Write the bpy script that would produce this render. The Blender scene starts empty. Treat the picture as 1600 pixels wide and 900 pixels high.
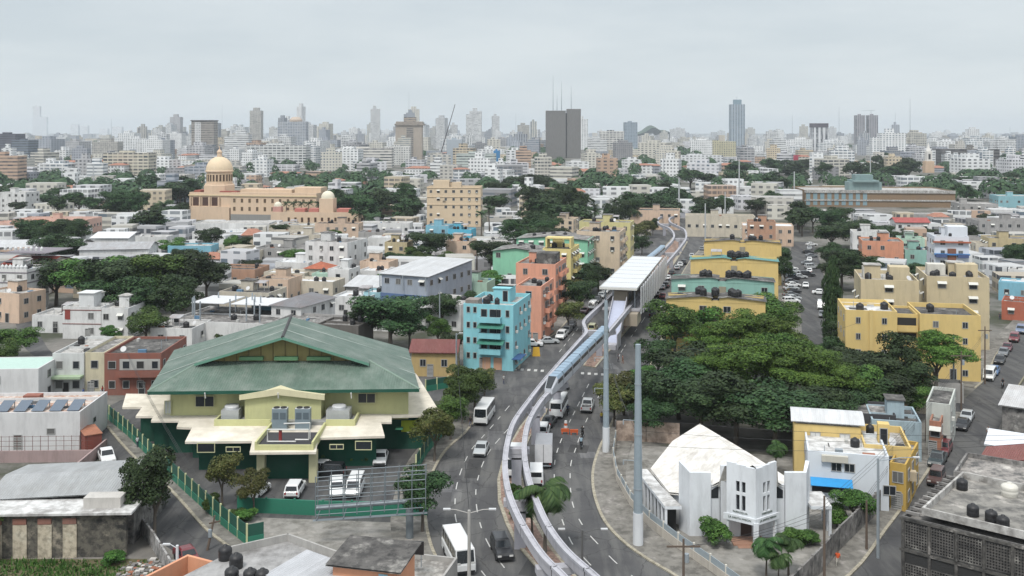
import bpy, math, random
from math import sin, cos, tan, atan2, pi, radians, sqrt, floor
from mathutils import Vector, Matrix
# ---------------------------------------------------------------- camera, sky, sun, exposure
S = bpy.context.scene
COL = S.collection
FX, CX, HY, H = 1550.0, 800.0, 207.0, 45.0      # focal length and principal point of the photograph (1600 px wide), eye height
cam = bpy.data.objects.new('camera', bpy.data.cameras.new('camera')); COL.objects.link(cam)
cam.location = (0, 0, H); cam.rotation_euler = (pi/2, 0, 0)
cam.data.sensor_width = 36; cam.data.lens = 36*FX/1600
cam.data.shift_y = -(450-HY)/1600
cam.data.clip_start = 1; cam.data.clip_end = 60000
S.camera = cam
SUN_EL, SUN_ROT = radians(58), radians(200)
W = bpy.data.worlds.new('World'); S.world = W; W.use_nodes = True
nt = W.node_tree; nt.nodes.clear()
def N(nt, t, **k):
    n = nt.nodes.new(t)
    for a, b in k.items():
        if a[0] == 'i' and a[1:].isdigit(): n.inputs[int(a[1:])].default_value = b
        else: setattr(n, a, b)
    return n
out = N(nt, 'ShaderNodeOutputWorld'); bg = N(nt, 'ShaderNodeBackground')
bg.inputs[1].default_value = 0.10
sky = N(nt, 'ShaderNodeTexSky', sky_type='NISHITA', sun_disc=False)
sky.sun_elevation = SUN_EL; sky.sun_rotation = SUN_ROT; sky.dust_density = 4; sky.altitude = 50
tc = N(nt, 'ShaderNodeTexCoord'); sep = N(nt, 'ShaderNodeSeparateXYZ')
nt.links.new(tc.outputs['Generated'], sep.inputs[0])
mr = N(nt, 'ShaderNodeValToRGB')               # cloud deck: pale at the horizon, brighter overhead
e = mr.color_ramp.elements
e[0].position = 0.0; e[0].color = (7.1, 7.6, 7.8, 1)
e[1].position = 1.0; e[1].color = (12.6, 13.1, 13.6, 1)
x = e.new(.03); x.color = (6.9, 7.5, 7.75, 1)
x = e.new(.13); x.color = (6.3, 6.95, 7.35, 1)
x = e.new(.35); x.color = (8.5, 9.1, 9.7, 1)
nt.links.new(sep.outputs[2], mr.inputs[0])
mp = N(nt, 'ShaderNodeMapping'); mp.inputs['Scale'].default_value = (1.6, 1.6, 7)
nt.links.new(tc.outputs['Generated'], mp.inputs[0])
nz = N(nt, 'ShaderNodeTexNoise'); nz.inputs['Scale'].default_value = 2.2; nz.inputs['Detail'].default_value = 7; nz.inputs['Roughness'].default_value = .55
nt.links.new(mp.outputs[0], nz.inputs['Vector'])
cr = N(nt, 'ShaderNodeValToRGB'); e = cr.color_ramp.elements
e[0].position = .38; e[0].color = (.87, .885, .895, 1); e[1].position = .62; e[1].color = (1.0, .99, .98, 1)
nt.links.new(nz.outputs[0], cr.inputs[0])
mul = N(nt, 'ShaderNodeMix', data_type='RGBA', blend_type='MULTIPLY'); mul.inputs[0].default_value = 1
nt.links.new(mr.outputs[0], mul.inputs[6]); nt.links.new(cr.outputs[0], mul.inputs[7])
mx = N(nt, 'ShaderNodeMix', data_type='RGBA'); mx.inputs[0].default_value = .93
nt.links.new(sky.outputs[0], mx.inputs[6]); nt.links.new(mul.outputs[2], mx.inputs[7])
nt.links.new(mx.outputs[2], bg.inputs[0]); nt.links.new(bg.outputs[0], out.inputs[0])
sl = bpy.data.lights.new('sun', 'SUN'); sl.energy = 2.3; sl.angle = radians(14); sl.color = (1, .97, .92)
sun = bpy.data.objects.new('sun', sl); COL.objects.link(sun)
d = Vector((sin(SUN_ROT)*cos(SUN_EL), cos(SUN_ROT)*cos(SUN_EL), sin(SUN_EL)))
sun.rotation_euler = d.to_track_quat('Z', 'Y').to_euler(); sun.location = (0, 0, 300)
S.view_settings.view_transform = 'Standard'; S.view_settings.look = 'None'; S.view_settings.exposure = 0.19; S.view_settings.gamma = 1
S.cycles.use_denoising = True
S.cycles.max_bounces = 5; S.cycles.diffuse_bounces = 2; S.cycles.glossy_bounces = 2; S.cycles.transmission_bounces = 3
S.cycles.volume_bounces = 1; S.cycles.transparent_max_bounces = 4
# ---------------------------------------------------------------- helpers
def G(px, py, z=0.0):
    Y = FX*(H-z)/(py-HY); return ((px-CX)*Y/FX, Y)
def yz(py, z): return FX*(H-z)/(py-HY)
def PX(x, y, z=0): return CX+FX*x/y, HY+FX*(H-z)/y
class MB:
    def __init__(s): s.v, s.f, s.m = [], [], []
    def face(s, pts, m=0):
        n = len(s.v); s.v += [tuple(p) for p in pts]; s.f.append(list(range(n, n+len(pts)))); s.m.append(m); return s
    def box(s, x0, y0, z0, x1, y1, z1, m=0, mt=None):
        n = len(s.v)
        s.v += [(x0,y0,z0),(x1,y0,z0),(x1,y1,z0),(x0,y1,z0),(x0,y0,z1),(x1,y0,z1),(x1,y1,z1),(x0,y1,z1)]
        for i, q in enumerate(((0,3,2,1),(4,5,6,7),(0,1,5,4),(1,2,6,5),(2,3,7,6),(3,0,4,7))):
            s.f.append([n+k for k in q]); s.m.append(mt if (mt is not None and i == 1) else m)
        return s
    def prism(s, poly, z0, z1, m=0, mt=None, zf=None):
        a = sum(poly[i][0]*poly[(i+1)%len(poly)][1]-poly[(i+1)%len(poly)][0]*poly[i][1] for i in range(len(poly)))
        if a < 0: poly = poly[::-1]
        n = len(s.v); k = len(poly)
        s.v += [(p[0], p[1], z0) for p in poly]+[(p[0], p[1], zf(p) if zf else z1) for p in poly]
        s.f.append([n+i for i in range(k)][::-1]); s.m.append(m)
        s.f.append([n+k+i for i in range(k)]); s.m.append(m if mt is None else mt)
        for i in range(k):
            j = (i+1) % k; s.f.append([n+i, n+j, n+k+j, n+k+i]); s.m.append(m)
        return s
    def tube(s, pts, rs, sides=8, m=0, cap=True):
        n = len(s.v); k = len(pts)
        if not hasattr(rs, '__len__'): rs = [rs]*k
        for i, p in enumerate(pts):
            p = Vector(p); t = (Vector(pts[min(i+1, k-1)])-Vector(pts[max(i-1, 0)])).normalized()
            a = t.cross(Vector((0, 1, 0)) if abs(t.y) < .9 else Vector((1, 0, 0))).normalized(); b = t.cross(a)
            for j in range(sides):
                q = 2*pi*j/sides; s.v.append(tuple(p+a*cos(q)*rs[i]+b*sin(q)*rs[i]))
        for i in range(k-1):
            for j in range(sides):
                j2 = (j+1) % sides
                s.f.append([n+i*sides+j, n+i*sides+j2, n+(i+1)*sides+j2, n+(i+1)*sides+j]); s.m.append(m)
        if cap:
            s.f.append([n+j for j in range(sides)]); s.m.append(m)
            s.f.append([n+(k-1)*sides+j for j in range(sides)][::-1]); s.m.append(m)
        return s
    def lathe(s, prof, c=(0, 0), sides=16, m=0):
        n = len(s.v); k = len(prof)
        for r, z in prof:
            for j in range(sides):
                q = 2*pi*j/sides; s.v.append((c[0]+r*cos(q), c[1]+r*sin(q), z))
        for i in range(k-1):
            for j in range(sides):
                j2 = (j+1) % sides
                s.f.append([n+i*sides+j, n+i*sides+j2, n+(i+1)*sides+j2, n+(i+1)*sides+j]); s.m.append(m)
        s.f.append([n+(k-1)*sides+j for j in range(sides)]); s.m.append(m)
        return s
    def sweep(s, path, prof, m=0):
        n = len(s.v); k = len(prof)
        for i, p in enumerate(path):
            a, b = path[max(i-1, 0)], path[min(i+1, len(path)-1)]
            t = Vector((b[0]-a[0], b[1]-a[1])).normalized(); r = Vector((t.y, -t.x))
            for u, w in prof: s.v.append((p[0]+r.x*u, p[1]+r.y*u, p[2]+w))
        for i in range(len(path)-1):
            for j in range(k):
                j2 = (j+1) % k; s.f.append([n+i*k+j, n+i*k+j2, n+(i+1)*k+j2, n+(i+1)*k+j]); s.m.append(m)
        s.f.append([n+j for j in range(k)][::-1]); s.m.append(m)
        s.f.append([n+(len(path)-1)*k+j for j in range(k)]); s.m.append(m)
        return s
    def mesh(s, name, mats, smooth=False):
        me = bpy.data.meshes.new(name); me.from_pydata(s.v, [], s.f)
        for m in (mats if isinstance(mats, (list, tuple)) else [mats]): me.materials.append(m)
        me.polygons.foreach_set('material_index', s.m)
        if smooth: me.polygons.foreach_set('use_smooth', [True]*len(s.f))
        me.update(); return me
    def build(s, name, mats, parent=None, off=None, smooth=False):
        if off is not None: s.v = [(a-off[0], b-off[1], c-(off[2] if len(off) > 2 else 0)) for a, b, c in s.v]
        return obj(name, s.mesh(name, mats, smooth), parent)
def obj(name, me, parent=None, loc=None, rz=0, sc=None):
    o = bpy.data.objects.new(name, me); COL.objects.link(o)
    if parent: o.parent = parent
    if loc is not None: o.location = loc
    if rz: o.rotation_euler = (0, 0, rz)
    if sc is not None: o.scale = sc
    return o
def tag(o, label, cat, group=None):
    o['label'] = label; o['category'] = cat
    if group: o['group'] = group
    return o
def thing(name, label, cat, loc=(0, 0, 0), rz=0, group=None):
    o = bpy.data.objects.new(name, None); COL.objects.link(o); o.empty_display_size = .5
    o.location = (loc[0], loc[1], loc[2] if len(loc) > 2 else 0); o.rotation_euler = (0, 0, rz)
    return tag(o, label, cat, group)
def struct(o, kind='structure'): o['kind'] = kind; return o
AUTO = []     # (object, description, px, py): labels made unique at the end
def auto(o, desc, cat, px, py, group=None): tag(o, desc, cat, group); AUTO.append((o, desc, px, py)); return o
def catmull(pts, n=6):
    P = [Vector(p) for p in pts]; P = [P[0]*2-P[1]]+P+[P[-1]*2-P[-2]]; o = []
    for i in range(1, len(P)-2):
        a, b, c, d = P[i-1:i+3]
        for k in range(n):
            t = k/n; o.append(.5*((2*b)+(c-a)*t+(2*a-5*b+4*c-d)*t*t+(3*b-a-3*c+d)*t**3))
    o.append(P[-2]); return o
# ---------------------------------------------------------------- materials
MC = {}
def base(name, rough=.85, metal=0, spec=.3):
    m = bpy.data.materials.new(name); m.use_nodes = True
    b = m.node_tree.nodes['Principled BSDF']; b.inputs['Roughness'].default_value = rough
    b.inputs['Metallic'].default_value = metal; b.inputs['Specular IOR Level'].default_value = spec
    return m, m.node_tree, b
def noise(nt, scale, detail=4, rough=.6, vec=None, sc=None):
    n = N(nt, 'ShaderNodeTexNoise'); n.inputs['Scale'].default_value = scale; n.inputs['Detail'].default_value = detail; n.inputs['Roughness'].default_value = rough
    if vec is None:
        g = N(nt, 'ShaderNodeNewGeometry'); vec = g.outputs['Position']
    if sc:
        mp = N(nt, 'ShaderNodeMapping'); mp.inputs['Scale'].default_value = sc; nt.links.new(vec, mp.inputs[0]); vec = mp.outputs[0]
    nt.links.new(vec, n.inputs['Vector']); return n
def ramp(nt, src, stops):
    r = N(nt, 'ShaderNodeValToRGB'); e = r.color_ramp.elements
    e[0].position, e[0].color = stops[0][0], (*stops[0][1], 1); e[1].position, e[1].color = stops[-1][0], (*stops[-1][1], 1)
    for p, c in stops[1:-1]: x = e.new(p); x.color = (*c, 1)
    nt.links.new(src, r.inputs[0]); return r.outputs[0]
def mixc(nt, fac, a, b, mode='MIX'):
    m = N(nt, 'ShaderNodeMix', data_type='RGBA', blend_type=mode)
    for i, v in ((0, fac), (6, a), (7, b)):
        if isinstance(v, (int, float)): m.inputs[i].default_value = v
        elif isinstance(v, tuple): m.inputs[i].default_value = (*v, 1)
        else: nt.links.new(v, m.inputs[i])
    return m.outputs[2]
def mth(nt, op, a, b=None):
    m = N(nt, 'ShaderNodeMath', operation=op)
    for i, v in enumerate((a, b)):
        if v is None: continue
        if isinstance(v, (int, float)): m.inputs[i].default_value = v
        else: nt.links.new(v, m.inputs[i])
    return m.outputs[0]
def g3(v): return (v, v, v)
def paint(c, dirt=.35, rough=.85):
    """painted plaster: rain streaks, grime near blotches"""
    k = ('paint', c, dirt)
    if k in MC: return MC[k]
    m, nt, b = base('painted_plaster', rough)
    st = noise(nt, .75, 6, .75, sc=(1, 1, .2)); bl = noise(nt, .22, 5, .65)
    f1 = ramp(nt, st.outputs[0], [(.47, g3(0)), (.62, g3(1))]); f2 = ramp(nt, bl.outputs[0], [(.43, g3(0)), (.62, g3(1))])
    dk = tuple(x*.38+.03 for x in c); fd = tuple(x*.72+.05 for x in c)
    col = mixc(nt, mth(nt, 'MULTIPLY', f2, dirt*1.2), c, fd)
    col = mixc(nt, mth(nt, 'MULTIPLY', f1, dirt*.7), col, dk)
    nt.links.new(col, b.inputs[0]); MC[k] = m; return m
def concrete(c=(.22,.21,.2), dark=(.05,.05,.05), light=(.42,.41,.39), s=.35, k2=0):
    k = ('conc', c, dark, light, s)
    if k in MC: return MC[k]
    m, nt, b = base('weathered_concrete', .95)
    a = noise(nt, s, 8, .7); q = noise(nt, s*3.3, 5, .6)
    col = ramp(nt, a.outputs[0], [(.36, dark), (.46, c), (.54, c), (.64, light)])
    col = mixc(nt, ramp(nt, q.outputs[0], [(.38, g3(.65)), (.56, g3(0))]), col, dark)
    nt.links.new(col, b.inputs[0]); MC[k] = m; return m
def plain(c, rough=.6, metal=0, name='paint', spec=.4):
    k = ('plain', c, rough, metal)
    if k in MC: return MC[k]
    m, nt, b = base(name, rough, metal, spec); n = noise(nt, 1.7, 4)
    col = mixc(nt, ramp(nt, n.outputs[0], [(.35, g3(0)), (.7, g3(.35))]), c, tuple(x*.7+.01 for x in c))
    nt.links.new(col, b.inputs[0]); MC[k] = m; return m
def corr(c, rust=(.16,.08,.05), amt=.3, axis=0, pitch=.28):
    """ribbed sheet roofing"""
    k = ('corr', c, rust, amt, axis, pitch)
    if k in MC: return MC[k]
    m, nt, b = base('ribbed_sheet_metal', .55, .0, .4)
    t = N(nt, 'ShaderNodeTexCoord'); sp = N(nt, 'ShaderNodeSeparateXYZ'); nt.links.new(t.outputs['Object'], sp.inputs[0])
    w = mth(nt, 'SINE', mth(nt, 'MULTIPLY', sp.outputs[axis], 2*pi/pitch))
    pan = N(nt, 'ShaderNodeTexWhiteNoise', noise_dimensions='1D'); nt.links.new(mth(nt, 'FLOOR', mth(nt, 'DIVIDE', sp.outputs[axis], 1.1)), pan.inputs['W'])
    bl = noise(nt, .35, 7, .7); st = noise(nt, 1.4, 5, .7, vec=t.outputs['Object'], sc=(1, .15, 1) if axis == 0 else (.15, 1, 1))
    col = mixc(nt, ramp(nt, pan.outputs[0], [(0, g3(0)), (1, g3(.45))]), c, tuple(x*.78 for x in c))
    col = mixc(nt, mth(nt, 'MULTIPLY', ramp(nt, bl.outputs[0], [(.42, g3(0)), (.68, g3(1))]), amt), col, rust)
    col = mixc(nt, mth(nt, 'MULTIPLY', ramp(nt, st.outputs[0], [(.45, g3(0)), (.7, g3(1))]), .35), col, tuple(min(1, x*1.35+.04) for x in c))
    bp = N(nt, 'ShaderNodeBump'); bp.inputs['Strength'].default_value = .6; bp.inputs['Distance'].default_value = .05
    nt.links.new(w, bp.inputs['Height']); nt.links.new(bp.outputs[0], b.inputs['Normal'])
    nt.links.new(col, b.inputs[0]); MC[k] = m; return m
def tiles(c=(.42,.13,.07)):
    k = ('tiles', c)
    if k in MC: return MC[k]
    m, nt, b = base('clay_tile', .8); n = noise(nt, .8, 6, .7); t = N(nt, 'ShaderNodeTexCoord')
    w = N(nt, 'ShaderNodeTexWave'); w.inputs['Scale'].default_value = 1.6; w.inputs['Distortion'].default_value = .6; nt.links.new(t.outputs['Object'], w.inputs[0])
    col = mixc(nt, ramp(nt, n.outputs[0], [(.35, g3(0)), (.7, g3(.8))]), c, tuple(x*.5+.02 for x in c))
    col = mixc(nt, mth(nt, 'MULTIPLY', w.outputs[1], .3), col, tuple(x*.4 for x in c))
    nt.links.new(col, b.inputs[0]); MC[k] = m; return m
def facade(c, style=0, fh=3.1, bay=3.4, glass=(.05,.06,.075)):
    """outer skin of a building more than half a kilometre away: the wall's own storeys, bays and glass in its material"""
    k = ('facade', c, style, fh, bay)
    if k in MC: return MC[k]
    m, nt, b = base('storeyed_facade', .75)
    t = N(nt, 'ShaderNodeTexCoord'); sp = N(nt, 'ShaderNodeSeparateXYZ'); nt.links.new(t.outputs['Object'], sp.inputs[0])
    u = mth(nt, 'FRACT', mth(nt, 'DIVIDE', mth(nt, 'ADD', mth(nt, 'ADD', sp.outputs[0], sp.outputs[1]), 500.3), bay))
    v = mth(nt, 'FRACT', mth(nt, 'DIVIDE', mth(nt, 'SUBTRACT', sp.outputs[2], .15), fh))
    lo, hi, vl, vh = ((.22, .75, .3, .78), (-1, 2, .35, .8), (.3, .8, -1, 2), (.08, .9, .22, .8))[style]
    f = mth(nt, 'MULTIPLY', mth(nt, 'MULTIPLY', mth(nt, 'GREATER_THAN', u, lo), mth(nt, 'LESS_THAN', u, hi)),
            mth(nt, 'MULTIPLY', mth(nt, 'GREATER_THAN', v, vl), mth(nt, 'LESS_THAN', v, vh)))
    iu = mth(nt, 'FLOOR', mth(nt, 'DIVIDE', mth(nt, 'ADD', sp.outputs[0], sp.outputs[1]), bay)); iv = mth(nt, 'FLOOR', mth(nt, 'DIVIDE', sp.outputs[2], fh))
    cb = N(nt, 'ShaderNodeCombineXYZ'); nt.links.new(iu, cb.inputs[0]); nt.links.new(iv, cb.inputs[1])
    wn = N(nt, 'ShaderNodeTexWhiteNoise', noise_dimensions='2D'); nt.links.new(cb.outputs[0], wn.inputs[0])
    gl = mixc(nt, wn.outputs[0], glass, tuple(x*.45+.05 for x in c))
    n = noise(nt, .12, 4, .6, sc=(1, 1, .3)); wall = mixc(nt, ramp(nt, n.outputs[0], [(.4, g3(0)), (.7, g3(.5))]), c, tuple(x*.65 for x in c))
    gm = N(nt, 'ShaderNodeNewGeometry'); s2 = N(nt, 'ShaderNodeSeparateXYZ'); nt.links.new(gm.outputs['Normal'], s2.inputs[0])
    flat = mth(nt, 'GREATER_THAN', s2.outputs[2], .5)
    col = mixc(nt, mth(nt, 'MULTIPLY', f, mth(nt, 'SUBTRACT', 1, flat)), wall, gl)
    col = mixc(nt, flat, col, tuple(x*.5+.08 for x in c))
    nt.links.new(col, b.inputs[0]); MC[k] = m; return m
def leaf(c1, c2, c3, name='leaves'):
    m, nt, b = base(name, .7, 0, .25)
    g = N(nt, 'ShaderNodeNewGeometry'); oi = N(nt, 'ShaderNodeObjectInfo')
    n = noise(nt, .3, 3, .6)
    r = mth(nt, 'ADD', mth(nt, 'MULTIPLY', g.outputs['Random Per Island'], .45), mth(nt, 'MULTIPLY', n.outputs[0], .6))
    col = ramp(nt, r, [(.2, c1), (.5, c2), (.85, c3)])
    hs = N(nt, 'ShaderNodeHueSaturation'); nt.links.new(col, hs.inputs['Color'])
    nt.links.new(mth(nt, 'ADD', mth(nt, 'MULTIPLY', oi.outputs['Random'], .75), .55), hs.inputs['Value'])
    nt.links.new(mth(nt, 'ADD', mth(nt, 'MULTIPLY', oi.outputs['Random'], .05), .475), hs.inputs['Hue'])
    nt.links.new(hs.outputs[0], b.inputs[0]); return m
LEAF_B = leaf((.014,.034,.008), (.045,.10,.018), (.12,.20,.04))
LEAF_D = leaf((.010,.022,.008), (.026,.055,.018), (.055,.09,.03))
LEAF_O = leaf((.03,.04,.01), (.07,.085,.02), (.13,.12,.04))
LEAF_P = leaf((.012,.03,.008), (.03,.07,.018), (.08,.13,.04))
LEAF_F = leaf((.016,.032,.016), (.03,.056,.024), (.055,.085,.035))
BARK = plain((.10,.085,.07), .9, name='bark')
GLASS = plain((.018,.022,.028), .25, name='dark_window_glass', spec=.6)
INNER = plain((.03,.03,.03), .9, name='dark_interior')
WHITE = paint((.62,.63,.63), .3); CREAM = paint((.6,.5,.36), .3); GREYW = paint((.4,.39,.37), .5)
STEEL = plain((.33,.37,.4), .5, .3, name='galvanised_steel'); BLACKM = plain((.02,.02,.022), .5, name='black_plastic')
WOODP = plain((.12,.09,.07), .9, name='weathered_wood')
CONC = concrete(); CONCD = concrete((.11,.105,.1), (.03,.03,.03), (.28,.27,.25)); CONCL = concrete((.42,.41,.39), (.16,.15,.14), (.58,.57,.55))
CONCW = concrete((.58,.58,.57), (.28,.27,.26), (.7,.7,.69), .25)
# ---------------------------------------------------------------- ground
def ground_mat():
    m, nt, b = base('city_ground', .95); n = noise(nt, .035, 8, .7); q = noise(nt, .6, 6, .7)
    col = ramp(nt, n.outputs[0], [(.3, (.035,.05,.02)), (.43, (.06,.065,.045)), (.52, (.16,.155,.14)), (.7, (.24,.22,.2))])
    col = mixc(nt, ramp(nt, q.outputs[0], [(.4, g3(0)), (.7, g3(.5))]), col, (.08,.075,.07))
    nt.links.new(col, b.inputs[0]); return m
def asphalt_mat(c=.082, name='asphalt'):
    m, nt, b = base(name, .92, 0, .25); n = noise(nt, .12, 7, .65); q = noise(nt, 6, 3, .7); st = noise(nt, .5, 5, .6, sc=(1, .12, 1))
    col = ramp(nt, n.outputs[0], [(.35, (c*.8, c*.8, c*.84)), (.55, (c*1.1, c*1.1, c*1.12)), (.72, (c*1.5, c*1.48, c*1.42))])
    col = mixc(nt, ramp(nt, q.outputs[0], [(.4, g3(0)), (.7, g3(.25))]), col, g3(c*.5))
    col = mixc(nt, ramp(nt, st.outputs[0], [(.46, g3(0)), (.6, g3(.6))]), col, (c*1.75, c*1.73, c*1.66))
    v = N(nt, 'ShaderNodeTexVoronoi', feature='DISTANCE_TO_EDGE'); v.inputs['Scale'].default_value = .16
    g = N(nt, 'ShaderNodeNewGeometry'); nn = noise(nt, .8, 4); ad = N(nt, 'ShaderNodeVectorMath', operation='ADD')
    nt.links.new(g.outputs['Position'], ad.inputs[0]); nt.links.new(nn.outputs['Color'], ad.inputs[1]); nt.links.new(ad.outputs[0], v.inputs['Vector'])
    col = mixc(nt, ramp(nt, v.outputs[0], [(.004, g3(.6)), (.012, g3(0))]), col, g3(c*.5))
    nt.links.new(col, b.inputs[0]); return m
ASPH = asphalt_mat(); ASPH2 = asphalt_mat(.07, 'old_asphalt')
WALK = concrete((.2,.19,.17), (.1,.095,.085), (.3,.28,.26), .3); KERB = concrete((.36,.33,.26), (.2,.18,.14), (.45,.42,.34), 1.2)
PAV = concrete((.26,.25,.23), (.12,.115,.1), (.36,.34,.31), .16)
MARK = plain((.5,.5,.48), .8, name='road_paint')
struct(MB().face([(-30000,-2000,0),(30000,-2000,0),(30000,40000,0),(-30000,40000,0)]).build('ground', ground_mat()))
def poly(px, z=0): return [G(a, b, 0) for a, b in px]
def sheet(name, px, z0, z1, mat, top=None):
    o = MB().prism(poly(px), z0, z1, 0, 1 if top else 0).build(name, [mat, top] if top else mat); return struct(o)
RW = [(722,960),(703,915),(697,900),(683,870),(675,850),(668,820),(667,800),(669,775),(675,747),(685,724),(700,702),(728,677),(748,652),(768,630)]
RW2 = [(812,577),(822,545),(868,522),(905,480),(930,447),(955,415),(985,385),(1010,365),(1028,352),(1050,341)]
RE = [(1110,960),(1075,920),(1052,900),(1010,875),(975,850),(950,825),(935,800),(925,765),(925,732),(935,700),(945,680),(957,655),(970,622)]
RE2 = [(1013,575),(1032,532),(1032,495),(1043,470),(1058,440),(1078,407),(1095,388),(1112,372),(1130,358),(1100,345)]
road = [G(*p) for p in RW]+[(-48,172),(-80,172),(-80,180),(-40,181)]+[G(*p) for p in RW2]+[G(*p) for p in RE2[::-1]]+[(48,190),(48,181)]+[G(*p) for p in RE[::-1]]
struct(MB().prism(road, -.1, .012).build('road', ASPH))
def strip(name, pts, w0, w1, z, mat, side=1):
    """band along a kerb line, from offset w0 to w1, top at z"""
    P = catmull([(*G(*p), z) for p in pts], 4)
    return struct(MB().sweep(P, [(side*w0, -z-.2), (side*w1, -z-.2), (side*w1, 0), (side*w0, 0)] if side > 0 else [(side*w1, -z-.2), (side*w0, -z-.2), (side*w0, 0), (side*w1, 0)]).build(name, mat))
def strip2(pts, w, side):
    strip('kerb', pts, 0, .35, .15, KERB, side); strip('sidewalk', pts, .352, w, .14, WALK, side)
strip2(RW, 4.2, -1); strip2(RE, 4.5, 1); strip2(RW2, 3.2, -1); strip2(RE2[:-1], 3.0, 1)
def median(name, w, e_, fill):
    a = [G(*p) for p in w]; b = [G(*p) for p in e_]; P = a+b[::-1]
    struct(MB().prism(P, 0, .16).build('kerb', KERB))
    c = Vector((sum(p[0] for p in P)/len(P), sum(p[1] for p in P)/len(P)))
    Q = [( (p[0]*.88+q[0]*.12), (p[1]*.88+q[1]*.12)) for p, q in zip(a, [b[min(int(i*len(b)/len(a)), len(b)-1)] for i in range(len(a))])]
    R = [( (p[0]*.88+q[0]*.12), (p[1]*.88+q[1]*.12)) for p, q in zip(b, [a[min(int(i*len(a)/len(b)), len(a)-1)] for i in range(len(b))])]
    struct(MB().prism(Q+R[::-1], .1, .19).build(name, fill))
BRICKP = concrete((.3,.2,.16), (.12,.09,.07), (.38,.3,.26), .8)
median('median_pavement', [(875,930),(847,899),(805,850),(790,820),(778,785),(777,750),(784,722),(795,698),(812,668),(838,635)],
       [(925,930),(893,893),(862,855),(838,815),(822,775),(815,740),(817,712),(829,683),(847,662),(856,640)], BRICKP)
median('median_pavement', [(911,572),(930,535),(950,502),(975,468),(1000,430),(1030,395),(1050,372)], [(931,575),(962,538),(990,505),(1012,476),(1038,436),(1062,400),(1075,378)], BRICKP)
def dashes(pts, period=5.2, ln=2.2, w=.13):
    P = catmull([(*G(*p), 0) for p in pts], 8); mb = MB(); acc = 0
    for a, b in zip(P, P[1:]):
        L = (b-a).length; t = (b-a).normalized(); r = Vector((t.y, -t.x, 0))*w/2
        if acc % period < ln: mb.face([(a-r)[:2]+(.02,), (b-r)[:2]+(.02,), (b+r)[:2]+(.02,), (a+r)[:2]+(.02,)][::-1])
        acc += L
    return mb
def fine(pts, n): 
    o = []
    for a, b in zip(pts, pts[1:]): o += [(a[0]+(b[0]-a[0])*k/n, a[1]+(b[1]-a[1])*k/n) for k in range(n)]
    return o+[pts[-1]]
L1 = [(796,634),(768,667),(752,685),(737,702),(727,720),(719,740),(713,762),(711,785),(712,810),(721,836),(735,866),(752,892),(775,920)]
L2 = [(820,640),(796,668),(781,685),(767,702),(756,721),(749,740),(744,762),(744,785),(748,810),(756,835),(770,862),(791,891),(815,920)]
L3 = [(920,600),(892,655),(878,685),(868,715),(866,745),(868,775),(876,805),(885,830),(897,854),(920,880),(950,910)]
L4 = [(945,600),(915,660),(900,700),(892,725),(891,755),(894,784),(903,808),(918,832),(937,853),(961,878),(990,902)]
L5 = [(874,550),(900,517),(925,485),(950,455),(980,420),(1005,393)]; L6 = [(965,560),(980,535),(1005,500),(1030,460),(1055,420),(1072,400)]
for L in (L1, L2, L3, L4, L5, L6): struct(dashes(L).build('road_markings', MARK))
mb = MB()
for i in range(26):
    t = i/25; x, y = G(742+t*262, 577+max(0, t-.25)*16)
    if .42 < t < .62: continue
    mb.face([(x-.3, y-.8, .02), (x+.3, y-.8, .02), (x+.42, y+.8, .02), (x-.18, y+.8, .02)])
struct(mb.build('crosswalk', MARK))
R0 = random.Random(12)
for i in range(16):
    px, py = R0.choice([(720,790),(740,740),(760,690),(700,760),(880,760),(905,700),(890,830),(840,880),(900,640),(820,600),(760,650),(960,570),(900,530),(940,880),(870,700),(960,480)]); x, y = G(px+R0.uniform(-14,14), py+R0.uniform(-14,14)); a = R0.uniform(-.3,.3); w_, l_ = R0.uniform(.6,1.6), R0.uniform(1,4.5)
    c_, s_ = cos(a), sin(a); struct(MB().face([(x+u*c_-v*s_, y+u*s_+v*c_, .016+i*.0002) for u, v in ((-w_,-l_),(w_,-l_),(w_,l_),(-w_,l_))]).build('road_patch', asphalt_mat(R0.choice([.05,.06,.11,.13]), 'patched_asphalt')))
for px, py in ((868,712),(932,555),(730,752),(905,765),(845,600),(775,640)):
    x, y = G(px, py); struct(MB().lathe([(.45,.0),(.45,.024),(.4,.026)], (x, y), 14).build('manhole_cover', plain((.05,.05,.05), .6, name='cast_iron')))
# left street, right street, parking street and side streets
sheet('street', [(455,985),(232,835),(215,785),(172,725),(145,672),(117,617),(75,575),(40,545),(22,500),(48,500),(75,545),(108,575),(140,600),(165,612),(150,625),(143,640),(200,707),(265,767),(317,825),(350,852),(520,985)], -.1, .012, ASPH2)
strip2([(143,640),(200,707),(265,767),(317,825),(350,852),(420,905)], 2.6, -1)
sheet('street', [(1265,985),(1330,900),(1385,830),(1417,787),(1450,740),(1477,697),(1492,672),(1506,645),(1300,622),(1300,610),(1508,622),(1525,607),(1540,592),(1560,552),(1575,537),(1600,510),(1660,440),(1720,440),(1640,560),(1595,600),(1575,640),(1555,680),(1530,730),(1470,830),(1430,900),(1400,985)], -.1, .012, ASPH2)
strip2([(1200,985),(1330,900),(1385,830),(1417,787),(1450,740),(1477,697),(1492,672),(1506,646)][::-1], 4.2, 1)
strip2([(1525,607),(1540,592),(1560,552),(1575,537),(1600,510),(1650,455)], 3.2, -1)
sheet('street', [(1246,585),(1253,520),(1250,470),(1240,440),(1232,400),(1240,378),(1270,378),(1278,400),(1290,440),(1294,480),(1296,520),(1300,590)], -.1, .012, ASPH2)
sheet('parking_lot', [(285,815),(372,808),(640,818),(690,740),(668,700),(640,690),(600,640),(190,625),(160,640)], -.1, .03, ASPH2)
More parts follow.
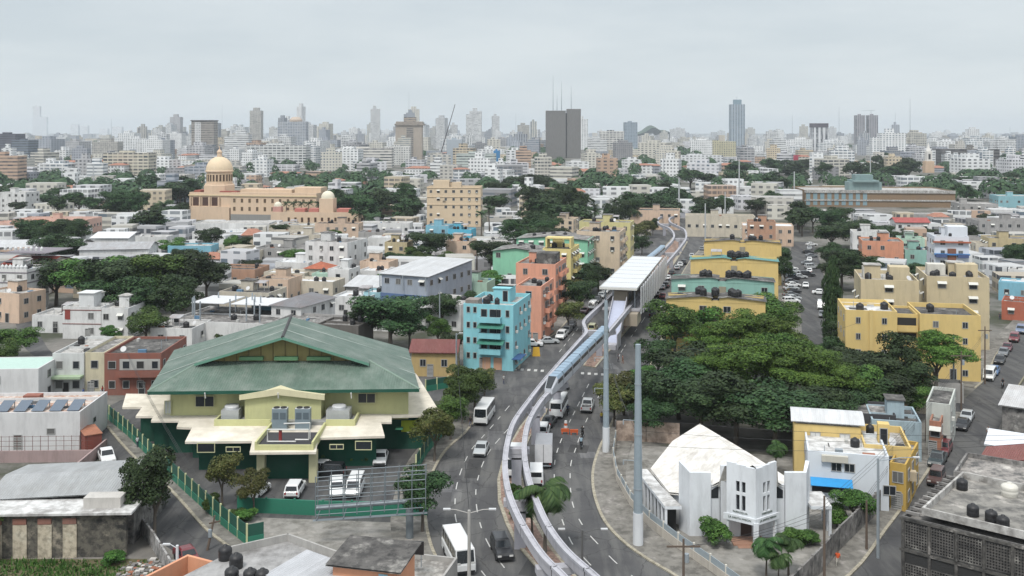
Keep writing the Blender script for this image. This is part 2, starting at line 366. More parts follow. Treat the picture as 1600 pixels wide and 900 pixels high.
sheet('courtyard', [(372,808),(640,818),(668,810),(672,850),(700,905),(760,960),(420,905),(362,850)], -.1, .05, PAV)
sheet('courtyard', [(960,690),(1060,700),(1300,720),(1390,790),(1290,900),(1200,985),(1110,955),(1060,905),(985,850),(958,800),(950,740)], -.1, .05, PAV)
# ---------------------------------------------------------------- windows, houses
WM = {}
GRILLE = plain((.35,.35,.34), .6, name='window_frame_paint'); CURT = plain((.13,.13,.125), .7, name='curtained_glass'); AWN = plain((.6,.6,.56), .7, name='awning_sheet')
def win_mesh(w, h, st=0, fm=None, gm=None):
    fm = fm or GRILLE; k = (round(w, 2), round(h, 2), st, fm.name, gm and gm.name)
    if k in WM: return WM[k]
    mb = MB(); t = .09
    mb.box(-w/2, -.03, -h/2, w/2, .02, h/2, 1)
    for a in ((-w/2-t, h/2, w/2+t, h/2+t), (-w/2-t, -h/2-t, w/2+t, -h/2), (-w/2-t, -h/2, -w/2, h/2), (w/2, -h/2, w/2+t, h/2)):
        mb.box(a[0], -.08, a[1], a[2], .02, a[3], 0)
    if st in (0, 2): mb.box(-.035, -.06, -h/2, .035, -.032, h/2, 0)
    if st == 1: mb.face([(-w/2-.2,-.7,h/2-.25),(w/2+.2,-.7,h/2-.25),(w/2+.2,-.02,h/2+.2),(-w/2-.2,-.02,h/2+.2)], 2); mb.face([(-w/2-.2,-.7,h/2-.3),(-w/2-.2,-.02,h/2+.14),(w/2+.2,-.02,h/2+.14),(w/2+.2,-.7,h/2-.3)], 2)
    if st == 2:
        for i in range(5): mb.box(-w/2, -.1, -h/2+h*(i+.5)/5, w/2, -.085, -h/2+h*(i+.5)/5+.03, 0)
    if st == 3: mb.box(-w*.3, -.45, -h/2-.1, w*.3, -.03, -h/2+.35, 2)
    if st == 4:   # roller door or shutter
        for i in range(int(h/.25)): mb.box(-w/2, -.05, -h/2+i*.25, w/2, -.033, -h/2+i*.25+.18, 0)
    WM[k] = mb.mesh('window', [fm, gm or GLASS, AWN]); return WM[k]
def window(par, x, y, z, w, h, rz=0, st=0, fm=None, nm='window', gm=None): return obj(nm, win_mesh(w, h, st, fm, gm), par, (x, y, z), rz)
def footprint(xl, xr, yt, h, yaw):
    Y = yz(yt, h); kl = (xl-CX)/FX; kr = (xr-CX)/FX; X = kl*Y
    c, s = cos(yaw), sin(yaw); w = (kr*Y-X)/(c-kr*s)
    return X, Y, w
def shell(par, w, d, h, wall, roofm, par_h=.5, x0=0, y0=0, z0=0, name='wall', t=.22):
    mb = MB(); mb.box(x0, y0, z0-(.3 if z0 == 0 else 0), x0+w, y0+d, h-par_h)
    if par_h > .05:
        z1, z2 = h-par_h, h; mb.box(x0, y0, z1, x0+w, y0+t, z2); mb.box(x0, y0+d-t, z1, x0+w, y0+d, z2); mb.box(x0, y0+t, z1, x0+t, y0+d-t, z2); mb.box(x0+w-t, y0+t, z1, x0+w, y0+d-t, z2)
    mb.build(name, wall, par)
    MB().box(x0+t+.01, y0+t+.01, h-par_h+.004, x0+w-t-.01, y0+d-t-.01, h-par_h+.06).build('roof', roofm, par)
def pitched(par, kind, w, d, h, rh, roofm, wallm, ov=.5, x0=0, y0=0):
    mb = MB(); a, b, c, e = x0-ov, y0-ov, x0+w+ov, y0+d+ov; t = .14
    if kind == 'gx':      # ridge along the front
        m = y0+d/2
        for q in ([(a,b,h-.1),(c,b,h-.1),(c,m,h+rh),(a,m,h+rh)], [(a,m,h+rh),(c,m,h+rh),(c,e,h-.1),(a,e,h-.1)]):
            mb.face(q); mb.face([(p[0], p[1], p[2]-t) for p in q][::-1])
        mb.build('roof', roofm, par)
        MB().face([(x0,y0,h),(x0,y0+d,h),(x0,m,h+rh-.25)][::-1]).face([(x0+w,y0,h),(x0+w,y0+d,h),(x0+w,m,h+rh-.25)]).build('gable', wallm, par)
    elif kind == 'gy':    # gable to the front
        m = x0+w/2
        for q in ([(a,b,h-.1),(m,b,h+rh),(m,e,h+rh),(a,e,h-.1)][::-1], [(m,b,h+rh),(c,b,h-.1),(c,e,h-.1),(m,e,h+rh)][::-1]):
            mb.face(q[::-1]); mb.face([(p[0], p[1], p[2]-t) for p in q])
        mb.build('roof', roofm, par)
        MB().face([(x0,y0,h),(x0+w,y0,h),(m,y0,h+rh-.25)]).face([(x0,y0+d,h),(x0+w,y0+d,h),(m,y0+d,h+rh-.25)][::-1]).build('gable', wallm, par)
    elif kind == 'hip':
        m = y0+d/2; r = min(w, d)/2
        if w >= d: p, q = (x0+r, m, h+rh), (x0+w-r, m, h+rh)
        else: p, q = (x0+w/2, y0+r, h+rh), (x0+w/2, y0+d-r, h+rh)
        z = h-.08; A, B, C, D = (a,b,z), (c,b,z), (c,e,z), (a,e,z)
        if w >= d: fs = [[A,B,q,p],[B,C,q],[C,D,p,q],[D,A,p]]
        else: fs = [[A,B,p],[B,C,q,p],[C,D,q],[D,A,p,q]]
        for f in fs: mb.face(f)
        mb.face([D, C, B, A]); mb.build('roof', roofm, par)
    elif kind == 'shed':
        q = [(a,b,h),(c,b,h),(c,e,h+rh),(a,e,h+rh)]; mb.face(q); mb.face([(p[0], p[1], p[2]-t) for p in q][::-1]); mb.build('roof', roofm, par)
        MB().face([(x0+w,y0,h-.1),(x0+w,y0+d,h-.1),(x0+w,y0+d,h+rh-.15)]).face([(x0,y0,h-.1),(x0,y0+d,h+rh-.15),(x0,y0+d,h-.1)]).build('gable', wallm, par)
TANKS = []
TANK_ME = None
def tank(x, y, z, label, r=.62, h=1.35, px=None, mat=None, group=None):
    global TANK_ME
    if TANK_ME is None:
        mb = MB(); mb.lathe([(.01,0),(.6,0),(.62,.03),(.6,.25),(.62,.3),(.62,.55),(.6,.6),(.62,.65),(.62,.95),(.6,1.0),(.52,1.14),(.25,1.28),(.2,1.3),(.2,1.37),(.01,1.37)], sides=14)
        TANK_ME = mb.mesh('water_tank', BLACKM, True)
    o = obj('water_tank', TANK_ME, None, (x, y, z), random.random()*6, (r/.62, r/.62, h/1.37))
    if mat: o.material_slots[0].link = 'OBJECT'; o.material_slots[0].material = mat
    return tag(o, label, 'water tank', group)
def place_tanks(root, n, w, d, z, short, R, x0=0, y0=0):
    M = Matrix.Translation(root.location) @ Matrix.Rotation(root.rotation_euler[2], 4, 'Z')
    short = ' '.join(short.split()[:8])
    for i in range(n):
        p = M @ Vector((x0+R.uniform(.15, .85)*w, y0+R.uniform(.2, .85)*d, z))
        tank(p.x, p.y, p.z, 'black roof tank, on the '+short, R.uniform(.5, .75), R.uniform(1.1, 1.6), group=f'tanks on the {short}')
JUNK = None
def clutter(t, w, d, z, R, wall):
    global JUNK
    if JUNK is None: JUNK = [plain((.3,.13,.08), .8, name='clay_brick'), plain((.45,.45,.43), .7, name='pale_junk'), plain((.06,.06,.06), .8, name='tar_patch'), plain((.1,.2,.32), .7, name='blue_plastic')]
    for _ in range(R.randint(1, 3)):
        x, y = R.uniform(.1, .85)*w, R.uniform(.1, .85)*d; MB().box(x, y, z, x+R.uniform(.3, 1.5), y+R.uniform(.3, 1.2), z+R.uniform(.15, .7)).build('roof_junk', R.choice(JUNK), t)
    for _ in range(R.randint(1, 2)):
        x, y = R.uniform(.1, .8)*w, R.uniform(.1, .8)*d; l = R.uniform(1.5, 4)
        MB().box(x, y, z, min(w-.3, x+(l if R.random() < .5 else .15)), min(d-.3, y+l*.6), z+.03).build('tar_patch', JUNK[2], t)
    if R.random() < .5: y = R.uniform(.3, .7)*d; MB().box(.25, y, z, w-.25, y+.15, z+R.uniform(.3, .7)).build('low_wall', wall, t)
    for _ in range(R.randint(0, 3)): x, y = R.uniform(.1, .9)*w, R.uniform(.1, .9)*d; MB().tube([(x, y, z), (x, y, z+R.uniform(.5, 1.6))], .05, 5).build('vent_pipe', STEEL, t)
    if R.random() < .35:
        x, y = R.uniform(.1, .9)*w, R.uniform(.1, .5)*d; o = MB().lathe([(.03, 0), (.3, .06), (.5, .18), (.52, .2)], sides=12).build('satellite_dish', plain((.55,.55,.55), .5, name='dish_metal'), t); o.location = (x, y, z+.8); o.rotation_euler = (1.0, 0, R.uniform(-.6, .6)); MB().tube([(x, y, z), (x, y, z+.8)], .03, 5).build('dish_post', STEEL, t)
    if R.random() < .3 and w > 7:
        x, y = R.uniform(.2, .6)*w, R.uniform(.3, .55)*d; MB().face([(x, y, z+1.9), (x+2.8, y, z+1.9), (x+2.8, y+2.6, z+2.3), (x, y+2.6, z+2.3)]).face([(x, y+2.6, z+2.25), (x+2.8, y+2.6, z+2.25), (x+2.8, y, z+1.85), (x, y, z+1.85)]).box(x, y+.1, z, x+.12, y+.2, z+1.84).box(x+2.6, y+.1, z, x+2.72, y+.2, z+1.84).box(x, y+2.4, z, x+.12, y+2.5, z+2.2).box(x+2.6, y+2.4, z, x+2.72, y+2.5, z+2.2).build('sheet_shelter', corr((.36,.36,.37), (.2,.1,.07), .5), t)
def house(name, label, cat, xl, xr, yt, h, d, yaw, wall, roof='flat', rm=None, rh=1.6, fl=None, step=3.0, ws=(1.1, 1.2), st=None, tanks=0, band=None,
          group=None, seed=None, head=True, au=False, sides=True, par_h=.5, skip=.12, fm=None, balc=None, pos=None, gm=None, front=True):
    yaw = radians(yaw)
    if pos: X, Y, w = pos
    else: X, Y, w = footprint(xl, xr, yt, h, yaw)
    R = random.Random(seed if seed is not None else int(xl*7+yt*13+h*5))
    t = thing(name, label, cat, (X, Y, 0), yaw, group)
    if au: auto(t, label, cat, (xl+xr)/2, yt, group)
    rm = rm or CONC
    shell(t, w, d, h, wall, rm, par_h if roof == 'flat' else .02)
    if roof != 'flat': pitched(t, roof, w, d, h, rh, rm, wall)
    nf = fl if fl is not None else max(1, round(h/3.1)); fh = (h-(.5 if roof == 'flat' else 0))/nf
    ww, wh = ws; wh = min(wh, fh*.6)
    if Y > 420: fh2 = 1
    def run(L, place, keep=1.0, fr=False):
        n = max(1, int(L/step))
        if n > 14: n = 14
        gset = [gm]*n if gm else [R.choice([None, None, CURT, INNER]) for _ in range(n)]; cols = [(i+.5)*L/n+R.uniform(-.15, .15) for i in range(n)]; stc = [R.choice([0,0,1,2,3]) if st is None else st for _ in cols]
        for k in range(nf):
            z = k*fh+fh*.55
            for c, s_, gq_ in zip(cols, stc, gset):
                if R.random() < skip: continue
                if fr and balc and any(a-.3 < c < b_+.3 for a, b_ in balc): continue
                place(c, z, s_ if R.random() < .8 or st is not None else 0, round(R.uniform(.85, 1.15), 1) if skip > 0 else 1, gq_)
    if front: run(w, lambda c, z, s_, q, gq: window(t, c, -.004, z, ww*q, wh, 0, s_, fm, gm=gq), fr=True)
    if sides:
        m = X+w/2; vp = Y*tan(-yaw)     # which flank the camera can see
        rx = X+w*cos(yaw); ry = Y+w*sin(yaw)
        if rx*cos(yaw)+ry*sin(yaw) < 0: run(d, lambda c, z, s_, q, gq: window(t, w+.004, c, z, ww*q, wh, pi/2, s_, fm, gm=gq))
        if X*cos(yaw)+Y*sin(yaw) > 0: run(d, lambda c, z, s_, q, gq: window(t, -.004, c, z, ww*q, wh, -pi/2, s_, fm, gm=gq))
    # a door at street level
    if Y < 420: obj('door', win_mesh(1.0, 2.1, 4 if R.random() < .4 else 5, None, INNER), t, (min(w*.8, w-.9)*R.uniform(.4, 1), -.03, 1.15))
    if band: 
        for k in range(1, nf): MB().box(-.08, -.1, k*fh-.1, w+.1, d*.98, k*fh+.12).build('floor_band', band, t)
    if balc:
        for a, b_ in balc:
            for k in range(1, nf):
                z = k*fh; balcony(t, a, b_, z, wall, fh)
    if roof == 'flat' and head and h > 5 and w > 6 and d > 6:
        a = R.uniform(.1, .5)*w; bw = min(3.2, w*.35); y0 = d*R.uniform(.35, .6)
        MB().box(a, y0, h-par_h+.06, a+bw, y0+min(3.2, d*.35), h+2.0).box(a-.2, y0-.2, h+2.0, a+bw+.2, y0+min(3.2, d*.35)+.2, h+2.15, 1).build('stair_head', [wall, rm], t)
    if roof == 'flat' and Y < 480 and w > 5 and 'vaulted' not in label and 'mint flat' not in label: clutter(t, w, d, h-par_h+.06, R, wall)
    if tanks: place_tanks(t, tanks, w, d, (h-par_h+.06) if roof == 'flat' else h, label, R)
    return t, w
def balcony(t, a, b_, z, wall, fh=3, dep=1.2, y=0, rail=None):
    MB().box(a, y-dep, z-.12, b_, y-.005, z+.06).box(a, y-dep, z+.06, b_, y-dep+.12, z+.95).box(a, y-dep+.12, z+.06, a+.12, y-.005, z+.95).box(b_-.12, y-dep+.12, z+.06, b_, y-.005, z+.95).build('balcony', rail or wall, t)
    obj('window', win_mesh((b_-a)*.55, fh*.62, 5, None, INNER), t, ((a+b_)/2, y-.004, z+.1+fh*.33))
# ---------------------------------------------------------------- trees
def crown_mesh(seed, n, leafsz, kind='broad', mat=None, lobes=9):
    """unit crown: 1 wide, 1 high, base at z=0; leaf sprays on and inside a heap of lobes"""
    R = random.Random(seed); mb = MB(); L = []
    if kind == 'column':
        for i in range(9): z = .06+.1*i; L.append((R.uniform(-.06,.06), R.uniform(-.06,.06), z, .36*(1-((i-2.5)/8)**2)+.02, .12))
    elif kind == 'flat':
        for i in range(lobes*2):
            a = R.uniform(0, 2*pi); r = sqrt(R.random())*.38; L.append((r*cos(a), r*sin(a), (.28+.52*(1-(r/.4)**2))*R.uniform(.7, 1.1)+.04, R.uniform(.09,.17), R.uniform(.06,.11)))
        L.append((0, 0, .35, .26, .22))
    else:
        L.append((0, 0, .5, .3, .36))
        for i in range(lobes):
            a = i*2.4+R.uniform(-.4,.4); r = R.uniform(.14,.36); z = R.uniform(.22,.82)-r*.35+.1; q = R.uniform(.13,.22); L.append((r*cos(a), r*sin(a), z, q, q*R.uniform(.7, 1)))
    tot = sum(l[3]**2 for l in L)
    V, F = [], []
    for (cx, cy, cz, r, rz) in L:
        k = int(n*r*r/tot); sub = [(R.gauss(0,1), R.gauss(0,1), R.gauss(.3,1)) for _ in range(14)]
        sub = [Vector(s).normalized() for s in sub]
        for i in range(k):
            if R.random() < .75:   # clumps of sprays on the lobe's skin
                s = R.choice(sub); u = (s+Vector((R.gauss(0,.3), R.gauss(0,.3), R.gauss(0,.3)))).normalized(); rr = R.uniform(.8, 1.12)
            else: u = Vector((R.gauss(0,1), R.gauss(0,1), R.gauss(0,1))).normalized(); rr = R.uniform(.3, 1)
            if u.z < -.35 and R.random() < .6: u.z = -u.z
            p = Vector((cx+u.x*r*rr, cy+u.y*r*rr, cz+u.z*rz*rr))
            nn = (u+Vector((R.gauss(0,.5), R.gauss(0,.5), R.gauss(.25,.5)))).normalized()
            a = nn.cross(Vector((R.gauss(0,1), R.gauss(0,1), R.gauss(0,1)))).normalized(); b = nn.cross(a); s = leafsz*R.uniform(.6, 1.4)
            j = len(V); V += [tuple(p-a*s), tuple(p-b*s*.55), tuple(p+a*s), tuple(p+b*s*.6)]; F.append([j, j+1, j+2, j+3])
    mb.v, mb.f, mb.m = V, F, [0]*len(F); return mb.mesh('crown', mat or LEAF_B)
def palm_mesh(seed, mat=None, n=18, seg=7):
    R = random.Random(seed); mb = MB()
    for i in range(n):
        a = i*2.4+R.uniform(-.2,.2); el = R.uniform(-.35, 1.15); L = R.uniform(.42, .52); P = []; p = Vector((0,0,0)); e_ = el
        for k in range(seg+1):
            P.append(p.copy()); p = p+Vector((cos(a)*cos(e_), sin(a)*cos(e_), sin(e_)))*L/seg; e_ -= .26+.05*k
        sd = Vector((-sin(a), cos(a), 0))
        for k in range(seg):
            for q in range(4):
                t = q/4; b = P[k]*(1-t)+P[k+1]*t; f = (k+t)/seg; l = .17*sin(pi*min(1, .12+f*.9))+.02; w = .019
                d = (P[k+1]-P[k]).normalized()
                for s in (-1, 1):
                    tip = b+sd*s*l*.8+d*l*.5+Vector((0,0,-l*.55)); mb.face([b-d*w*.5, b+d*w, tip])
    return mb.mesh('crown', mat or LEAF_P)
TRUNKS = []
def trunk_mesh(seed, kind='broad'):
    R = random.Random(seed); mb = MB()
    if kind == 'palm':
        b = R.uniform(-.04,.04); mb.tube([(0,0,0),(b*.3,0,.3),(b,0,.65),(b*.4,0,1.0)], [.04,.027,.022,.02], 7)
    elif kind == 'column': mb.tube([(0,0,0),(0,0,.6)], [.05,.03], 7)
    else:
        b = R.uniform(-.05,.05); mb.tube([(0,0,-.02),(b,b*.5,.22),(b*1.5,0,.42)], [.045,.034,.028], 7)
        for i in range(5):
            a = i*1.26+R.uniform(-.3,.3); r = R.uniform(.16,.3); mb.tube([(b*1.2,b*.3,.28+.03*i),(b+r*.5*cos(a),r*.5*sin(a),.45+.02*i),(b+r*cos(a),r*sin(a),.68)], [.024,.017,.006], 5)
    return mb.mesh('trunk', BARK, True)
LEAF_G = leaf((.018,.042,.008), (.06,.125,.018), (.15,.25,.045))
CR = {'broad': [crown_mesh(i, 9000, .021) for i in range(3)], 'dark': [crown_mesh(20+i, 9000, .022, mat=LEAF_D, lobes=11) for i in range(2)],
      'big': [crown_mesh(30+i, 24000, .0125, 'flat', LEAF_G, lobes=16) for i in range(3)], 'olive': [crown_mesh(40+i, 7000, .022, mat=LEAF_O) for i in range(2)],
      'column': [crown_mesh(50, 7000, .03, 'column', LEAF_D)], 'palm': [palm_mesh(60+i) for i in range(3)],
      'far': [crown_mesh(70+i, 1500, .05, mat=LEAF_F, lobes=8) for i in range(4)], 'fardark': [crown_mesh(80+i, 2200, .04, mat=LEAF_D, lobes=8) for i in range(2)],
      'farpalm': [palm_mesh(90, LEAF_D, 14, 4)], 'bush': [crown_mesh(95+i, 5000, .03, lobes=7) for i in range(2)]}
TR = {'palm': [trunk_mesh(i, 'palm') for i in range(2)], 'column': [trunk_mesh(5, 'column')], 'broad': [trunk_mesh(10+i) for i in range(3)]}
TREEN = {'broad': ('broadleaf_tree', 'tree'), 'dark': ('broadleaf_tree', 'tree'), 'big': ('spreading_tree', 'tree'), 'olive': ('broadleaf_tree', 'tree'), 'column': ('cypress_tree', 'tree'), 'palm': ('palm_tree', 'palm tree'),
         'far': ('broadleaf_tree', 'tree'), 'fardark': ('broadleaf_tree', 'tree'), 'farpalm': ('palm_tree', 'palm tree'), 'bush': ('bush', 'bush')}
RT = random.Random(77)
def tree(px, pb, w, h, kind='broad', label=None, pos=None, z=0):
    """px, pb: pixel of the trunk's foot; w, h in metres"""
    x, y = pos if pos else G(px, pb, z); nm, cat = TREEN[kind]
    if pos: px, pb = PX(x, y)
    desc = {'broad': 'green broadleaf tree', 'dark': 'dark dense broadleaf tree', 'big': 'wide spreading bright green tree', 'olive': 'small olive-green street tree', 'column': 'tall narrow dark cypress', 'palm': 'palm tree with arching fronds',
            'far': 'rounded green tree', 'fardark': 'dark rounded tree', 'farpalm': 'slim royal palm', 'bush': 'low green bush'}[kind]
    t = thing(nm, label or desc, cat, (x, y, z), RT.uniform(0, 6.28))
    cm = RT.choice(CR[kind])
    if kind in ('palm', 'farpalm'):
        obj('trunk', RT.choice(TR['palm']), t, sc=(h*.75, h*.75, h*.82)); obj('crown', cm, t, (0, 0, h*.8), sc=(w, w, w*.85))
    elif kind == 'column':
        obj('trunk', TR['column'][0], t, sc=(w*2, w*2, h)); obj('crown', cm, t, (0, 0, h*.04), sc=(w*1.3, w*1.3, h))
    elif kind == 'bush':
        obj('crown', cm, t, (0, 0, -.05*h), sc=(w, w, h)); obj('trunk', TR['broad'][0], t, sc=(w*.5, w*.5, h*.7))
    else:
        lo = .3 if kind != 'big' else .34
        obj('trunk', RT.choice(TR['broad']), t, sc=(w*.8, w*.8, h)); obj('crown', cm, t, (0, 0, h*lo), sc=(w*1.12, w*1.12, h*(1.06-lo)))
    if label: pass
    else: auto(t, desc, cat, px, pb-h*.6*FX/y)
    return t
# ---------------------------------------------------------------- vehicles
TYRE = plain((.015,.015,.015), .8, name='tyre_rubber'); CGLASS = plain((.012,.016,.02), .12, name='car_glass', spec=.6); LAMP = plain((.6,.6,.58), .2, name='lamp_lens'); REDL = plain((.3,.01,.01), .3, name='red_lens')
CARP = {}
def carpaint(c):
    if c not in CARP:
        m, nt, b = base('car_paint', .32, 0, .5); b.inputs[0].default_value = (*c, 1); b.inputs['Coat Weight'].default_value = .3; CARP[c] = m
    return CARP[c]
WHT, SLV, GRY, BLK, RED, BLU, DGR = (.68,.69,.69), (.38,.4,.41), (.13,.14,.15), (.016,.017,.02), (.13,.02,.025), (.05,.12,.25), (.12,.2,.16)
# lower body profile (x, z) front at +x; cabin: belt front/back x, roof front/back x, belt z, roof z
VT = {
 'sedan': dict(L=4.5, W=1.76, low=[(-2.25,.35),(-2.22,.85),(-1.7,.98),(1.0,.95),(2.05,.78),(2.25,.6),(2.22,.3)], cab=(-1.75,1.05,-1.0,.35,.95,1.43), wb=1.35, wr=.32),
 'suv': dict(L=4.6, W=1.88, low=[(-2.3,.4),(-2.3,1.0),(-2.2,1.12),(1.0,1.1),(2.1,.98),(2.3,.75),(2.28,.38)], cab=(-2.25,1.1,-2.0,.45,1.1,1.72), wb=1.38, wr=.37),
 'pickup': dict(L=5.2, W=1.86, low=[(-2.6,.45),(-2.6,1.05),(-.7,1.05),(1.3,1.1),(2.4,1.0),(2.6,.75),(2.58,.42)], cab=(-.8,1.35,-.55,.75,1.08,1.75), wb=1.6, wr=.38),
 'van': dict(L=4.9, W=1.8, low=[(-2.45,.35),(-2.45,1.1),(-2.42,1.2),(1.5,1.15),(2.25,.95),(2.45,.7),(2.42,.32)], cab=(-2.44,1.9,-2.35,1.35,1.15,2.0), wb=1.5, wr=.33),
 'bus': dict(L=7.2, W=2.15, low=[(-3.6,.4),(-3.6,1.2),(-3.58,1.35),(3.55,1.35),(3.62,1.1),(3.62,.4)], cab=(-3.58,3.58,-3.5,3.3,1.35,2.65), wb=2.2, wr=.42),
 'jeep': dict(L=4.0, W=1.75, low=[(-2.0,.45),(-2.0,1.05),(.9,1.08),(1.9,1.05),(2.0,.8),(1.98,.42)], cab=(-1.98,.9,-1.92,.65,1.06,1.85), wb=1.2, wr=.38)}
VM = {}
WHEEL = MB().tube([(0,-.11,0),(0,.11,0)], 1.0, 16).tube([(0,-.14,0),(0,-.1,0)], .6, 12, 1).mesh('wheel', [TYRE, STEEL], False)
def prof_ex(pts, w, inset=.06):
    """side profile extruded across, its edges rounded in by a second ring"""
    mb = MB(); k = len(pts); rings = [(-w/2, 1), (-w/2+inset, 0), (w/2-inset, 0), (w/2, 1)]
    cx = sum(p[0] for p in pts)/k; cz = sum(p[1] for p in pts)/k; n = 0
    for y, s in rings:
        for x, z in pts:
            if s: x -= (inset if x > cx else -inset)*.9; z -= (inset if z > cz else 0)*.9
            mb.v.append((x, y, z))
    for r in range(3):
        for i in range(k):
            j = (i+1) % k; mb.f.append([r*k+i, r*k+j, (r+1)*k+j, (r+1)*k+i]); mb.m.append(0)
    mb.f.append([i for i in range(k)][::-1]); mb.m.append(0); mb.f.append([3*k+i for i in range(k)]); mb.m.append(0); return mb
def vparts(ty):
    if ty in VM: return VM[ty]
    v = VT[ty]; W_ = v['W']; bb, bf, rb, rf, zb, zr = v['cab']; out = []
    mb = prof_ex(v['low'], W_, .09); ti = W_*(.1 if ty not in ('bus', 'van') else .045); y0, y1 = W_/2-.05, W_/2-ti
    c = [(bb,-y0,zb-.02),(bf,-y0,zb-.02),(bf,y0,zb-.02),(bb,y0,zb-.02),(rb,-y1,zr),(rf,-y1,zr),(rf,y1,zr),(rb,y1,zr)]
    n = len(mb.v); mb.v += c
    for q in ((0,1,5,4),(1,2,6,5),(2,3,7,6),(3,0,4,7)): mb.f.append([n+i for i in q]); mb.m.append(0)
    # domed roof
    xm0, xm1 = rb+.25, rf-.25; n2 = len(mb.v); mb.v += [(xm0,-y1+.15,zr+.07),(xm1,-y1+.15,zr+.07),(xm1,y1-.15,zr+.07),(xm0,y1-.15,zr+.07)]
    mb.f.append([n2,n2+1,n2+2,n2+3]); mb.m.append(0)
    for a, b_, q, p in ((4,5,1,0),(5,6,2,1),(6,7,3,2),(7,4,0,3)): mb.f.append([n+a, n+b_, n2+q, n2+p]); mb.m.append(0)
    out.append(('body', mb.mesh('body', carpaint(WHT)), (0,0,0), None))
    def lerp(a, b_, t): return tuple(a[i]+(b_[i]-a[i])*t for i in range(3))
    def panel(A, B, C, D, u0, u1, v0, v1, off):
        pt = lambda u, v_: lerp(lerp(A, B, u), lerp(D, C, u), v_)
        return [tuple(a+b_ for a, b_ in zip(pt(u, v_), off)) for u, v_ in ((u0,v0),(u1,v0),(u1,v1),(u0,v1))]
    out.append(('windshield', MB().face(panel(c[1],c[2],c[6],c[5],.06,.94,.1 if ty != 'bus' else .0,.9,(.015,0,.015))).mesh('windshield', CGLASS), (0,0,0), None))
    out.append(('rear_window', MB().face(panel(c[3],c[0],c[4],c[7],.1,.9,.25 if ty in ('van','bus') else .12,.88,(-.015,0,.015))).mesh('rear_window', CGLASS), (0,0,0), None))
    cuts = {'sedan': [(.12,.5),(.53,.9)], 'suv': [(.05,.28),(.31,.6),(.63,.92)], 'pickup': [(.08,.48),(.52,.9)], 'van': [(.04,.3),(.33,.62),(.66,.95)], 'bus': [(.02,.18),(.2,.36),(.38,.54),(.56,.72),(.74,.88),(.9,.98)], 'jeep': [(.04,.4),(.46,.92)]}[ty]
    for side in (0, 1):
        mbw = MB()
        for a, b_ in cuts:
            if side == 0: mbw.face(panel(c[0],c[1],c[5],c[4],a,b_,.14,.88,(0,-.012,0)))
            else: mbw.face(panel(c[3],c[2],c[6],c[7],a,b_,.14,.88,(0,.012,0))[::-1])
        out.append(('side_window', mbw.mesh('side_window', CGLASS), (0,0,0), None))
    wr = v['wr']
    for sx in (1, -1):
        for sy in (1, -1): out.append(('wheel', WHEEL, (sx*v['wb'], sy*(W_/2-.1), wr), (wr, sy*1.0, wr)))
    f = max(p[0] for p in v['low']); zl = [p for p in v['low'] if p[0] > f-.1][0][1]
    for sy in (1, -1):
        out.append(('headlight', MB().box(-.03,-.2,-.09,.02,.2,.09).mesh('headlight', LAMP), (f-.02, sy*(W_/2-.32), zl-.02), None))
        out.append(('taillight', MB().box(-.02,-.09,-.16,.03,.09,.16).mesh('taillight', REDL), (-f+.0, sy*(W_/2-.22), zl+.12), None))
    out.append(('bumper', MB().box(-.06,-W_/2+.12,-.1,.05,W_/2-.12,.1).mesh('bumper', BLACKM), (f, 0, .47), None))
    out.append(('bumper', MB().box(-.05,-W_/2+.12,-.1,.06,W_/2-.12,.1).mesh('bumper', BLACKM), (-f, 0, .47), None))
    if ty == 'pickup': out.append(('cargo_bed', MB().box(-2.5,-.75,1.0,-.95,.75,1.06).mesh('cargo_bed', BLACKM), (0,0,.0), None))
    VM[ty] = out; return out
VN = {'sedan': ('parked_car','car'), 'suv': ('parked_car','car'), 'pickup': ('pickup_truck','pickup truck'), 'van': ('minivan','van'), 'bus': ('minibus','bus'), 'jeep': ('jeep','jeep')}
FARV = {}
def vehicle(px, py, ty, col, head, label, group=None, name=None, au=False):
    """px, py: pixel of the point on the ground under its middle; head: compass heading of its front, degrees clockwise from straight ahead"""
    x, y = G(px, py); nm, cat = VN[ty]; ang = pi/2-radians(head)
    t = thing(name or nm, label, cat, (x, y, .015), ang, group)
    if au: auto(t, label, cat, px, py, group)
    for nm_, me, loc, sc in vparts(ty):
        if y > 330 and nm_ in ('headlight', 'taillight', 'bumper'): continue
        o = obj(nm_, me, t, loc, sc=sc)
        if nm_ == 'body': o.material_slots[0].link = 'OBJECT'; o.material_slots[0].material = carpaint(col)
    return t
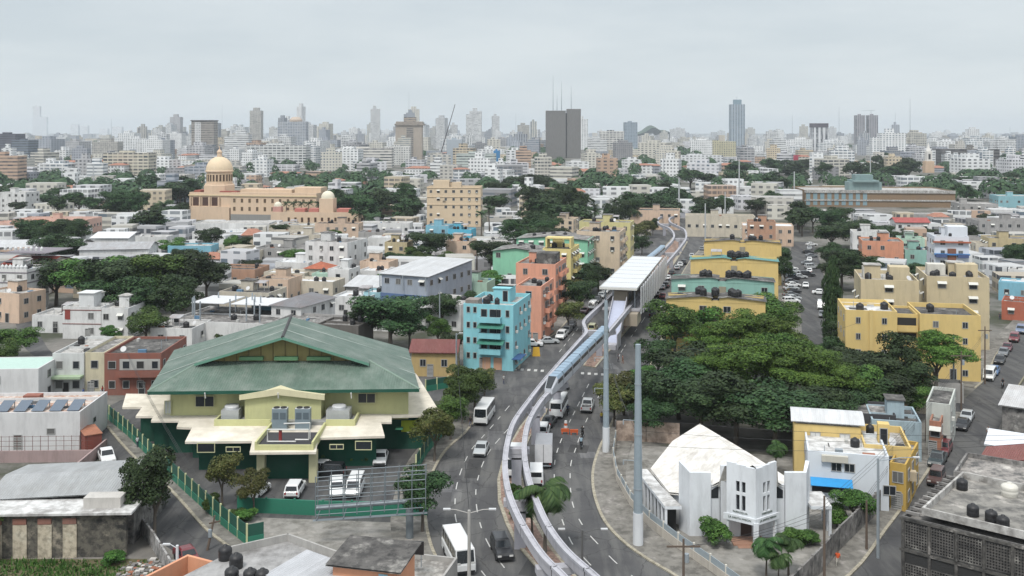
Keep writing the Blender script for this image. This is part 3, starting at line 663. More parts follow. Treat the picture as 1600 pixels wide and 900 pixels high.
# ---------------------------------------------------------------- people, by a skinned skeleton
def skin_body(verts, edges, radii, name):
    me = bpy.data.meshes.new(name); me.from_pydata(verts, edges, []); o = bpy.data.objects.new(name, me); COL.objects.link(o)
    m = o.modifiers.new('s', 'SKIN'); 
    for i, r in enumerate(radii): me.skin_vertices[0].data[i].radius = (r, r)
    me.skin_vertices[0].data[0].use_root = True
    o.modifiers.new('u', 'SUBSURF').levels = 1
    dg = bpy.context.evaluated_depsgraph_get(); r = bpy.data.meshes.new_from_object(o.evaluated_get(dg))
    bpy.data.objects.remove(o); return r
def skel(pose):
    v = [(0,0,.95),(0,0,1.15),(0,0,1.4),(0,.0,1.5),(0,.02,1.62),(0,.02,1.72)]; e = [(0,1),(1,2),(2,3),(3,4),(4,5)]; r = [.13,.13,.15,.055,.095,.07]
    for s in (-1, 1):
        n = len(v)
        if pose == 'ride':
            v += [(s*.18,.0,1.4),(s*.24,.2,1.15),(s*.26,.45,1.08),(s*.26,.52,1.08)]; lg = [(s*.11,0,.88),(s*.17,.38,.75),(s*.17,.22,.35),(s*.17,.36,.3)]
        else:
            k = .12*s; v += [(s*.19,0,1.4),(s*.23,-k*.6,1.12),(s*.22,k*.8+.08,.88),(s*.21,k+.1,.8)]; lg = [(s*.1,0,.88),(s*.11,k*.9+.03,.5),(s*.11,k*1.2-.04,.1),(s*.11,k*1.2+.12,.05)]
        r += [.06,.05,.035,.035]; e += [(2,n),(n,n+1),(n+1,n+2),(n+2,n+3)]; n = len(v); v += lg; r += [.095,.065,.045,.04]; e += [(0,n),(n,n+1),(n+1,n+2),(n+2,n+3)]
    return v, e, r
PM = {}
def person_mesh(pose, shirt, pants):
    k = (pose, shirt, pants)
    if k not in PM:
        me = skin_body(*skel(pose), 'person'); me.materials.clear()
        for c, nm in ((pants, 'trouser_cloth'), (shirt, 'shirt_cloth'), ((.18,.1,.07), 'skin'), ((.02,.015,.012), 'hair')): me.materials.append(plain(c, .85, name=nm))
        for p in me.polygons:
            c = p.center; i = 1 if c.z > .98 else 0
            if c.z > 1.5 or (abs(c.x) > .17 and .7 < c.z < 1.2): i = 2
            if c.z > 1.7 or (c.z > 1.58 and c.y < .0): i = 3
            p.material_index = i; p.use_smooth = True
        PM[k] = me
    return PM[k]
def person(px, py, label, shirt, pants, head=180, pose='walk', pos=None, z=.0):
    x, y = pos or G(px, py, z); o = obj('person', person_mesh(pose, shirt, pants), None, (x, y, z+(.0 if pose == 'walk' else .02)), -radians(head)); return tag(o, label, 'person')
MOTO = None
def motorbike(px, py, head, label, col=(.02,.02,.02), rider=None):
    x, y = G(px, py); t = thing('motorcycle', label, 'motorcycle', (x, y, .015), -radians(head))
    for yy in (-.62, .62): MB().tube([(-.05,yy,.3),(.05,yy,.3)], .3, 14).build('wheel', TYRE, t)
    MB().tube([(0,.62,.3),(0,.5,.7),(0,.42,.95)], .04, 6).tube([(-.32,.38,1.0),(0,.44,.95),(.32,.38,1.0)], .025, 6).build('handlebar', STEEL, t)
    MB().box(-.12,-.1,.3,.12,.3,.62).box(-.13,.05,.62,.13,.45,.82).build('body', plain(col, .3, name='motorbike_paint'), t); MB().box(-.13,-.65,.66,.13,.05,.78).build('seat', BLACKM, t)
    MB().tube([(.12,.1,.32),(.16,-.7,.36)], .04, 6).build('exhaust', STEEL, t)
    if rider: person(px, py, rider[0], rider[1], rider[2], head, 'ride', (x, y), -.02)
    return t
# ---------------------------------------------------------------- elevated guideway, station, trains
ZB = 6.5
BEAM = paint((.43,.43,.465), .5, .7); BEAMD = paint((.34,.34,.38), .5, .7); JOINT = plain((.06,.06,.065), .8, name='joint_rubber')
def zp(px, py, z=ZB): x, y = G(px, py, z); return (x, y, z)
LP = [(925,955),(905,930),(882,900),(850,868),(825,832),(805,795),(793,760),(789,725),(793,690),(803,658),(826,625),(851,593),(882,557),(907,529),(916,518),(913,508),(912,502),(920,492),(952,463),(989,430),(1030,396),(1041,385),(1051,374),(1053,365),(1046,356),(1034,351),(1028,346),(1031,339),(1048,334),(1076,332)]
RP = [(985,955),(960,930),(932,900),(887,860),(858,822),(840,785),(827,750),(820,715),(820,685),(827,655),(846,624),(866,603),(915,553),(948,520),(983,479),(1010,447),(1046,405),(1063,385),(1072,371),(1070,359),(1060,353),(1048,347),(1046,341),(1055,337),(1078,336)]
LC = catmull([zp(*p) for p in LP], 6); RC = catmull([zp(*p) for p in RP], 6)
gw = thing('monorail_guideway', 'pale lilac elevated monorail guideway with two curving beams over the avenue', 'guideway', (*G(846,850),0)); go = gw.location
prof = [(-.24,-1.1),(.24,-1.1),(.24,-.3),(.32,-.26),(.32,0),(.2,0),(.2,-.1),(-.2,-.1),(-.2,0),(-.32,0),(-.32,-.26),(-.24,-.3)]
prof2 = [(a*1.03, b+(.006 if b > -.5 else -.01)) for a, b in prof]
for P in (LC, RC):
    bm_ = MB().sweep(P, prof).build('beam', BEAM, gw, go); acc = 0
    for A_, B_ in zip(P, P[1:]):
        L_ = (B_-A_).length; acc += L_
        if acc > 9: acc = 0; MB().sweep([tuple(A_), tuple(A_+(B_-A_).normalized()*.14)], prof2).build('joint', JOINT, bm_, go)
for a, b in [((846,864),(888,861)), ((794,762),(831,762)), ((793,684),(821,684)), ((827,623),(847,623)), ((857,586),(883,586)), ((914,506),(959,507)), ((1037,389),(1060,389)), ((1053,367),(1073,367)), ((1029,345),(1047,345))]:
    A, B = Vector(zp(*a)), Vector(zp(*b)); d = (B-A); L = d.length; d.normalize(); r = Vector((-d.y, d.x, 0)); c = (A+B)/2
    pr = MB(); 
    def hb(mb, u0, u1, v0, v1, z0, z1, taper=0):
        q = []
        for z, e_ in ((z0, taper), (z1, 0)):
            for u, v in ((u0+e_, v0), (u1-e_, v0), (u1-e_, v1), (u0+e_, v1)): q.append(tuple(c+d*u+r*v+Vector((0,0,z-c.z))))
        n = len(mb.v); mb.v += q
        for f in ((0,3,2,1),(4,5,6,7),(0,1,5,4),(1,2,6,5),(2,3,7,6),(3,0,4,7)): mb.f.append([n+i for i in f]); mb.m.append(0)
        return mb
    col_ = hb(MB(), -.62, .62, -.5, .5, 0, ZB-2.4).build('pier', BEAMD, gw, go)
    o = hb(hb(MB(), -L/2-.5, L/2+.5, -.55, .55, ZB-1.9, ZB-1.26), -L/2-.3, L/2+.3, -.5, .5, ZB-2.6, ZB-1.9, L/2-.5).build('crossbeam', BEAM, col_, go)
# nosing walkway between beams near the station
def train(name, label, path, i0, n, seg):
    """coaches set end to end along the beam from path point i0"""
    acc = 0; P = []; k = i0; cur = Vector(path[i0]); 
    pts = [cur]; i = i0
    need = n*seg
    while sum((pts[j+1]-pts[j]).length for j in range(len(pts)-1)) < need and i < len(path)-1: i += 1; pts.append(Vector(path[i]))
    def at(s):
        for a, b in zip(pts, pts[1:]):
            l = (b-a).length
            if s <= l: return a+(b-a)*(s/l)
            s -= l
        return pts[-1]
    t = thing(name, label, 'train', pts[0]); o0 = pts[0]
    W2, zb, zs, zt = .85, -.35, 1.3, 1.7
    TB, TR_, TG, SEAM = plain((.5,.52,.56), .35, name='train_body_paint'), plain((.24,.34,.44), .3, name='pale_blue_roof_panel'), CGLASS, plain((.05,.07,.1), .5, name='dark_gangway')
    for c in range(n):
        a, b = at(c*seg+.12), at((c+1)*seg-.12); d = (b-a).normalized(); r = Vector((d.y, -d.x, 0))
        def P3(s, u, z): return tuple(a+(b-a)*s+r*u+Vector((0,0,z)))
        nose = c == 0; mb = MB(); s0 = 0.0
        ring = [(-W2,zb),(-W2,zs),(-.62,zt),(.62,zt),(W2,zs),(W2,zb)]
        rA = [P3(.42 if nose else 0, u, z) for u, z in ring]; rB = [P3(1, u, z) for u, z in ring]
        n0 = len(mb.v); mb.v += rA+rB
        for j in range(6): mb.f.append([n0+j, n0+(j+1)%6, n0+6+(j+1)%6, n0+6+j][::-1]); mb.m.append(1 if j in (1,2,3) else 0)
        mb.f.append([n0+6+j for j in range(6)]); mb.m.append(0)
        if nose:
            rN = [P3(0, u*.7, z) for u, z in [(-W2,zb),(-W2,.35),(-.62,.5),(.62,.5),(W2,.35),(W2,zb)]]; n1 = len(mb.v); mb.v += rN
            for j in range(6): mb.f.append([n1+j, n1+(j+1)%6, n0+(j+1)%6, n0+j][::-1]); mb.m.append(0)
            mb.f.append([n1+j for j in range(6)][::-1]); mb.m.append(0)
        cc = mb.build('coach', [TB, TR_], t, o0)
        if nose:
            q = [rN[2], rN[3], rA[3], rA[2]]; up = Vector((0,0,.03)); MB().face([tuple(Vector(v)+up-d*.02) for v in q]).build('windshield', TG, cc, o0)
            MB().face([P3(0,-.55,zb+.1), P3(0,.55,zb+.1), P3(0,.5,.25), P3(0,-.5,.25)]).build('nose_panel', TG, cc, o0) if False else None
        for s in (-1, 1):
            MB().face([P3(.46 if nose else .05, s*(W2+.012), .55), P3(.95, s*(W2+.012), .55), P3(.95, s*(W2+.012), 1.15), P3(.46 if nose else .05, s*(W2+.012), 1.15)]).build('side_window', TG, cc, o0)
        for q in ((.34, .36), (.67, .69)) if not nose else ((.72, .74),):
            MB().face([P3(q[0], -.6, zt+.012), P3(q[1], -.6, zt+.012), P3(q[1], .6, zt+.012), P3(q[0], .6, zt+.012)]).build('roof_seam', SEAM, cc, o0)
        if c: MB().sweep([tuple(at(c*seg-.16)), tuple(at(c*seg+.16))], [(-.8,-.2),(.8,-.2),(.8,1.5),(-.8,1.5)]).build('gangway', SEAM, cc, o0)
def near_i(path, px, py): 
    q = Vector(zp(px, py)); return min(range(len(path)), key=lambda i: (Vector(path[i])-q).length)
train('monorail_train', 'long blue-roofed monorail train crossing above the intersection', RC, near_i(RC, 857, 613), 7, 6.2)
train('monorail_train', 'blue-roofed monorail train beyond the station roof', LC, near_i(LC, 1003, 417), 5, 8.5)
# station
sx, sy = G(937, 449, 10.5); ex, ey = G(989, 400, 10.5); SY = atan2(-(ex-sx), ey-sy); SL = sqrt((ex-sx)**2+(ey-sy)**2); SW = 8.2
st = thing('monorail_station', 'long white-roofed elevated monorail station with ribbed side screen', 'station', (sx, sy, 0), SY)
ROOFW = plain((.60,.63,.66), .45, name='white_roof_sheet'); SCRN = plain((.55,.55,.56), .6, name='white_screen_panel'); SOFF = plain((.4,.37,.33), .7, name='soffit_board')
MB().box(0, 0, 10.2, SW, SL, 10.5, 1, 0).build('roof', [ROOFW, SOFF], st)
mb = MB(); mb.box(-.08,-.08,10.1,SW+.08,-.002,10.62).box(-.08,-.002,10.1,-.002,SL,10.62).box(SW+.002,-.002,10.1,SW+.08,SL,10.62).build('roof_edge', plain((.6,.6,.56), .5, name='roof_trim'), st)
for i in range(9):
    y = 1.2+i*(SL-2)/8; MB().box(0.1, y, 10.5, SW-.1, y+.09, 10.56).build('roof_seam', SOFF, st)
x0 = SW+.9; n = 30
for i in range(n):
    y = i*SL/n; dx = .25 if i % 2 else -.0
    o = MB().box(x0+dx, y+.04, 4.9, x0+dx+.12, y+SL/n-.06, 10.9).build('screen_panel', SCRN, st)
for z in (5.2, 7.6, 10.3): MB().box(x0-.12, 0, z, x0-.02, SL, z+.12).build('screen_rail', STEEL, st)
MB().box(.4, 1, 5.3, SW+.6, SL-1, 5.75).build('platform', BEAM, st)
MB().box(2.6, 4, 5.75, 5.6, SL-4, 9.2).build('glazed_hall', plain((.38,.33,.26), .5, name='beige_cladding'), st)
for i in range(7): MB().box(5.61, 6+i*7, 6.6, 5.66, 11+i*7, 8.6).build('hall_window', GLASS, st)
for y in (3, SL*.25, SL*.5, SL*.75, SL-4):
    MB().box(3.2, y, 0, 4.8, y+1.4, 5.3).build('column', BEAMD, st)
    for xx in (.7, SW-.9): MB().box(xx, y, 5.75, xx+.25, y+.25, 10.2).build('roof_post', STEEL, st)
    MB().box(.6, y+.2, 4.7, SW+.5, y+1.2, 5.29).build('platform_beam', BEAM, st)
MB().box(4.2, -2, 2.6, SW+.4, 5, 5.2).build('stair_landing', plain((.38,.33,.26), .5, name='beige_cladding'), st)
mb = MB(); a, b = 3.0, 5.9
for (u0, u1, m) in ((a, b, 0), (a-.15, a, 1), (b, b+.15, 1)):
    lo = -.35 if m == 0 else -.6; hi = 0 if m == 0 else .95
    mb.face([(u0,-12.5,1+hi),(u1,-12.5,1+hi),(u1,.6,7.6+hi),(u0,.6,7.6+hi)], m).face([(u0,-12.5,1+lo),(u0,.6,7.6+lo),(u1,.6,7.6+lo),(u1,-12.5,1+lo)], m).face([(u0,-12.5,1+lo),(u0,-12.5,1+hi),(u0,.6,7.6+hi),(u0,.6,7.6+lo)], m).face([(u1,-12.5,1+lo),(u1,.6,7.6+lo),(u1,.6,7.6+hi),(u1,-12.5,1+hi)], m).face([(u0,-12.5,1+lo),(u1,-12.5,1+lo),(u1,-12.5,1+hi),(u0,-12.5,1+hi)], m)
mb.build('access_ramp', [plain((.42,.45,.56), .5, name='pale_blue_decking'), BEAM], st)
MB().box(3.1, -15, 0, 5.8, -12.5, 1.0).box(5.95, -14.8, 0, 6.1, -9.5, 3.2).build('ramp_base', BEAM, st)
# ---------------------------------------------------------------- green sports pavilion
YEL = paint((.52,.52,.27), .2); DGRN = paint((.010,.075,.048), .25); GRF = corr((.092,.14,.11), (.22,.25,.22), .6, 0, .35); GRFS = corr((.088,.135,.108), (.22,.25,.22), .6, 1, .35)
CRM = concrete((.66,.61,.52), (.5,.46,.38), (.72,.68,.6), .12)
PWHT0 = plain((.6,.6,.58), .5, name='white_downpipe'); pv = thing('sports_pavilion', 'large pavilion with green ribbed gabled roof, pale yellow walls and cream porch roofs', 'sports hall', (-33, 136, 0)); po = (-33, 136, 0)
E = [(-49.8,135.5,9.6),(-12.8,137,9.6),(-17,162.3,9.6),(-55,161.5,9.6)]; gF, gB = (-32.6,142.6,15.7), (-35.2,158,15.7); gl, gr = (-44.6,143.0,11.9), (-20.9,143.4,11.9)
hw = [(-47.8,138.8),(-14.6,139.8),(-18.8,160.6),(-53,159.8)]
MB().prism(hw, 4.6, 9.5).build('wall', YEL, pv, po)
GO = (gF[0], gF[1]-1.7, gF[2]+.25); 
mb = MB()
mb.face([E[0], E[1], (-20.6,143.4,12.0), (-44.9,143.0,12.0)], 0)            # front hip
mb.face([E[1], E[2], gB, GO, (-20.4,141.6,12.05), (-20.6,143.4,12.0)], 1)  # east slope
mb.face([E[3], E[0], (-44.9,143.0,12.0), (-45.3,141.4,12.05), GO, gB], 1)
mb.face([E[2], E[3], gB], 0)
mb.build('roof', [GRF, GRFS], pv, po)
mb = MB(); 
for a, b in ((E[0],E[1]),(E[1],E[2]),(E[2],E[3]),(E[3],E[0])):
    mb.face([a, b, (b[0],b[1],b[2]-.45), (a[0],a[1],a[2]-.45)])
mb.face([(e[0],e[1],e[2]-.44) for e in E][::-1]); mb.build('fascia', DGRN, pv, po)
MB().face([(-44.6,143.3,11.9),(-20.9,143.7,11.9),(-32.6,143.5,15.6)]).build('gable', paint((.34,.29,.12), .3), pv, po)
for i in range(13):
    x = -43.3+i*1.75; zt = 11.95+(15.6-11.95)*(1-abs(x+32.6)/11.8)-.15
    if zt > 12.2: MB().box(x-.06, 143.2+.017*(x+44), 11.9, x+.06, 143.3+.017*(x+44), zt).build('gable_batten', paint((.2,.17,.08), .2), pv, po)
for x in (-37.5, -32.5, -27.8): MB().box(x-1.7, 142.5, 12.25, x+1.7, 143.2, 12.75).build('louvre_vent', plain((.12,.26,.13), .5, name='green_louvre'), pv, po)
for s in (-1, 1):
    P0 = Vector(GO); P1 = Vector((-20.4,141.6,12.05) if s > 0 else (-45.3,141.4,12.05)); dn = Vector((0,0,-.38))
    MB().face([tuple(P0), tuple(P1), tuple(P1+dn), tuple(P0+dn)]).build('bargeboard', plain((.12,.27,.2), .5, name='green_bargeboard'), pv, po)
for (A_, B_) in ((E[0], (-44.9,143.0,12.0)), (E[1], (-20.6,143.4,12.0))): MB().tube([tuple(A_), B_], .13, 6).build('hip_cap', plain((.2,.27,.22), .6, name='hip_capping'), pv, po)
for t_ in (.33, .68):
    for a_, b_ in ((E[0], E[3]), (E[1], E[2])):
        p_ = Vector(a_)*(1-t_)+Vector(b_)*t_; q_ = Vector(GO)*(1-t_)+Vector(gB)*t_; MB().tube([tuple(p_+Vector((0,0,.03))), tuple(q_+Vector((0,0,.03)))], .05, 4).build('sheet_lap', plain((.36,.4,.37), .6, name='pale_sheet_lap'), pv, po)
for x_ in (-42, -32, -22): MB().tube([(x_,135.6,9.4),(x_,135.9,8.6)], .09, 6).build('downpipe', PWHT0, pv, po)
MB().tube([GO, gB], .22, 6).build('ridge_cap', plain((.05,.05,.05), .7, name='dark_ridge_cap'), pv, po)
pr = [(197,615),(191,636),(222,636),(212,650),(240,650),(236,657),(280,657),(276,667),(300,668),(289,690),(394,689),(390,707),(494,706),(497,684),(601,681),(595,659),(612,659),(612,650),(690,648),(651,585),(640,575)]
ZR = 4.4
zr_ = lambda py: min(5.45, 4.4+(707-py)*.016)
P = [(*G(a, b, zr_(b)), zr_(b)) for a, b in pr]; P += [(-17.5,150,5.4),(-19,139.9,5.4),(-47,138.9,5.4),(-50,150,5.4)]
ZP = {(round(p[0],3), round(p[1],3)): p[2] for p in P}
mbp = MB().prism([(p[0], p[1]) for p in P], 0, ZR, zf=lambda p: ZP[(round(p[0],3), round(p[1],3))])
mbp.v = [(x, y, ZP[(round(x,3), round(y,3))]-.3 if z == 0 else z) for x, y, z in mbp.v]; mbp.build('porch_roof', CRM, pv, po)
c0 = Vector((-33, 150)); Q = []
for p in P:
    v = Vector(p[:2]); d = (c0-v); k = 2.2/max(d.length, 1); q = v+d*k; Q.append((q.x, q.y+.8, p[2]-.32))
ZQ = {(round(q[0],3), round(q[1],3)): q[2] for q in Q}
MB().prism([q[:2] for q in Q], 0, 4, zf=lambda p: ZQ[(round(p[0],3), round(p[1],3))]).build('lower_wall', DGRN, pv, po)
def wpx(xl, xr, yt, yb, Y, m=GLASS, fr=True, nm='window', par=None, off=None):
    X0, X1 = (xl-CX)*Y/FX, (xr-CX)*Y/FX; z1, z0 = H-(yt-HY)*Y/FX, H-(yb-HY)*Y/FX
    return window(par, (X0+X1)/2-off[0], Y-off[1], (z0+z1)/2, X1-X0, z1-z0, 0, 5 if not fr else 0, plain((.5,.5,.3), .6, name='pale_window_frame'), nm, m)
wpx(306, 334, 619, 635, 138.6, par=pv, off=po); wpx(560, 586, 615, 629, 139.2, par=pv, off=po); wpx(258, 267, 627, 646, 138.6, m=plain((.5,.52,.5), .6, name='white_door_leaf'), nm='door', par=pv, off=po)
wpx(516, 536, 695, 701, 127.3, par=pv, off=po); wpx(354, 375, 699, 705, 127.3, par=pv, off=po); wpx(556, 580, 690, 702, 127.9, par=pv, off=po, fr=False); wpx(309, 335, 693, 706, 128.4, par=pv, off=po, fr=False)
def bx(par, off, x0, y0, z0, x1, y1, z1, nm, m, mt=None):
    return MB().box(x0-off[0], y0-off[1], z0, x1-off[0], y1-off[1], z1, 0, 1 if mt else None).build(nm, [m, mt] if mt else m, par)
bx(pv, po, -32.6, 126.6, 4.2, -25.6, 126.85, 5.1, 'parapet', YEL); bx(pv, po, -32.85, 126.6, 4.2, -32.6, 135.2, 5.5, 'parapet', YEL); bx(pv, po, -25.6, 126.6, 4.2, -25.35, 135.2, 5.5, 'parapet', YEL)
bx(pv, po, -32.59, 126.86, 4.2, -25.61, 136.6, 4.9, 'plant_deck', plain((.05,.05,.055), .8, name='dark_deck'))
bx(pv, po, -40.3, 135.0, 4.6, -32.86, 135.25, 5.9, 'parapet', YEL); bx(pv, po, -25.34, 135.0, 4.6, -21.6, 135.25, 5.9, 'parapet', YEL); bx(pv, po, -40.3, 135.26, 4.6, -21.6, 138.4, 5.5, 'plant_deck', plain((.3,.3,.29), .8, name='grey_deck'))
bx(pv, po, -40.55, 135.0, 4.6, -40.3, 139, 5.9, 'parapet', YEL); bx(pv, po, -21.6, 135.0, 4.6, -21.35, 139, 5.9, 'parapet', YEL)
ph = bx(pv, po, -36.8, 136.6, 4.72, -26.3, 140.5, 9.0, 'penthouse', YEL)
m_ = -32.0
MB().face([(-37.4,136,9.0),(m_,136,9.9),(m_,141,10.3),(-37.4,141,9.4)]).face([(m_,136,9.9),(-25.7,136,9.0),(-25.7,141,9.4),(m_,141,10.3)]).face([(-37.4,135.98,8.3),(m_,135.98,9.0),(m_,136,9.9),(-37.4,136,9.0)]).face([(m_,135.98,9.0),(-25.7,135.98,8.3),(-25.7,136,9.0),(m_,136,9.9)]).build('penthouse_roof', paint((.58,.54,.36), .2), ph, po)
for sx_, ww in ((-39.9, 2.4), (-25.5, 3.2)):
    bx(pv, po, sx_, 136.0, 5.51, sx_+ww, 138.3, 6.9, 'duct', plain((.5,.52,.53), .4, .4, name='duct_metal'))
    MB().lathe([(.01,6.9),(.95,6.9),(1.0,7.2),(.9,7.35),(.01,7.4)], (sx_+ww/2-po[0], 137.1-po[1]), 16).build('duct_fan', plain((.55,.56,.57), .4, name='fan_housing'), pv)
for x in (-32.3, -25.6):   # entrance columns
    bx(pv, po, x-.5, 127.4, 0, x+.5, 128.4, ZR-.36, 'column', paint((.5,.48,.3), .25))
bx(pv, po, -31.6, 130.75, .02, -26.3, 130.95, 3.6, 'entrance_door', INNER)
for k in range(2):
    x = (-32.3, -29.2)[k]; c = thing('condenser_unit', f'tall grey twin-fan cooling unit, {"west" if k == 0 else "east"} one of the pair on the porch', 'cooling unit', (x, 133.4, 4.92), 0, 'cooling units on the pavilion porch')
    MB().box(0, 0, 0, 2.0, 1.1, 2.9, 0, 1).build('casing', [plain((.2,.25,.28), .5, name='grey_casing'), plain((.5,.52,.52), .5, name='casing_top')], c)
    for j in range(2):
        MB().lathe([(.42,2.9),(.42,3.02),(.36,3.04),(.01,3.02)], (.52+j*.96, .55), 14).build('fan', BLACKM, c); MB().box(.14+j*.96, -.02, 1.5, .9+j*.96, -.004, 2.4).build('grille', plain((.1,.13,.15), .5, name='dark_grille'), c)
t = thing('pipe_frame', 'white pipework frame with red pump in front of the cooling units', 'pipework', (-31.9, 128.2, 4.91)); PW = plain((.6,.6,.58), .4, name='white_pipe')
MB().tube([(.3,0,.1),(.3,0,1.7),(5.6,0,1.7),(5.6,0,.4),(3.9,0,.4),(3.9,0,.1)], .1, 7).build('pipe', PW, t); MB().tube([(.3,0,.15),(3.9,0,.15)], .1, 7).tube([(2.2,.9,2.2),(5.6,.9,2.3),(5.6,.9,.2)], .09, 7).build('pipe', PW, t)
MB().tube([(1.9,.3,0),(1.9,.3,1.6)], .22, 10).build('pump', plain((.25,.04,.04), .5, name='red_pump_paint'), t)
# banner
def text(body, size, mat, par, loc, rz=0, ext=.01, rx=pi/2, name='lettering', align='CENTER'):
    c = bpy.data.curves.new(name, 'FONT'); c.body = body; c.size = size; c.extrude = ext; c.align_x = align; c.align_y = 'CENTER'; c.resolution_u = 2
    o = bpy.data.objects.new(name, c); COL.objects.link(o); dg = bpy.context.evaluated_depsgraph_get(); me = bpy.data.meshes.new_from_object(o.evaluated_get(dg)); bpy.data.objects.remove(o)
    me.materials.clear(); me.materials.append(mat); o = obj(name, me, par, loc); o.rotation_euler = (rx, 0, rz); return o
bx_, by_ = -14.9, 139.0
t = thing('banner', 'yellow and green club banner on the dark green pavilion wall', 'banner', (-14.6, 140.8, 2.5)); t.scale = (.62, 1, .95)
MB().box(-1.8, 0, 0, 3.4, .05, 1.7).build('cloth', plain((.42,.5,.05), .7, name='lime_banner_cloth'), t); MB().box(-1.9, -.02, .1, -.2, -.003, 1.6).build('emblem_field', plain((.05,.2,.12), .7, name='green_banner_cloth'), t)
MB().lathe([(.01,0),(.55,0),(.6,.03),(.01,.04)], sides=18).build('emblem', plain((.35,.42,.35), .7, name='emblem_print'), t); t.children[-1].location = (-1.05, -.03, .85); t.children[-1].rotation_euler = (pi/2, 0, 0)
INK = plain((.02,.05,.02), .7, name='dark_lettering'); text('Club', .62, INK, t, (1.3,-.01,1.25)); text('San Carlos', .62, INK, t, (1.4,-.01,.6))
# ---------------------------------------------------------------- white church
ch = thing('church', 'white church with pointed fan-shaped roof and folded slab towers', 'church', (26.3, 107, 0)); CW = paint((.68,.71,.74), .35, .8); CRW = concrete((.70,.68,.64), (.5,.47,.43), (.76,.74,.71), .3)
for s in (-1, 1):
    f = lambda *p: [(s*a, b, c) for a, b, c in p]
    A, F, L1_, B_, C_, D_ = (-1.0*0-.0, 24.5, 6.4), (0, 1.5, 8.6), (-5.6, 21, 5.2), (-9.2, 15.5, 3.5), (-8.2, 7.5, 3.5), (-6.4, 4.6, 4.3)
    A = (s*-.0-1.4*(1 if s > 0 else -1), 24.5, 6.4)
    if s > 0: A = (-1.4, 24.5, 6.4); L1_, B_, C_, D_ = (-5.6, 21, 5.2), (-9.2, 15.5, 3.5), (-8.2, 7.5, 3.5), (-6.4, 4.6, 4.3)
    else: A = (-1.4, 24.5, 6.4); L1_, B_, C_, D_ = (2.5, 15, 5.8), (4.6, 9.5, 5.4), (6.6, 6.0, 4.7), (6.4, 4.6, 4.6)
    f = lambda *p: list(p)
    q = f(A, L1_, B_, C_, D_, (-3.9 if s > 0 else 3.9, 3.9, 5.6), F); q = q if s > 0 else q[::-1]; s0 = s; s = -s0 if False else s0
    n_ = MB(); n_.face(q); n_.face([(a, b, c-.25) for a, b, c in q[::-1]])
    n_.build('roof', CRW, ch)
    # side and back walls
    w_ = MB()
    for a, b in ((L1_, B_), (B_, C_), (A, L1_), (C_, D_)):
        i = lambda p: (p[0]*.96, (p[1]-12)*.96+12, p[2]-.3)
        a_, b_ = i(a), i(b); w_.face([(a_[0], a_[1], 0), (b_[0], b_[1], 0), b_, a_] if s < 0 else [(b_[0], b_[1], 0), (a_[0], a_[1], 0), a_, b_])
    w_.build('wall', CW, ch)
    # folded slab tower
    t1 = MB(); t1.prism([(s*a, b) for a, b in ((-6.5,3.5),(-4.15,3.5),(-4.15,4.0),(-6.3,4.0),(-7.0,5.6),(-7.4,5.4))], 0, 0, zf=lambda p: 7.1 if abs(p[0]) < 6.6 else 7.8); t1.build('slab_tower', CW, ch)
    MB().box(min(s*-3.05, s*-4.15), 4.0, 0, max(s*-3.05, s*-4.15), 4.3, 5.6).build('recessed_wall', CW, ch)
    x0_, x1_ = sorted((s*-3.2, s*-4.0)); MB().face([(x0_, 3.96, 4.1), (x1_, 3.96, 4.1), (x1_, 3.96, 5.5 if s > 0 else 5.0)[:3], (x0_, 3.96, 5.0 if s > 0 else 5.5)]).build('window', GLASS, ch)
    # prow wing
    a, b = (s*-.02, 0), (s*-2.75, 1.9); dx, dy = b[0]-a[0], b[1]-a[1]; L = sqrt(dx*dx+dy*dy); u = (dx/L, dy/L); nrm = (-u[1]*s*-1, u[0]*s*-1); nrm = (0-u[1]*-s, u[0]*-s)
    def qd(mb, t0, t1_, z0, z1, o0, o1, zb=None):
        pts = []
        for z_, k in ((z0, 0), (z1, 1)):
            for t_, o_ in ((t0, o0), (t1_, o0), (t1_, o1), (t0, o1)):
                zz = z_ + (0 if not (k and zb) else zb*t_/L); pts.append((a[0]+u[0]*t_+nrm[0]*o_, a[1]+u[1]*t_+nrm[1]*o_, zz))
        n0 = len(mb.v); mb.v += pts
        for fc in ((0,3,2,1),(4,5,6,7),(0,1,5,4),(1,2,6,5),(2,3,7,6),(3,0,4,7)): mb.f.append([n0+i for i in (fc if s > 0 else fc[::-1])]); mb.m.append(0)
        return mb
    mw = MB(); qd(mw, 0, 1.15, 2.9, 8.7, 0, .3, .0); qd(mw, 2.25, L, 2.9, 8.9, 0, .3); qd(mw, 1.15, 2.25, 7.0, 8.8, 0, .3); qd(mw, 1.15, 2.25, 2.9, 3.8, 0, .3); qd(mw, 1.58, 1.82, 3.8, 7.0, 0, .3); qd(mw, 1.15, 2.25, 5.5, 5.8, .02, .28); mw.build('prow_wing', CW, ch)
    MB() ; gq = MB(); qd(gq, 1.15, 2.25, 3.8, 7.0, .31, .33); gq.build('lancet_window', GLASS, ch)
    bq = MB(); qd(bq, -.05, L+.3, 2.6, 3.3, -.14, -.005); bq.build('name_board', CW, ch)
    qs = MB(); qd(qs, L-.25, L, 0, 2.9, 0, .3); qs.build('porch_post', CW, ch)
    rz = atan2(u[1], u[0]) if s < 0 else atan2(u[1], u[0]); ang = rz if s > 0 else rz+pi; ang = atan2(-u[1], -u[0]) if s > 0 else atan2(-u[1], -u[0])
    face_dir = atan2(u[1], u[0]) if u[0] > 0 else atan2(-u[1], -u[0])
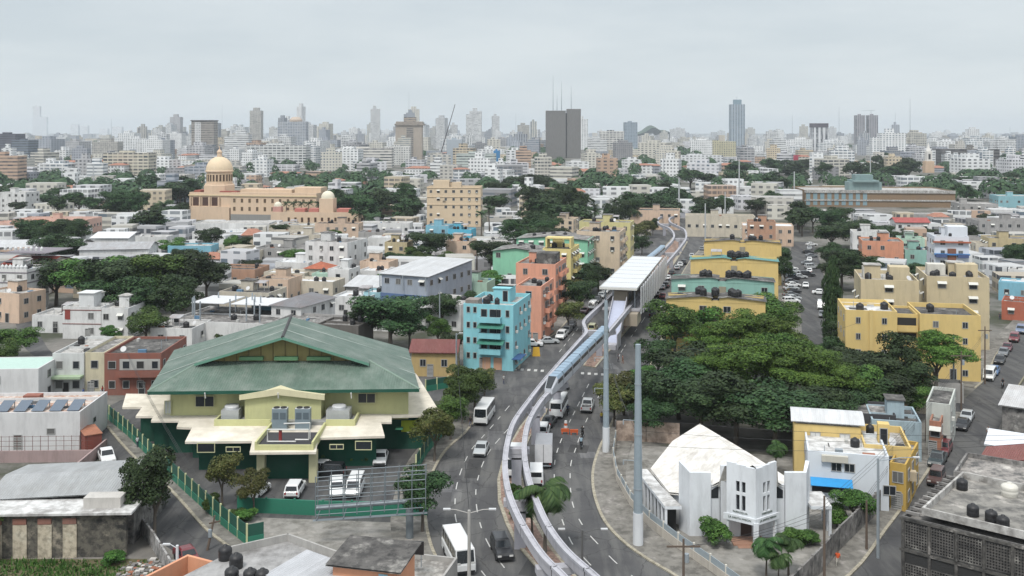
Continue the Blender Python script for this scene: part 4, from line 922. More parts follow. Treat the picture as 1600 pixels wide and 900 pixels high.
    for tx, zz, sz in (('PARROQUIA', 3.62, .3), ('LA SANTA MISION', 3.0, .32)):
        t_ = 1.75; off_ = -.17 if zz < 3.3 else -.03; text(tx, sz, INK, ch, (a[0]+u[0]*t_+nrm[0]*off_, a[1]+u[1]*t_+nrm[1]*off_, zz), face_dir)
MB().box(-.25, -.25, 0, .25, .25, 2.9).build('porch_column', CW, ch)
MB().face([(-3.4,3.6,5.5),(3.4,3.6,5.5),(2.9,2.2,8.3),(0,.4,8.5),(-2.9,2.2,8.3)]).build('tower_roof', CRW, ch)
MB().box(-3.1, 3.2, 0, 3.1, 3.5, 8.0).build('wall', CW, ch); MB().box(-.9, 3.1, 0, .3, 3.19, 2.3).build('door', plain((.06,.04,.035), .6, name='dark_wood'), ch)
MB().box(-2.2, .9, 0, 1.4, 3.1, .18).box(-1.8, .2, 0, 1.0, .9, .1).build('steps', plain((.35,.2,.14), .8, name='clay_paving'), ch)
for s in (-1, 1):     # colonnaded side galleries
    g = [(s*-9.3,3.4),(s*-7.4,3.4),(s*-8.5,8.5),(s*-9.6,15.6),(s*-11,15.6)] if s > 0 else [(9.3,3.4),(7.0,3.4),(7.0,8),(9.6,8)]
    gm_ = MB().prism(g, 3.05, 3.4, 0, 1).build('gallery_roof', [CW, CONCW], ch)
    for i in range(9 if s > 0 else 4):
        t_ = i/8; x_, y_ = s*(-9.15-1.6*t_), 3.6+11.7*t_; MB().box(x_-.14, y_-.14, 0, x_+.14, y_+.14, 3.04).build('gallery_column', CW, gm_)
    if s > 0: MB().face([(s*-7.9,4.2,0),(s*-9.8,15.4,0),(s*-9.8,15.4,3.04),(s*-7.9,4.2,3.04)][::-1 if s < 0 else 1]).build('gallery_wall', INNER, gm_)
# ---------------------------------------------------------------- domed palace
PAL = paint((.62,.47,.34), .2); PALR = tiles((.40,.12,.09)); ROOFC = concrete((.42,.34,.24), (.25,.2,.15), (.5,.42,.32), .2)
X, Y, w = footprint(296, 494, 300, 14.2, radians(-10))
pal = thing('domed_palace', 'ochre government palace with large pale dome and long pilastered wings', 'palace', (X, Y, 0), radians(-10))
shell(pal, w, 19, 14.2, PAL, ROOFC, 1.1)
MB().box(w*.34, -1.4, 0, w+.6, -.004, 14.3).build('projecting_wing', PAL, pal)
MB().box(-.4, -.5, 12.4, w*.34-.02, -.004, 12.9).box(w*.335, -1.9, 12.4, w+1.1, -1.41, 12.9).build('cornice', paint((.6,.5,.32), .1), pal)
MB().box(w*.34, -1.42, 0, w+.62, -1.401, 3.2).build('plinth', paint((.25,.25,.24), .3), pal)
WF = plain((.55,.45,.28), .7, name='stone_window_trim'); DKW = plain((.07,.035,.025), .6, name='brown_shutter')
for i in range(11):
    x = w*.37+i*w*.6/10
    for z in (6.0, 10.2): window(pal, x, -1.41, z, 1.2, 2.0, 0, 0, WF, gm=DKW)
for i in range(3): MB().box(2+i*5.2, -.03, 7.2, 5.2+i*5.2, -.004, 11.6).build('loggia_opening', DKW, pal)
for i in range(4): MB().lathe([(.45,7),(.38,11.8),(.5,12)], (.9+i*5.3, -.9), 10).build('column', PAL, pal)
MB().box(-.5, -1.5, 6.4, w*.34, -.005, 6.95).box(-.3, -1.5, 0, w*.33, -.006, 6.39).build('terrace', PAL, pal)
dc = (11.2, 11); dm = MB().lathe([(8.2,13.2),(8.2,17.5),(7.6,17.8),(7.6,18.4)], dc, 8).build('dome_base', PAL, pal)
MB().lathe([(6.6,18.4),(6.6,24.2),(7.2,24.4),(7.2,25),(6.9,25.2)], dc, 32).build('drum', PAL, pal)
for i in range(24):
    a = 2*pi*i/24; obj('drum_window', win_mesh(.95, 3.4, 5, WF, DKW), pal, (dc[0]+6.63*cos(a), dc[1]+6.63*sin(a), 21.3), a+pi/2)
MB().lathe([(6.9*cos(q*pi/2/12), 25.2+7.2*sin(q*pi/2/12)) for q in range(12)]+[(.9,32.5)], dc, 32).build('dome', paint((.66,.53,.37), .15), pal, smooth=True)
MB().lathe([(1.3,32.3),(1.2,34.3),(1.5,34.5),(.9,35.6),(.25,36.1),(.15,38)], dc, 12).build('lantern', PAL, pal)
MB().box(.6, 4, 13.2, 4, 16, 14.9).box(15.5, 2.5, 13.2, 25, 6, 14.7).build('attic', PALR, pal)
MB().box(w*.78, 9, 13.2, w-1, 18.5, 16.6).box(w*.34, 10, 13.2, w*.75, 18.5, 15.4).build('attic', PAL, pal)
# palace gate wing in front
X, Y, w = footprint(423, 560, 331, 6.2, radians(-4))
pg = thing('gate_wing', 'long low ochre wing with arched windows and small domes behind royal palms', 'building', (X, Y, 0), radians(-4)); shell(pg, w, 10, 6.2, PAL, ROOFC, .6)
for i in range(12): window(pg, 9+i*3.3, -.004, 2.4, 1.1, 2.3, 0, 5, WF, gm=DKW)
for xx, r, zt in ((2.4, 1.9, 9.0), (27, 3.3, 13)):
    MB().box(xx-r*1.05, 2, 5.6, xx+r*1.05, 2+r*2.1, zt-.4).build('tower', PAL if r > 2 else paint((.5,.28,.24), .2), pg); MB().lathe([(r, zt-.4)]+[(r*cos(q*pi/14), zt+r*sin(q*pi/14)) for q in range(7)], (xx, 2+r*1.05), 18).build('dome', paint((.66,.62,.5), .1), pg, smooth=True)
for a, b in ((11, 16), (18, 23), (32, 38)):
    MB().prism([(a, 3), (b, 3), (b, 9), (a, 9)], 6.0, 7.6).build('vault_roof', paint((.45,.17,.14), .2), pg)
# ---------------------------------------------------------------- housing blocks beside the avenue
P_ = paint
AQUA, SALM, MINT, LEM, BEIGE, GOLD, TEALW = P_((.24,.54,.60), .25), P_((.66,.32,.22), .3), P_((.24,.52,.36), .25), P_((.64,.54,.24), .3), P_((.58,.47,.35), .35), P_((.63,.47,.19), .2), P_((.26,.46,.40), .3)
WARN = 'apartment_building'
def spec_building(): pass
# turquoise corner block
t, w = house(WARN, 'turquoise five-storey corner block with green-roofed balconies by the crossing', 'apartment block', 724, 802, 474, 12.4, 14.5, -14, AQUA, rm=CONCL, fl=4, step=3.0, skip=.1, tanks=0, front=False, ws=(.9,1.2), st=3, par_h=.8)
for k in range(5):
    for x in (1.0, 2.3):
        if k: window(t, x, -.004, k*2.9-.3, .55, 1.0, 0, 5)
for k in range(1, 4):
    z = k*3.0+.3; MB().box(3.3, -1.3, z-.15, 7.6, -.004, z).box(3.3, -1.3, z, 7.6, -1.18, z+.9).box(3.3, -1.17, z, 3.42, -.004, z+.9).box(7.48, -1.17, z, 7.6, -.004, z+.9).build('balcony', AQUA, t)
    for x, ww in ((4.1, 1.1), (5.9, 1.3), (7.0, .7)): window(t, x, -.006, z+1.45, ww, 1.4, 0, 5)
    if k < 3: MB().face([(3.1,-1.9,z+1.9),(8.2,-1.9,z+1.9),(8.2,-.01,z+2.5),(3.1,-.01,z+2.5)]).face([(3.1,-1.9,z+1.85),(3.1,-.01,z+2.45),(8.2,-.01,z+2.45),(8.2,-1.9,z+1.85)]).build('awning', corr((.05,.2,.15), (.1,.2,.15), .3), t)
    window(t, 8.7, -.006, z+1.5, .6, 1.2, 0, 5)
MB().box(4.2, 6.5, 11.66, 7.4, 10, 14.4).box(4.0, 6.3, 14.4, 7.6, 10.2, 14.55).build('stair_head', AQUA, t); window(t, 6.6, 6.49, 13, .9, 2, 0, 5)
MB().box(.3, .3, 11.7, 2.8, 3.2, 13.1).build('roof_shed', corr((.25,.22,.2)), t); MB().box(w-.1, -1.0, 2.4, w+1.6, 4, 2.5).build('shop_awning', plain((.03,.08,.2), .6, name='blue_awning_cloth'), t)
for x in (4.6, 6.8): MB().box(x-.8, -.1, .1, x+.8, -.02, 2.4).build('shopfront', P_((.5,.3,.2), .4), t)
place_tanks(t, 3, w, 14, 11.7, 'turquoise corner block', random.Random(3))
# salmon blocks, green, yellow and cream blocks behind
BE = [ # name label xl xr yt h d yaw wall kw
 ('salmon four-storey block with barred balconies beside the turquoise block', 806, 846, 446, 12.2, 13, -14, SALM, dict(tanks=3, st=3, step=3.4, balc=None)),
 ('tall salmon block with a dark roof shed behind the lower salmon block', 806, 868, 411, 13.2, 14, -14, SALM, dict(tanks=2, st=2, step=3.4)),
 ('lemon-yellow block with roof frame between the salmon and mint blocks', 848, 892, 388, 13.4, 13, -14, LEM, dict(tanks=3, st=1)),
 ('mint-green block with low-pitched parapet and blue-green avenue side', 807, 918, 372, 12.6, 15, -14, MINT, dict(tanks=5, roof='gy', rh=.9, st=1, skip=.4)),
 ('smaller mint-green block with sloping roof behind the salmon blocks', 770, 842, 391, 11.6, 12, -14, MINT, dict(tanks=4, roof='gy', rh=.9, skip=.4)),
 ('cream block with balconies on the avenue, topped by many black tanks', 901, 968, 361, 14, 15, -14, BEIGE, dict(tanks=9, st=3, step=3.6)),
 ('low cream building behind the cream tank-topped block', 905, 985, 346, 14.5, 10, -14, P_((.55,.5,.25), .3), dict(tanks=2)),
 ('cream building with dark trees before it, west of the avenue', 862, 896, 342, 9, 12, -14, BEIGE, dict()),
 ('yellow low-gabled housing block with four black tanks before it, closest to the grove', 1041, 1196, 467, 11.3, 6, -12, GOLD, dict(roof='gy2', tanks=8, skip=.35)),
 ('teal low-gabled housing block between two yellow ones', 1049, 1210, 437, 11.6, 6, -12, TEALW, dict(roof='gy2', tanks=9, skip=.7)),
 ('yellow low-gabled housing block with teal eaves behind the teal one', 1079, 1216, 406, 12, 6, -12, GOLD, dict(roof='gy2', tanks=9, skip=.95)),
 ('yellow low-gabled housing block at the far end of the gabled row', 1100, 1221, 378, 12.3, 6, -12, GOLD, dict(roof='gy2', tanks=4, skip=.95)),
]
for lab, xl, xr, yt, h, d, yaw, m, kw in BE:
    kw = dict(kw); g2 = kw.get('roof') == 'gy2'
    if g2:
        kw['roof'] = 'flat'; kw['head'] = False; tk = kw.pop('tanks'); kw['par_h'] = .02
        t, w = house(WARN, lab, 'apartment block', xl, xr, yt, h, d, yaw, m, rm=CONCD, fl=4, step=4.2, ws=(1.2,1.1), **kw)
        for (a, b) in ((0, w*.46), (w*.54, w)):   # two low gables with a lightwell between
            c = a+(b-a)*(.82 if a == 0 else .18); y = -.05
            MB().face([(a,y,h-.4),(b,y,h-.4),(b,y,h+.5 if a == 0 else h+.1),(c,y,h+.75),(a,y,h+.1 if a == 0 else h+.5)]).build('gable', m, t); MB().face([(a,d,h-.4),(a,d,h+.3),(c,d,h+.75),(b,d,h+.3),(b,d,h-.4)]).build('gable', m, t)
            MB().face([(a-.3,-.4,h+.12 if a == 0 else h+.5),(c,-.4,h+.82),(c,d+.3,h+.82),(a-.3,d+.3,h+.12 if a == 0 else h+.5)]).face([(c,-.4,h+.82),(b+.3,-.4,h+.5 if a == 0 else h+.12),(b+.3,d+.3,h+.5 if a == 0 else h+.12),(c,d+.3,h+.82)]).build('roof', CONCD if 'teal one' not in lab else P_((.1,.25,.24), .4), t)
        MB().box(w*.465, -.3, 0, w*.535, -.02, h-1.2).build('stair_screen', P_((.3,.27,.2), .4), t)
        R = random.Random(int(xl)); nt_ = tk
        for i in range(nt_):
            u = .5+R.uniform(-.22, .25); M = Matrix.Translation(t.location) @ Matrix.Rotation(t.rotation_euler[2], 4, 'Z'); p = M @ Vector((w*u, R.uniform(1, d*.55), h+.5+.3*(1-abs(u-.5)*2)))
            tank(p.x, p.y, p.z, 'black roof tank, on the '+' '.join(lab.split()[:9]), R.uniform(.6, .85), R.uniform(1.3, 1.7), group='tanks on the '+' '.join(lab.split()[:9]))
    else:
        t, w = house(WARN, lab, 'apartment block', xl, xr, yt, h, d, yaw, m, fl=4, ws=(1.1,1.3), **kw)
        if 'salmon' in lab or 'cream block' in lab or 'lemon' in lab:
            for k in range(1, 4):      # balconies along the avenue flank
                for a in (.25, .62):
                    z = k*h/4; y0 = d*a; MB().box(w+.004, y0, z-.12, w+1.1, y0+2.8, z+.05).box(w+1.0, y0, z+.05, w+1.1, y0+2.8, z+.95).box(w+.004, y0, z+.05, w+1.0, y0+.1, z+.95).box(w+.004, y0+2.7, z+.05, w+1.0, y0+2.8, z+.95).build('balcony', m, t); window(t, w+.006, y0+1.4, z+1.3, 2.0, 1.7, pi/2, 2)
    if 'dark roof shed' in lab: MB().box(w*.45, 3, h-.4, w*.95, 8, h+2.2).build('roof_shed', CONCD, t)
    if 'roof frame' in lab: MB().box(.3, 2, h, .8, 6, h+2.4).box(w-.8, 2, h, w-.3, 6, h+2.4).box(.3, 2, h+2.4, w-.3, 6, h+2.8).build('roof_frame', LEM, t)
# right-hand apartment cluster
t, w = house(WARN, 'bright yellow block with white tarred roof by the grove', 'apartment block', 1321, 1402, 484, 12.3, 13, -12, GOLD, rm=CONCW, fl=4, step=3.3, ws=(.75,1.0), skip=.05, st=0, head=False, tanks=2, par_h=.7)
for k in range(1, 4): MB().box(w*.5-.35, -.3, 0, w*.5+.35, -.005, 12.4).build('pilaster', GOLD, t) if k == 1 else None
w1 = w; t2 = thing(WARN, 'yellow stair block with open balconies between the two bright yellow blocks', 'apartment block', tuple((Matrix.Translation(t.location) @ Matrix.Rotation(t.rotation_euler[2], 4, 'Z')) @ Vector((w+.02, 2.0, 0))), t.rotation_euler[2])
shell(t2, 3.9, 9, 11.6, GOLD, CONCD, .5)
for k in range(4): MB().box(.2, -1.0, k*2.8+.1, 3.7, -.9, k*2.8+1.1).box(.2, -.9, k*2.8-.05, 3.7, -.01, k*2.8+.1).build('balcony', GOLD, t2); MB().box(.3, -.008, k*2.8+1.1, 3.6, -.004, k*2.8+2.5).build('opening', INNER, t2)
p = Matrix.Translation(t.location) @ Matrix.Rotation(t.rotation_euler[2], 4, 'Z') @ Vector((w1+3.95, .3, 0))
t, w = house(WARN, 'bright yellow block with dark tarred roof behind the round tree', 'apartment block', 1435, 1518, 492, 12, 13, -12, GOLD, rm=CONCD, fl=4, step=3.6, ws=(.75,1.0), skip=.1, st=0, head=False, tanks=2, par_h=.9, pos=(p.x, p.y, 10.3))
TAN = P_((.52,.44,.29), .35)
for lab, xl, xr, yt, tk in (('tall tan block with roof rooms behind the bright yellow block', 1345, 1436, 436, 6), ('tall tan block with barred side windows and many black tanks', 1448, 1546, 431, 12)):
    t, w = house(WARN, lab, 'apartment block', xl, xr, yt, 15, 15, -14, TAN, rm=CONCL, fl=5, step=6, ws=(1.3,1.2), st=1, skip=.2, tanks=tk, par_h=.8)
    MB().box(w*.55, 5, 14.3, w*.9, 9, 17).build('roof_room', TAN, t); MB().box(w*.1, 7, 14.3, w*.4, 10, 16.6).build('roof_room', P_((.6,.58,.52), .4), t)
    for k in range(5):
        for a in (.2, .5, .78): MB().box(w+.004, 15*a-.8, k*2.9+.5, w+.55, 15*a+.8, k*2.9+1.0).build('window_cage', BLACKM if (k+int(a*10)) % 2 else P_((.5,.5,.46), .4), t)
# white complex below the grove
t, w = house('townhouse', 'white two-storey house with sky-blue awning beside the church', 'house', 1262, 1389, 704, 6.6, 9, -14, P_((.62,.66,.70), .12), rm=CONCW, front=False, fl=2, ws=(.8,1.2), st=0, step=2.4, tanks=1, head=False)
for px, z, ww, hh in ((1.9+1.4, 4.9, 1.05, .9), (3.3+1.5, 4.9, 1.05, .9), (9.3, 2.6, 1.3, 1.0)): window(t, px, -.004, z, ww, hh, 0, 0)
MB().face([(.3,-1.3,2.9),(5.1,-1.3,2.9),(5.1,-.02,3.5),(.3,-.02,3.5)]).face([(.3,-1.3,2.86),(.3,-.02,3.46),(5.1,-.02,3.46),(5.1,-1.3,2.86)]).build('awning', plain((.03,.28,.6), .5, name='sky_blue_awning'), t)
MB().box(.3, -1.3, 1.0, 5.1, -1.2, 1.6).box(.3, -1.2, .9, 5.1, -.01, 1.0).build('balcony', P_((.5,.52,.54), .2), t); MB().box(.5, -.008, 1.7, 4.9, -.004, 2.8).build('opening', INNER, t)
MB().box(1.6, -.5, 5.55, 4.6, -.005, 6.3).build('planter_box', P_((.5,.48,.42), .3), t); MB().tube([(2, 1.2, 6.2), (2, 1.2, 7)], .04, 6).box(3.2, .6, 6.2, 4.1, 1.2, 6.8).build('roof_unit', STEEL, t)
t = house('townhouse', 'small yellow house with white vaulted roof above the white house', 'house', 1241, 1345, 661, 7.6, 5.5, -14, GOLD, fl=2, front=False, par_h=.05, head=False, rm=CONCL, sides=False, seed=1)[0]
ww_ = 8.6; vp = [(q*.5-.3, 7.5+1.25*sin(pi*(.12+.76*q/12.4))) for q in range(13)]
for (ya, za), (yb, zb) in zip(vp, vp[1:]): MB().face([(-.4,ya,za),(ww_,ya,za),(ww_,yb,zb),(-.4,yb,zb)]).face([(-.4,yb,zb-.08),(ww_,yb,zb-.08),(ww_,ya,za-.08),(-.4,ya,za-.08)]).build('vault_sheet', corr((.56,.57,.58), (.4,.38,.35), .3, 0, .5), t)
for x in (2.6, 6.2): window(t, x, -.004, 6.1, 1.1, .95, 0, 0, gm=plain((.6,.6,.58), .6, name='white_shutter'))
t, w = house('townhouse', 'yellow house with open roof terrace and stair tower by the sloping street', 'house', 1350, 1424, 694, 6.6, 9, -14, GOLD, rm=CONCL, fl=2, tanks=1, par_h=.9, st=2)
MB().box(w*.35, 2.5, 5.7, w*.6, 3.9, 8.5).build('stair_tower', GOLD, t); window(t, w*.47, 2.49, 7, .8, 1.9, 0, 5); MB().box(w*.7, -.9, 2.8, w+.5, -.01, 3.9).build('balcony', P_((.5,.42,.3), .4), t)
house('townhouse', 'grey house with pale blue wall and dark sheet roof behind the yellow terrace', 'house', 1362, 1440, 655, 5.5, 8, -14, P_((.35,.45,.5), .6), rm=CONCD, fl=2, skip=.4)
house('townhouse', 'black-walled house with white window above the yellow vaulted house', 'house', 1330, 1400, 645, 5.8, 7, -14, P_((.05,.05,.055), .3), rm=CONC, fl=2, skip=.4)
house('corner_shop', 'narrow white and green corner shop with ruined flat roof', 'shop', 1447, 1485, 628, 6.6, 10, -28, P_((.5,.52,.48), .5), rm=CONCD, fl=2, seed=3)
house('townhouse', 'orange-brown narrow house on the sloping street pavement', 'house', 1452, 1470, 657, 5.0, 8, -28, P_((.36,.16,.1), .6), rm=CONC, fl=2, head=False)
house('townhouse', 'ochre and green terraced house beside the white two-storey house', 'house', 1390, 1416, 722, 5.6, 10, -30, P_((.5,.33,.08), .4), rm=CONC, fl=2, head=False)
house('townhouse', 'low house with rusty red roof at the foot of the round tree', 'house', 1405, 1450, 610, 3.5, 8, -14, CREAM, roof='gx', rm=tiles((.25,.1,.07)), fl=1)
house('wall_house', 'plain white boundary block on the corner under the round tree', 'building', 1466, 1506, 598, 3.2, 3, -14, GREYW, rm=CONCL, fl=1, skip=1, head=False)
# houses right of the sloping street
house('house', 'grey-walled house with broad white sheet roof by the street bend', 'house', 1566, 1700, 632, 4.5, 10, -34, CONC, roof='shed', rh=.8, rm=corr((.5,.5,.5)), fl=1, skip=.7)
house('house', 'house with a bright white pitched roof behind the red-brown roof', 'house', 1545, 1660, 692, 4.2, 7, -34, P_((.4,.45,.5), .4), roof='gx', rh=1.0, rm=plain((.62,.64,.68), .5, name='white_roof_sheet'), fl=1, skip=.5)
house('house', 'grey gable-fronted house with red-brown sheet roof', 'house', 1533, 1690, 722, 4.5, 7, -34, CONC, roof='gy', rh=1.4, rm=corr((.2,.06,.05)), fl=1, skip=.7)
house('house', 'dark-roofed house at the top of the bend with yellow trim', 'house', 1590, 1720, 602, 4.5, 9, -34, P_((.2,.18,.12), .4), rm=CONCD, fl=1)
# large breeze-block building in the corner
X, Y = G(1408, 806, 9); t = thing('breeze_block_building', 'large grime-blackened concrete building with pierced block walls and flat roof', 'building', (X, Y, 0), radians(-40)); BBM = concrete((.09,.086,.08), (.03,.03,.03), (.33,.31,.29), .5)
shell(t, 26, 14.5, 9, CONCD, concrete((.2,.19,.18), (.05,.05,.05), (.46,.43,.4), .16), .7)
shell(t, 26, 13, 9.7, CONCL, concrete((.24,.23,.21), (.06,.06,.06), (.5,.47,.43), .2), .7, x0=1.4, y0=1.5, z0=9.01, name='upper_wall')
for i in range(11): MB().box(.1, .9+i*1.25, 9.0, 1.38, 1.15+i*1.25, 9.25).build('roof_beam', CONC, t)
for k in range(3):
    z = 9-2.9*(k+1); MB().box(-.12, -.14, z+2.6, 26.1, -.005, z+2.85).build('floor_beam', BBM, t)
    for i in range(11):
        x = .25+i*2.35; MB().box(x-.14, -.16, z, x+.1, -.006, z+2.58).build('pier', BBM, t)
        mb = MB(); xx = x+.12
        hh = 2.3 if k % 2 == 0 else 1.3
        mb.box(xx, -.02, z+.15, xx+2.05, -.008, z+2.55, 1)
        for a in range(9): mb.box(xx+a*.245, -.12, z+.15, xx+a*.245+.08, -.03, z+.15+hh)
        for b in range(int(hh/.26)+1): mb.box(xx, -.1, z+.15+b*.26, xx+2.05, -.031, z+.15+b*.26+.08)
        mb.build('pierced_screen', [CONCD, INNER], t)
for i, (x, y) in enumerate(((5.2, 4.2), (6.9, 3.8), (8.1, 3.0), (2.4, 10.8))):
    p = Matrix.Translation(t.location) @ Matrix.Rotation(t.rotation_euler[2], 4, 'Z') @ Vector((x, y, 9.06)); tank(p.x, p.y, p.z, ('black water tank, one of three together on the grimy concrete roof', 'black water tank at the back edge of the grimy concrete roof')[i == 3], .55, 1.15, group='three tanks on the concrete roof' if i < 3 else None)
p = Matrix.Translation(t.location) @ Matrix.Rotation(t.rotation_euler[2], 4, 'Z') @ Vector((6.5, 12.0, 9.06)); tank(p.x, p.y, p.z, 'white water tank at the edge of the grimy concrete roof', .8, 1.3, mat=plain((.6,.58,.52), .5, name='white_tank_plastic'))
X, Y = G(1490, 735, 7.5); t = thing('house', 'flat-roofed grey house with raised parapet square behind the pierced-block building', 'house', (X, Y, 0), radians(-34)); shell(t, 16, 8, 7.4, CONC, concrete((.3,.28,.26), (.08,.08,.08), (.55,.52,.48), .4), .6)
# ---------------------------------------------------------------- foreground left
GRS = leaf((.02,.05,.008), (.05,.11,.02), (.1,.17,.04), 'grass_blades')
x0, y0, x1, y1 = -70, 84, -35.5, 106
struct(MB().prism([(-75,80),(-31,80),(-36.5,104.5),(-75,104.5)], -.1, .08).build('earth', concrete((.12,.1,.06), (.05,.07,.02), (.25,.22,.17), .3)))
R = random.Random(5); mb = MB()
for i in range(16000):
    x = R.uniform(-72, -35); y = R.uniform(85, 104)
    dns = sin(x*.5+1)*cos(y*.6)+sin(x*.23+y*.31); 
    if x > -40 and R.random() < .8: continue
    if dns < -.6 and R.random() < .8: continue
    s = R.uniform(.06, .16); hgt = R.uniform(.1, .4)*(1.5 if dns > .6 else 1); a = R.uniform(0, 6.28); u, v = cos(a)*s, sin(a)*s
    mb.face([(x-u, y-v, .06), (x+u, y+v, .06), (x+R.uniform(-.2,.2), y+R.uniform(-.2,.2), .08+hgt)])
struct(mb.build('grass', GRS), 'stuff')
mb = MB()
for i in range(500):
    x = R.gauss(-37.5, 1.3); y = R.uniform(88, 104); s = R.uniform(.06, .35); mb.box(x-s, y-s*.7, .05, x+s*R.uniform(.3,1), y+s*R.uniform(.3,1), .08+s*R.uniform(.3,.9), R.choice([0,0,1,2]))
struct(mb.build('rubble', [CONC, plain((.5,.48,.45), .8, name='rubbish'), plain((.3,.12,.07), .8, name='broken_brick')]), 'stuff')
OLD = concrete((.36,.31,.24), (.035,.035,.033), (.5,.44,.34), .32)
ow = thing('old_workshop', 'old workshop with soot-streaked wall, white slab edge and grey ribbed roof', 'building', (-55.6, 104.7, 0), radians(2))
MB().box(-1, 0, 0, 14.7, .5, 4.6).build('wall', concrete((.13,.12,.10), (.03,.03,.03), (.33,.29,.23), .5), ow)
for i in range(4): MB().box(.3+i*2.6, -.12, 0, 1.75+i*2.6, -.004, 3.55).build('pilaster', concrete((.5,.44,.34), (.2,.18,.14), (.55,.5,.4), .5), ow)
for i in range(4): MB().box(.3+i*2.6, -.16, 3.6, 1.7+i*2.6, -.005, 4.2).build('blocked_opening', P_((.25,.12,.09), .5), ow)
MB().box(-1.3, -.5, 4.61, 15.4, 3.8, 4.85).build('roof_slab', CONCW, ow); MB().box(9.9, .8, 4.86, 13.8, 2.6, 6.0).build('roof_box', P_((.5,.48,.45), .4), ow)
MB().box(-1, 3.2, 0, 14.4, 14.5, 4.4).build('wall', CONC, ow)
q = [(-2,3.5,4.9),(13.9,3.5,5.6),(13.4,8.8,6.4),(-2,8.8,5.9)]; q2 = [(-2,8.8,5.9),(13.4,8.8,6.4),(12.8,14.6,5.6),(-2,14.6,5.1)]; GRC = corr((.33,.34,.345), (.2,.19,.17), .4, 0, .3)
MB().face(q).face([(a, b, c-.1) for a, b, c in q][::-1]).build('roof', GRC, ow); MB().face(q2).face([(a, b, c-.1) for a, b, c in q2][::-1]).build('roof', GRC, ow)
# white house with solar panels, its fenced yard
t, w = house('house', 'white house with four tilted solar panels on its roof', 'house', -60, 125, 646, 5.4, 11, 3, P_((.60,.6,.6), .35), rm=concrete((.55,.5,.45), (.3,.12,.06), (.65,.63,.6), .3), fl=1, step=6, ws=(1.0,.7), tanks=0, head=False, st=5, skip=0)
for i in range(6):
    p = Matrix.Translation(t.location) @ Matrix.Rotation(t.rotation_euler[2], 4, 'Z') @ Vector((w-15+i*2.5, 1.6, 5.0)); s = thing('solar_panel', f'tilted blue-grey solar panel, {("first","second","third","fourth","fifth","sixth")[5-i]} from the street end of the roof', 'solar panel', p, radians(3), 'solar panels on the white house')
    MB().face([(0,0,.15),(1.7,0,.15),(1.7,2.9,1.0),(0,2.9,1.0)]).face([(0,0,.1),(0,2.9,.95),(1.7,2.9,.95),(1.7,0,.1)]).build('panel', plain((.11,.14,.18), .2, name='solar_glass'), s); MB().box(.1,2.7,-.0,.2,2.8,.95).box(1.5,2.7,0,1.6,2.8,.95).build('bracket', STEEL, s)
MB().box(5, 8, 5.0, 7.4, 9.5, 5.7).build('roof_hatch', tiles((.35,.14,.1)), t)
yd = thing('yard_wall', 'pinkish yard wall with thin rusty mesh fence before the white house', 'wall', (-78, 134.8, 0), radians(2)); MB().box(0, 0, 0, 20.6, .25, 1.6).box(20.6, -5, 0, 20.85, 5, 1.6).build('masonry', P_((.35,.26,.25), .5), yd); RUST = plain((.13,.05,.04), .8, name='rusty_iron')
mb = MB()
for i in range(20): mb.tube([(i*1.05,.12,1.6),(i*1.05,.12,3.6)], .035, 5)
for z in (2.2, 2.9, 3.5): mb.tube([(0,.12,z),(20.6,.12,z)], .025, 5)
mb.build('mesh_fence', RUST, yd)
gt = thing('brick_gatehouse', 'small brick-red gatehouse at the corner of the diagonal street', 'building', (-59.6, 138.5, 0), radians(34)); MB().box(0,0,0,2.2,5,2.6).build('wall', P_((.2,.06,.045), .4), gt); MB().box(-.1,-.1,2.6,2.3,5.1,2.7).build('roof', tiles((.4,.17,.1)), gt)
house('house', 'white house with pale mint flat roof above the solar panels', 'house', -70, 60, 578, 6.2, 9, 4, P_((.6,.6,.6), .3), rm=plain((.42,.56,.5), .7, name='mint_roof_paint'), fl=2, step=9, st=5, par_h=.12, head=False)
# shop row behind the pavilion
for lab, xl, xr, yt, m, rm in (('whitewashed corner shop with green canopy at the end of the diagonal street', 82, 131, 552, P_((.55,.56,.55), .4), CONCL), ('narrow cream shop between the white corner shop and the red one', 131, 163, 551, P_((.55,.5,.36), .4), CONC), ('brick-red two-storey shop with loggia balcony', 163, 252, 552, P_((.24,.095,.07), .4), CONCD)):
    t, w = house('shop', lab, 'shop', xl, xr, yt, 7.2, 14, 1, m, rm=rm, fl=2, step=2.4, st=5, skip=.1, head=False, tanks=1 if xl < 100 else 0)
    if xl == 82: MB().box(-.3,-1.6,3.1,w,-.01,3.5).build('canopy', P_((.35,.45,.3), .4), t)
    if xl == 163: MB().box(2.4,-1.2,3.3,w,-.01,3.6).box(2.4,-1.2,3.6,w,-1.1,4.3).build('balcony', m, t); MB().box(2.6,-.03,4.3,w-.2,-.02,6.2).build('opening', P_((.4,.4,.38), .3), t)
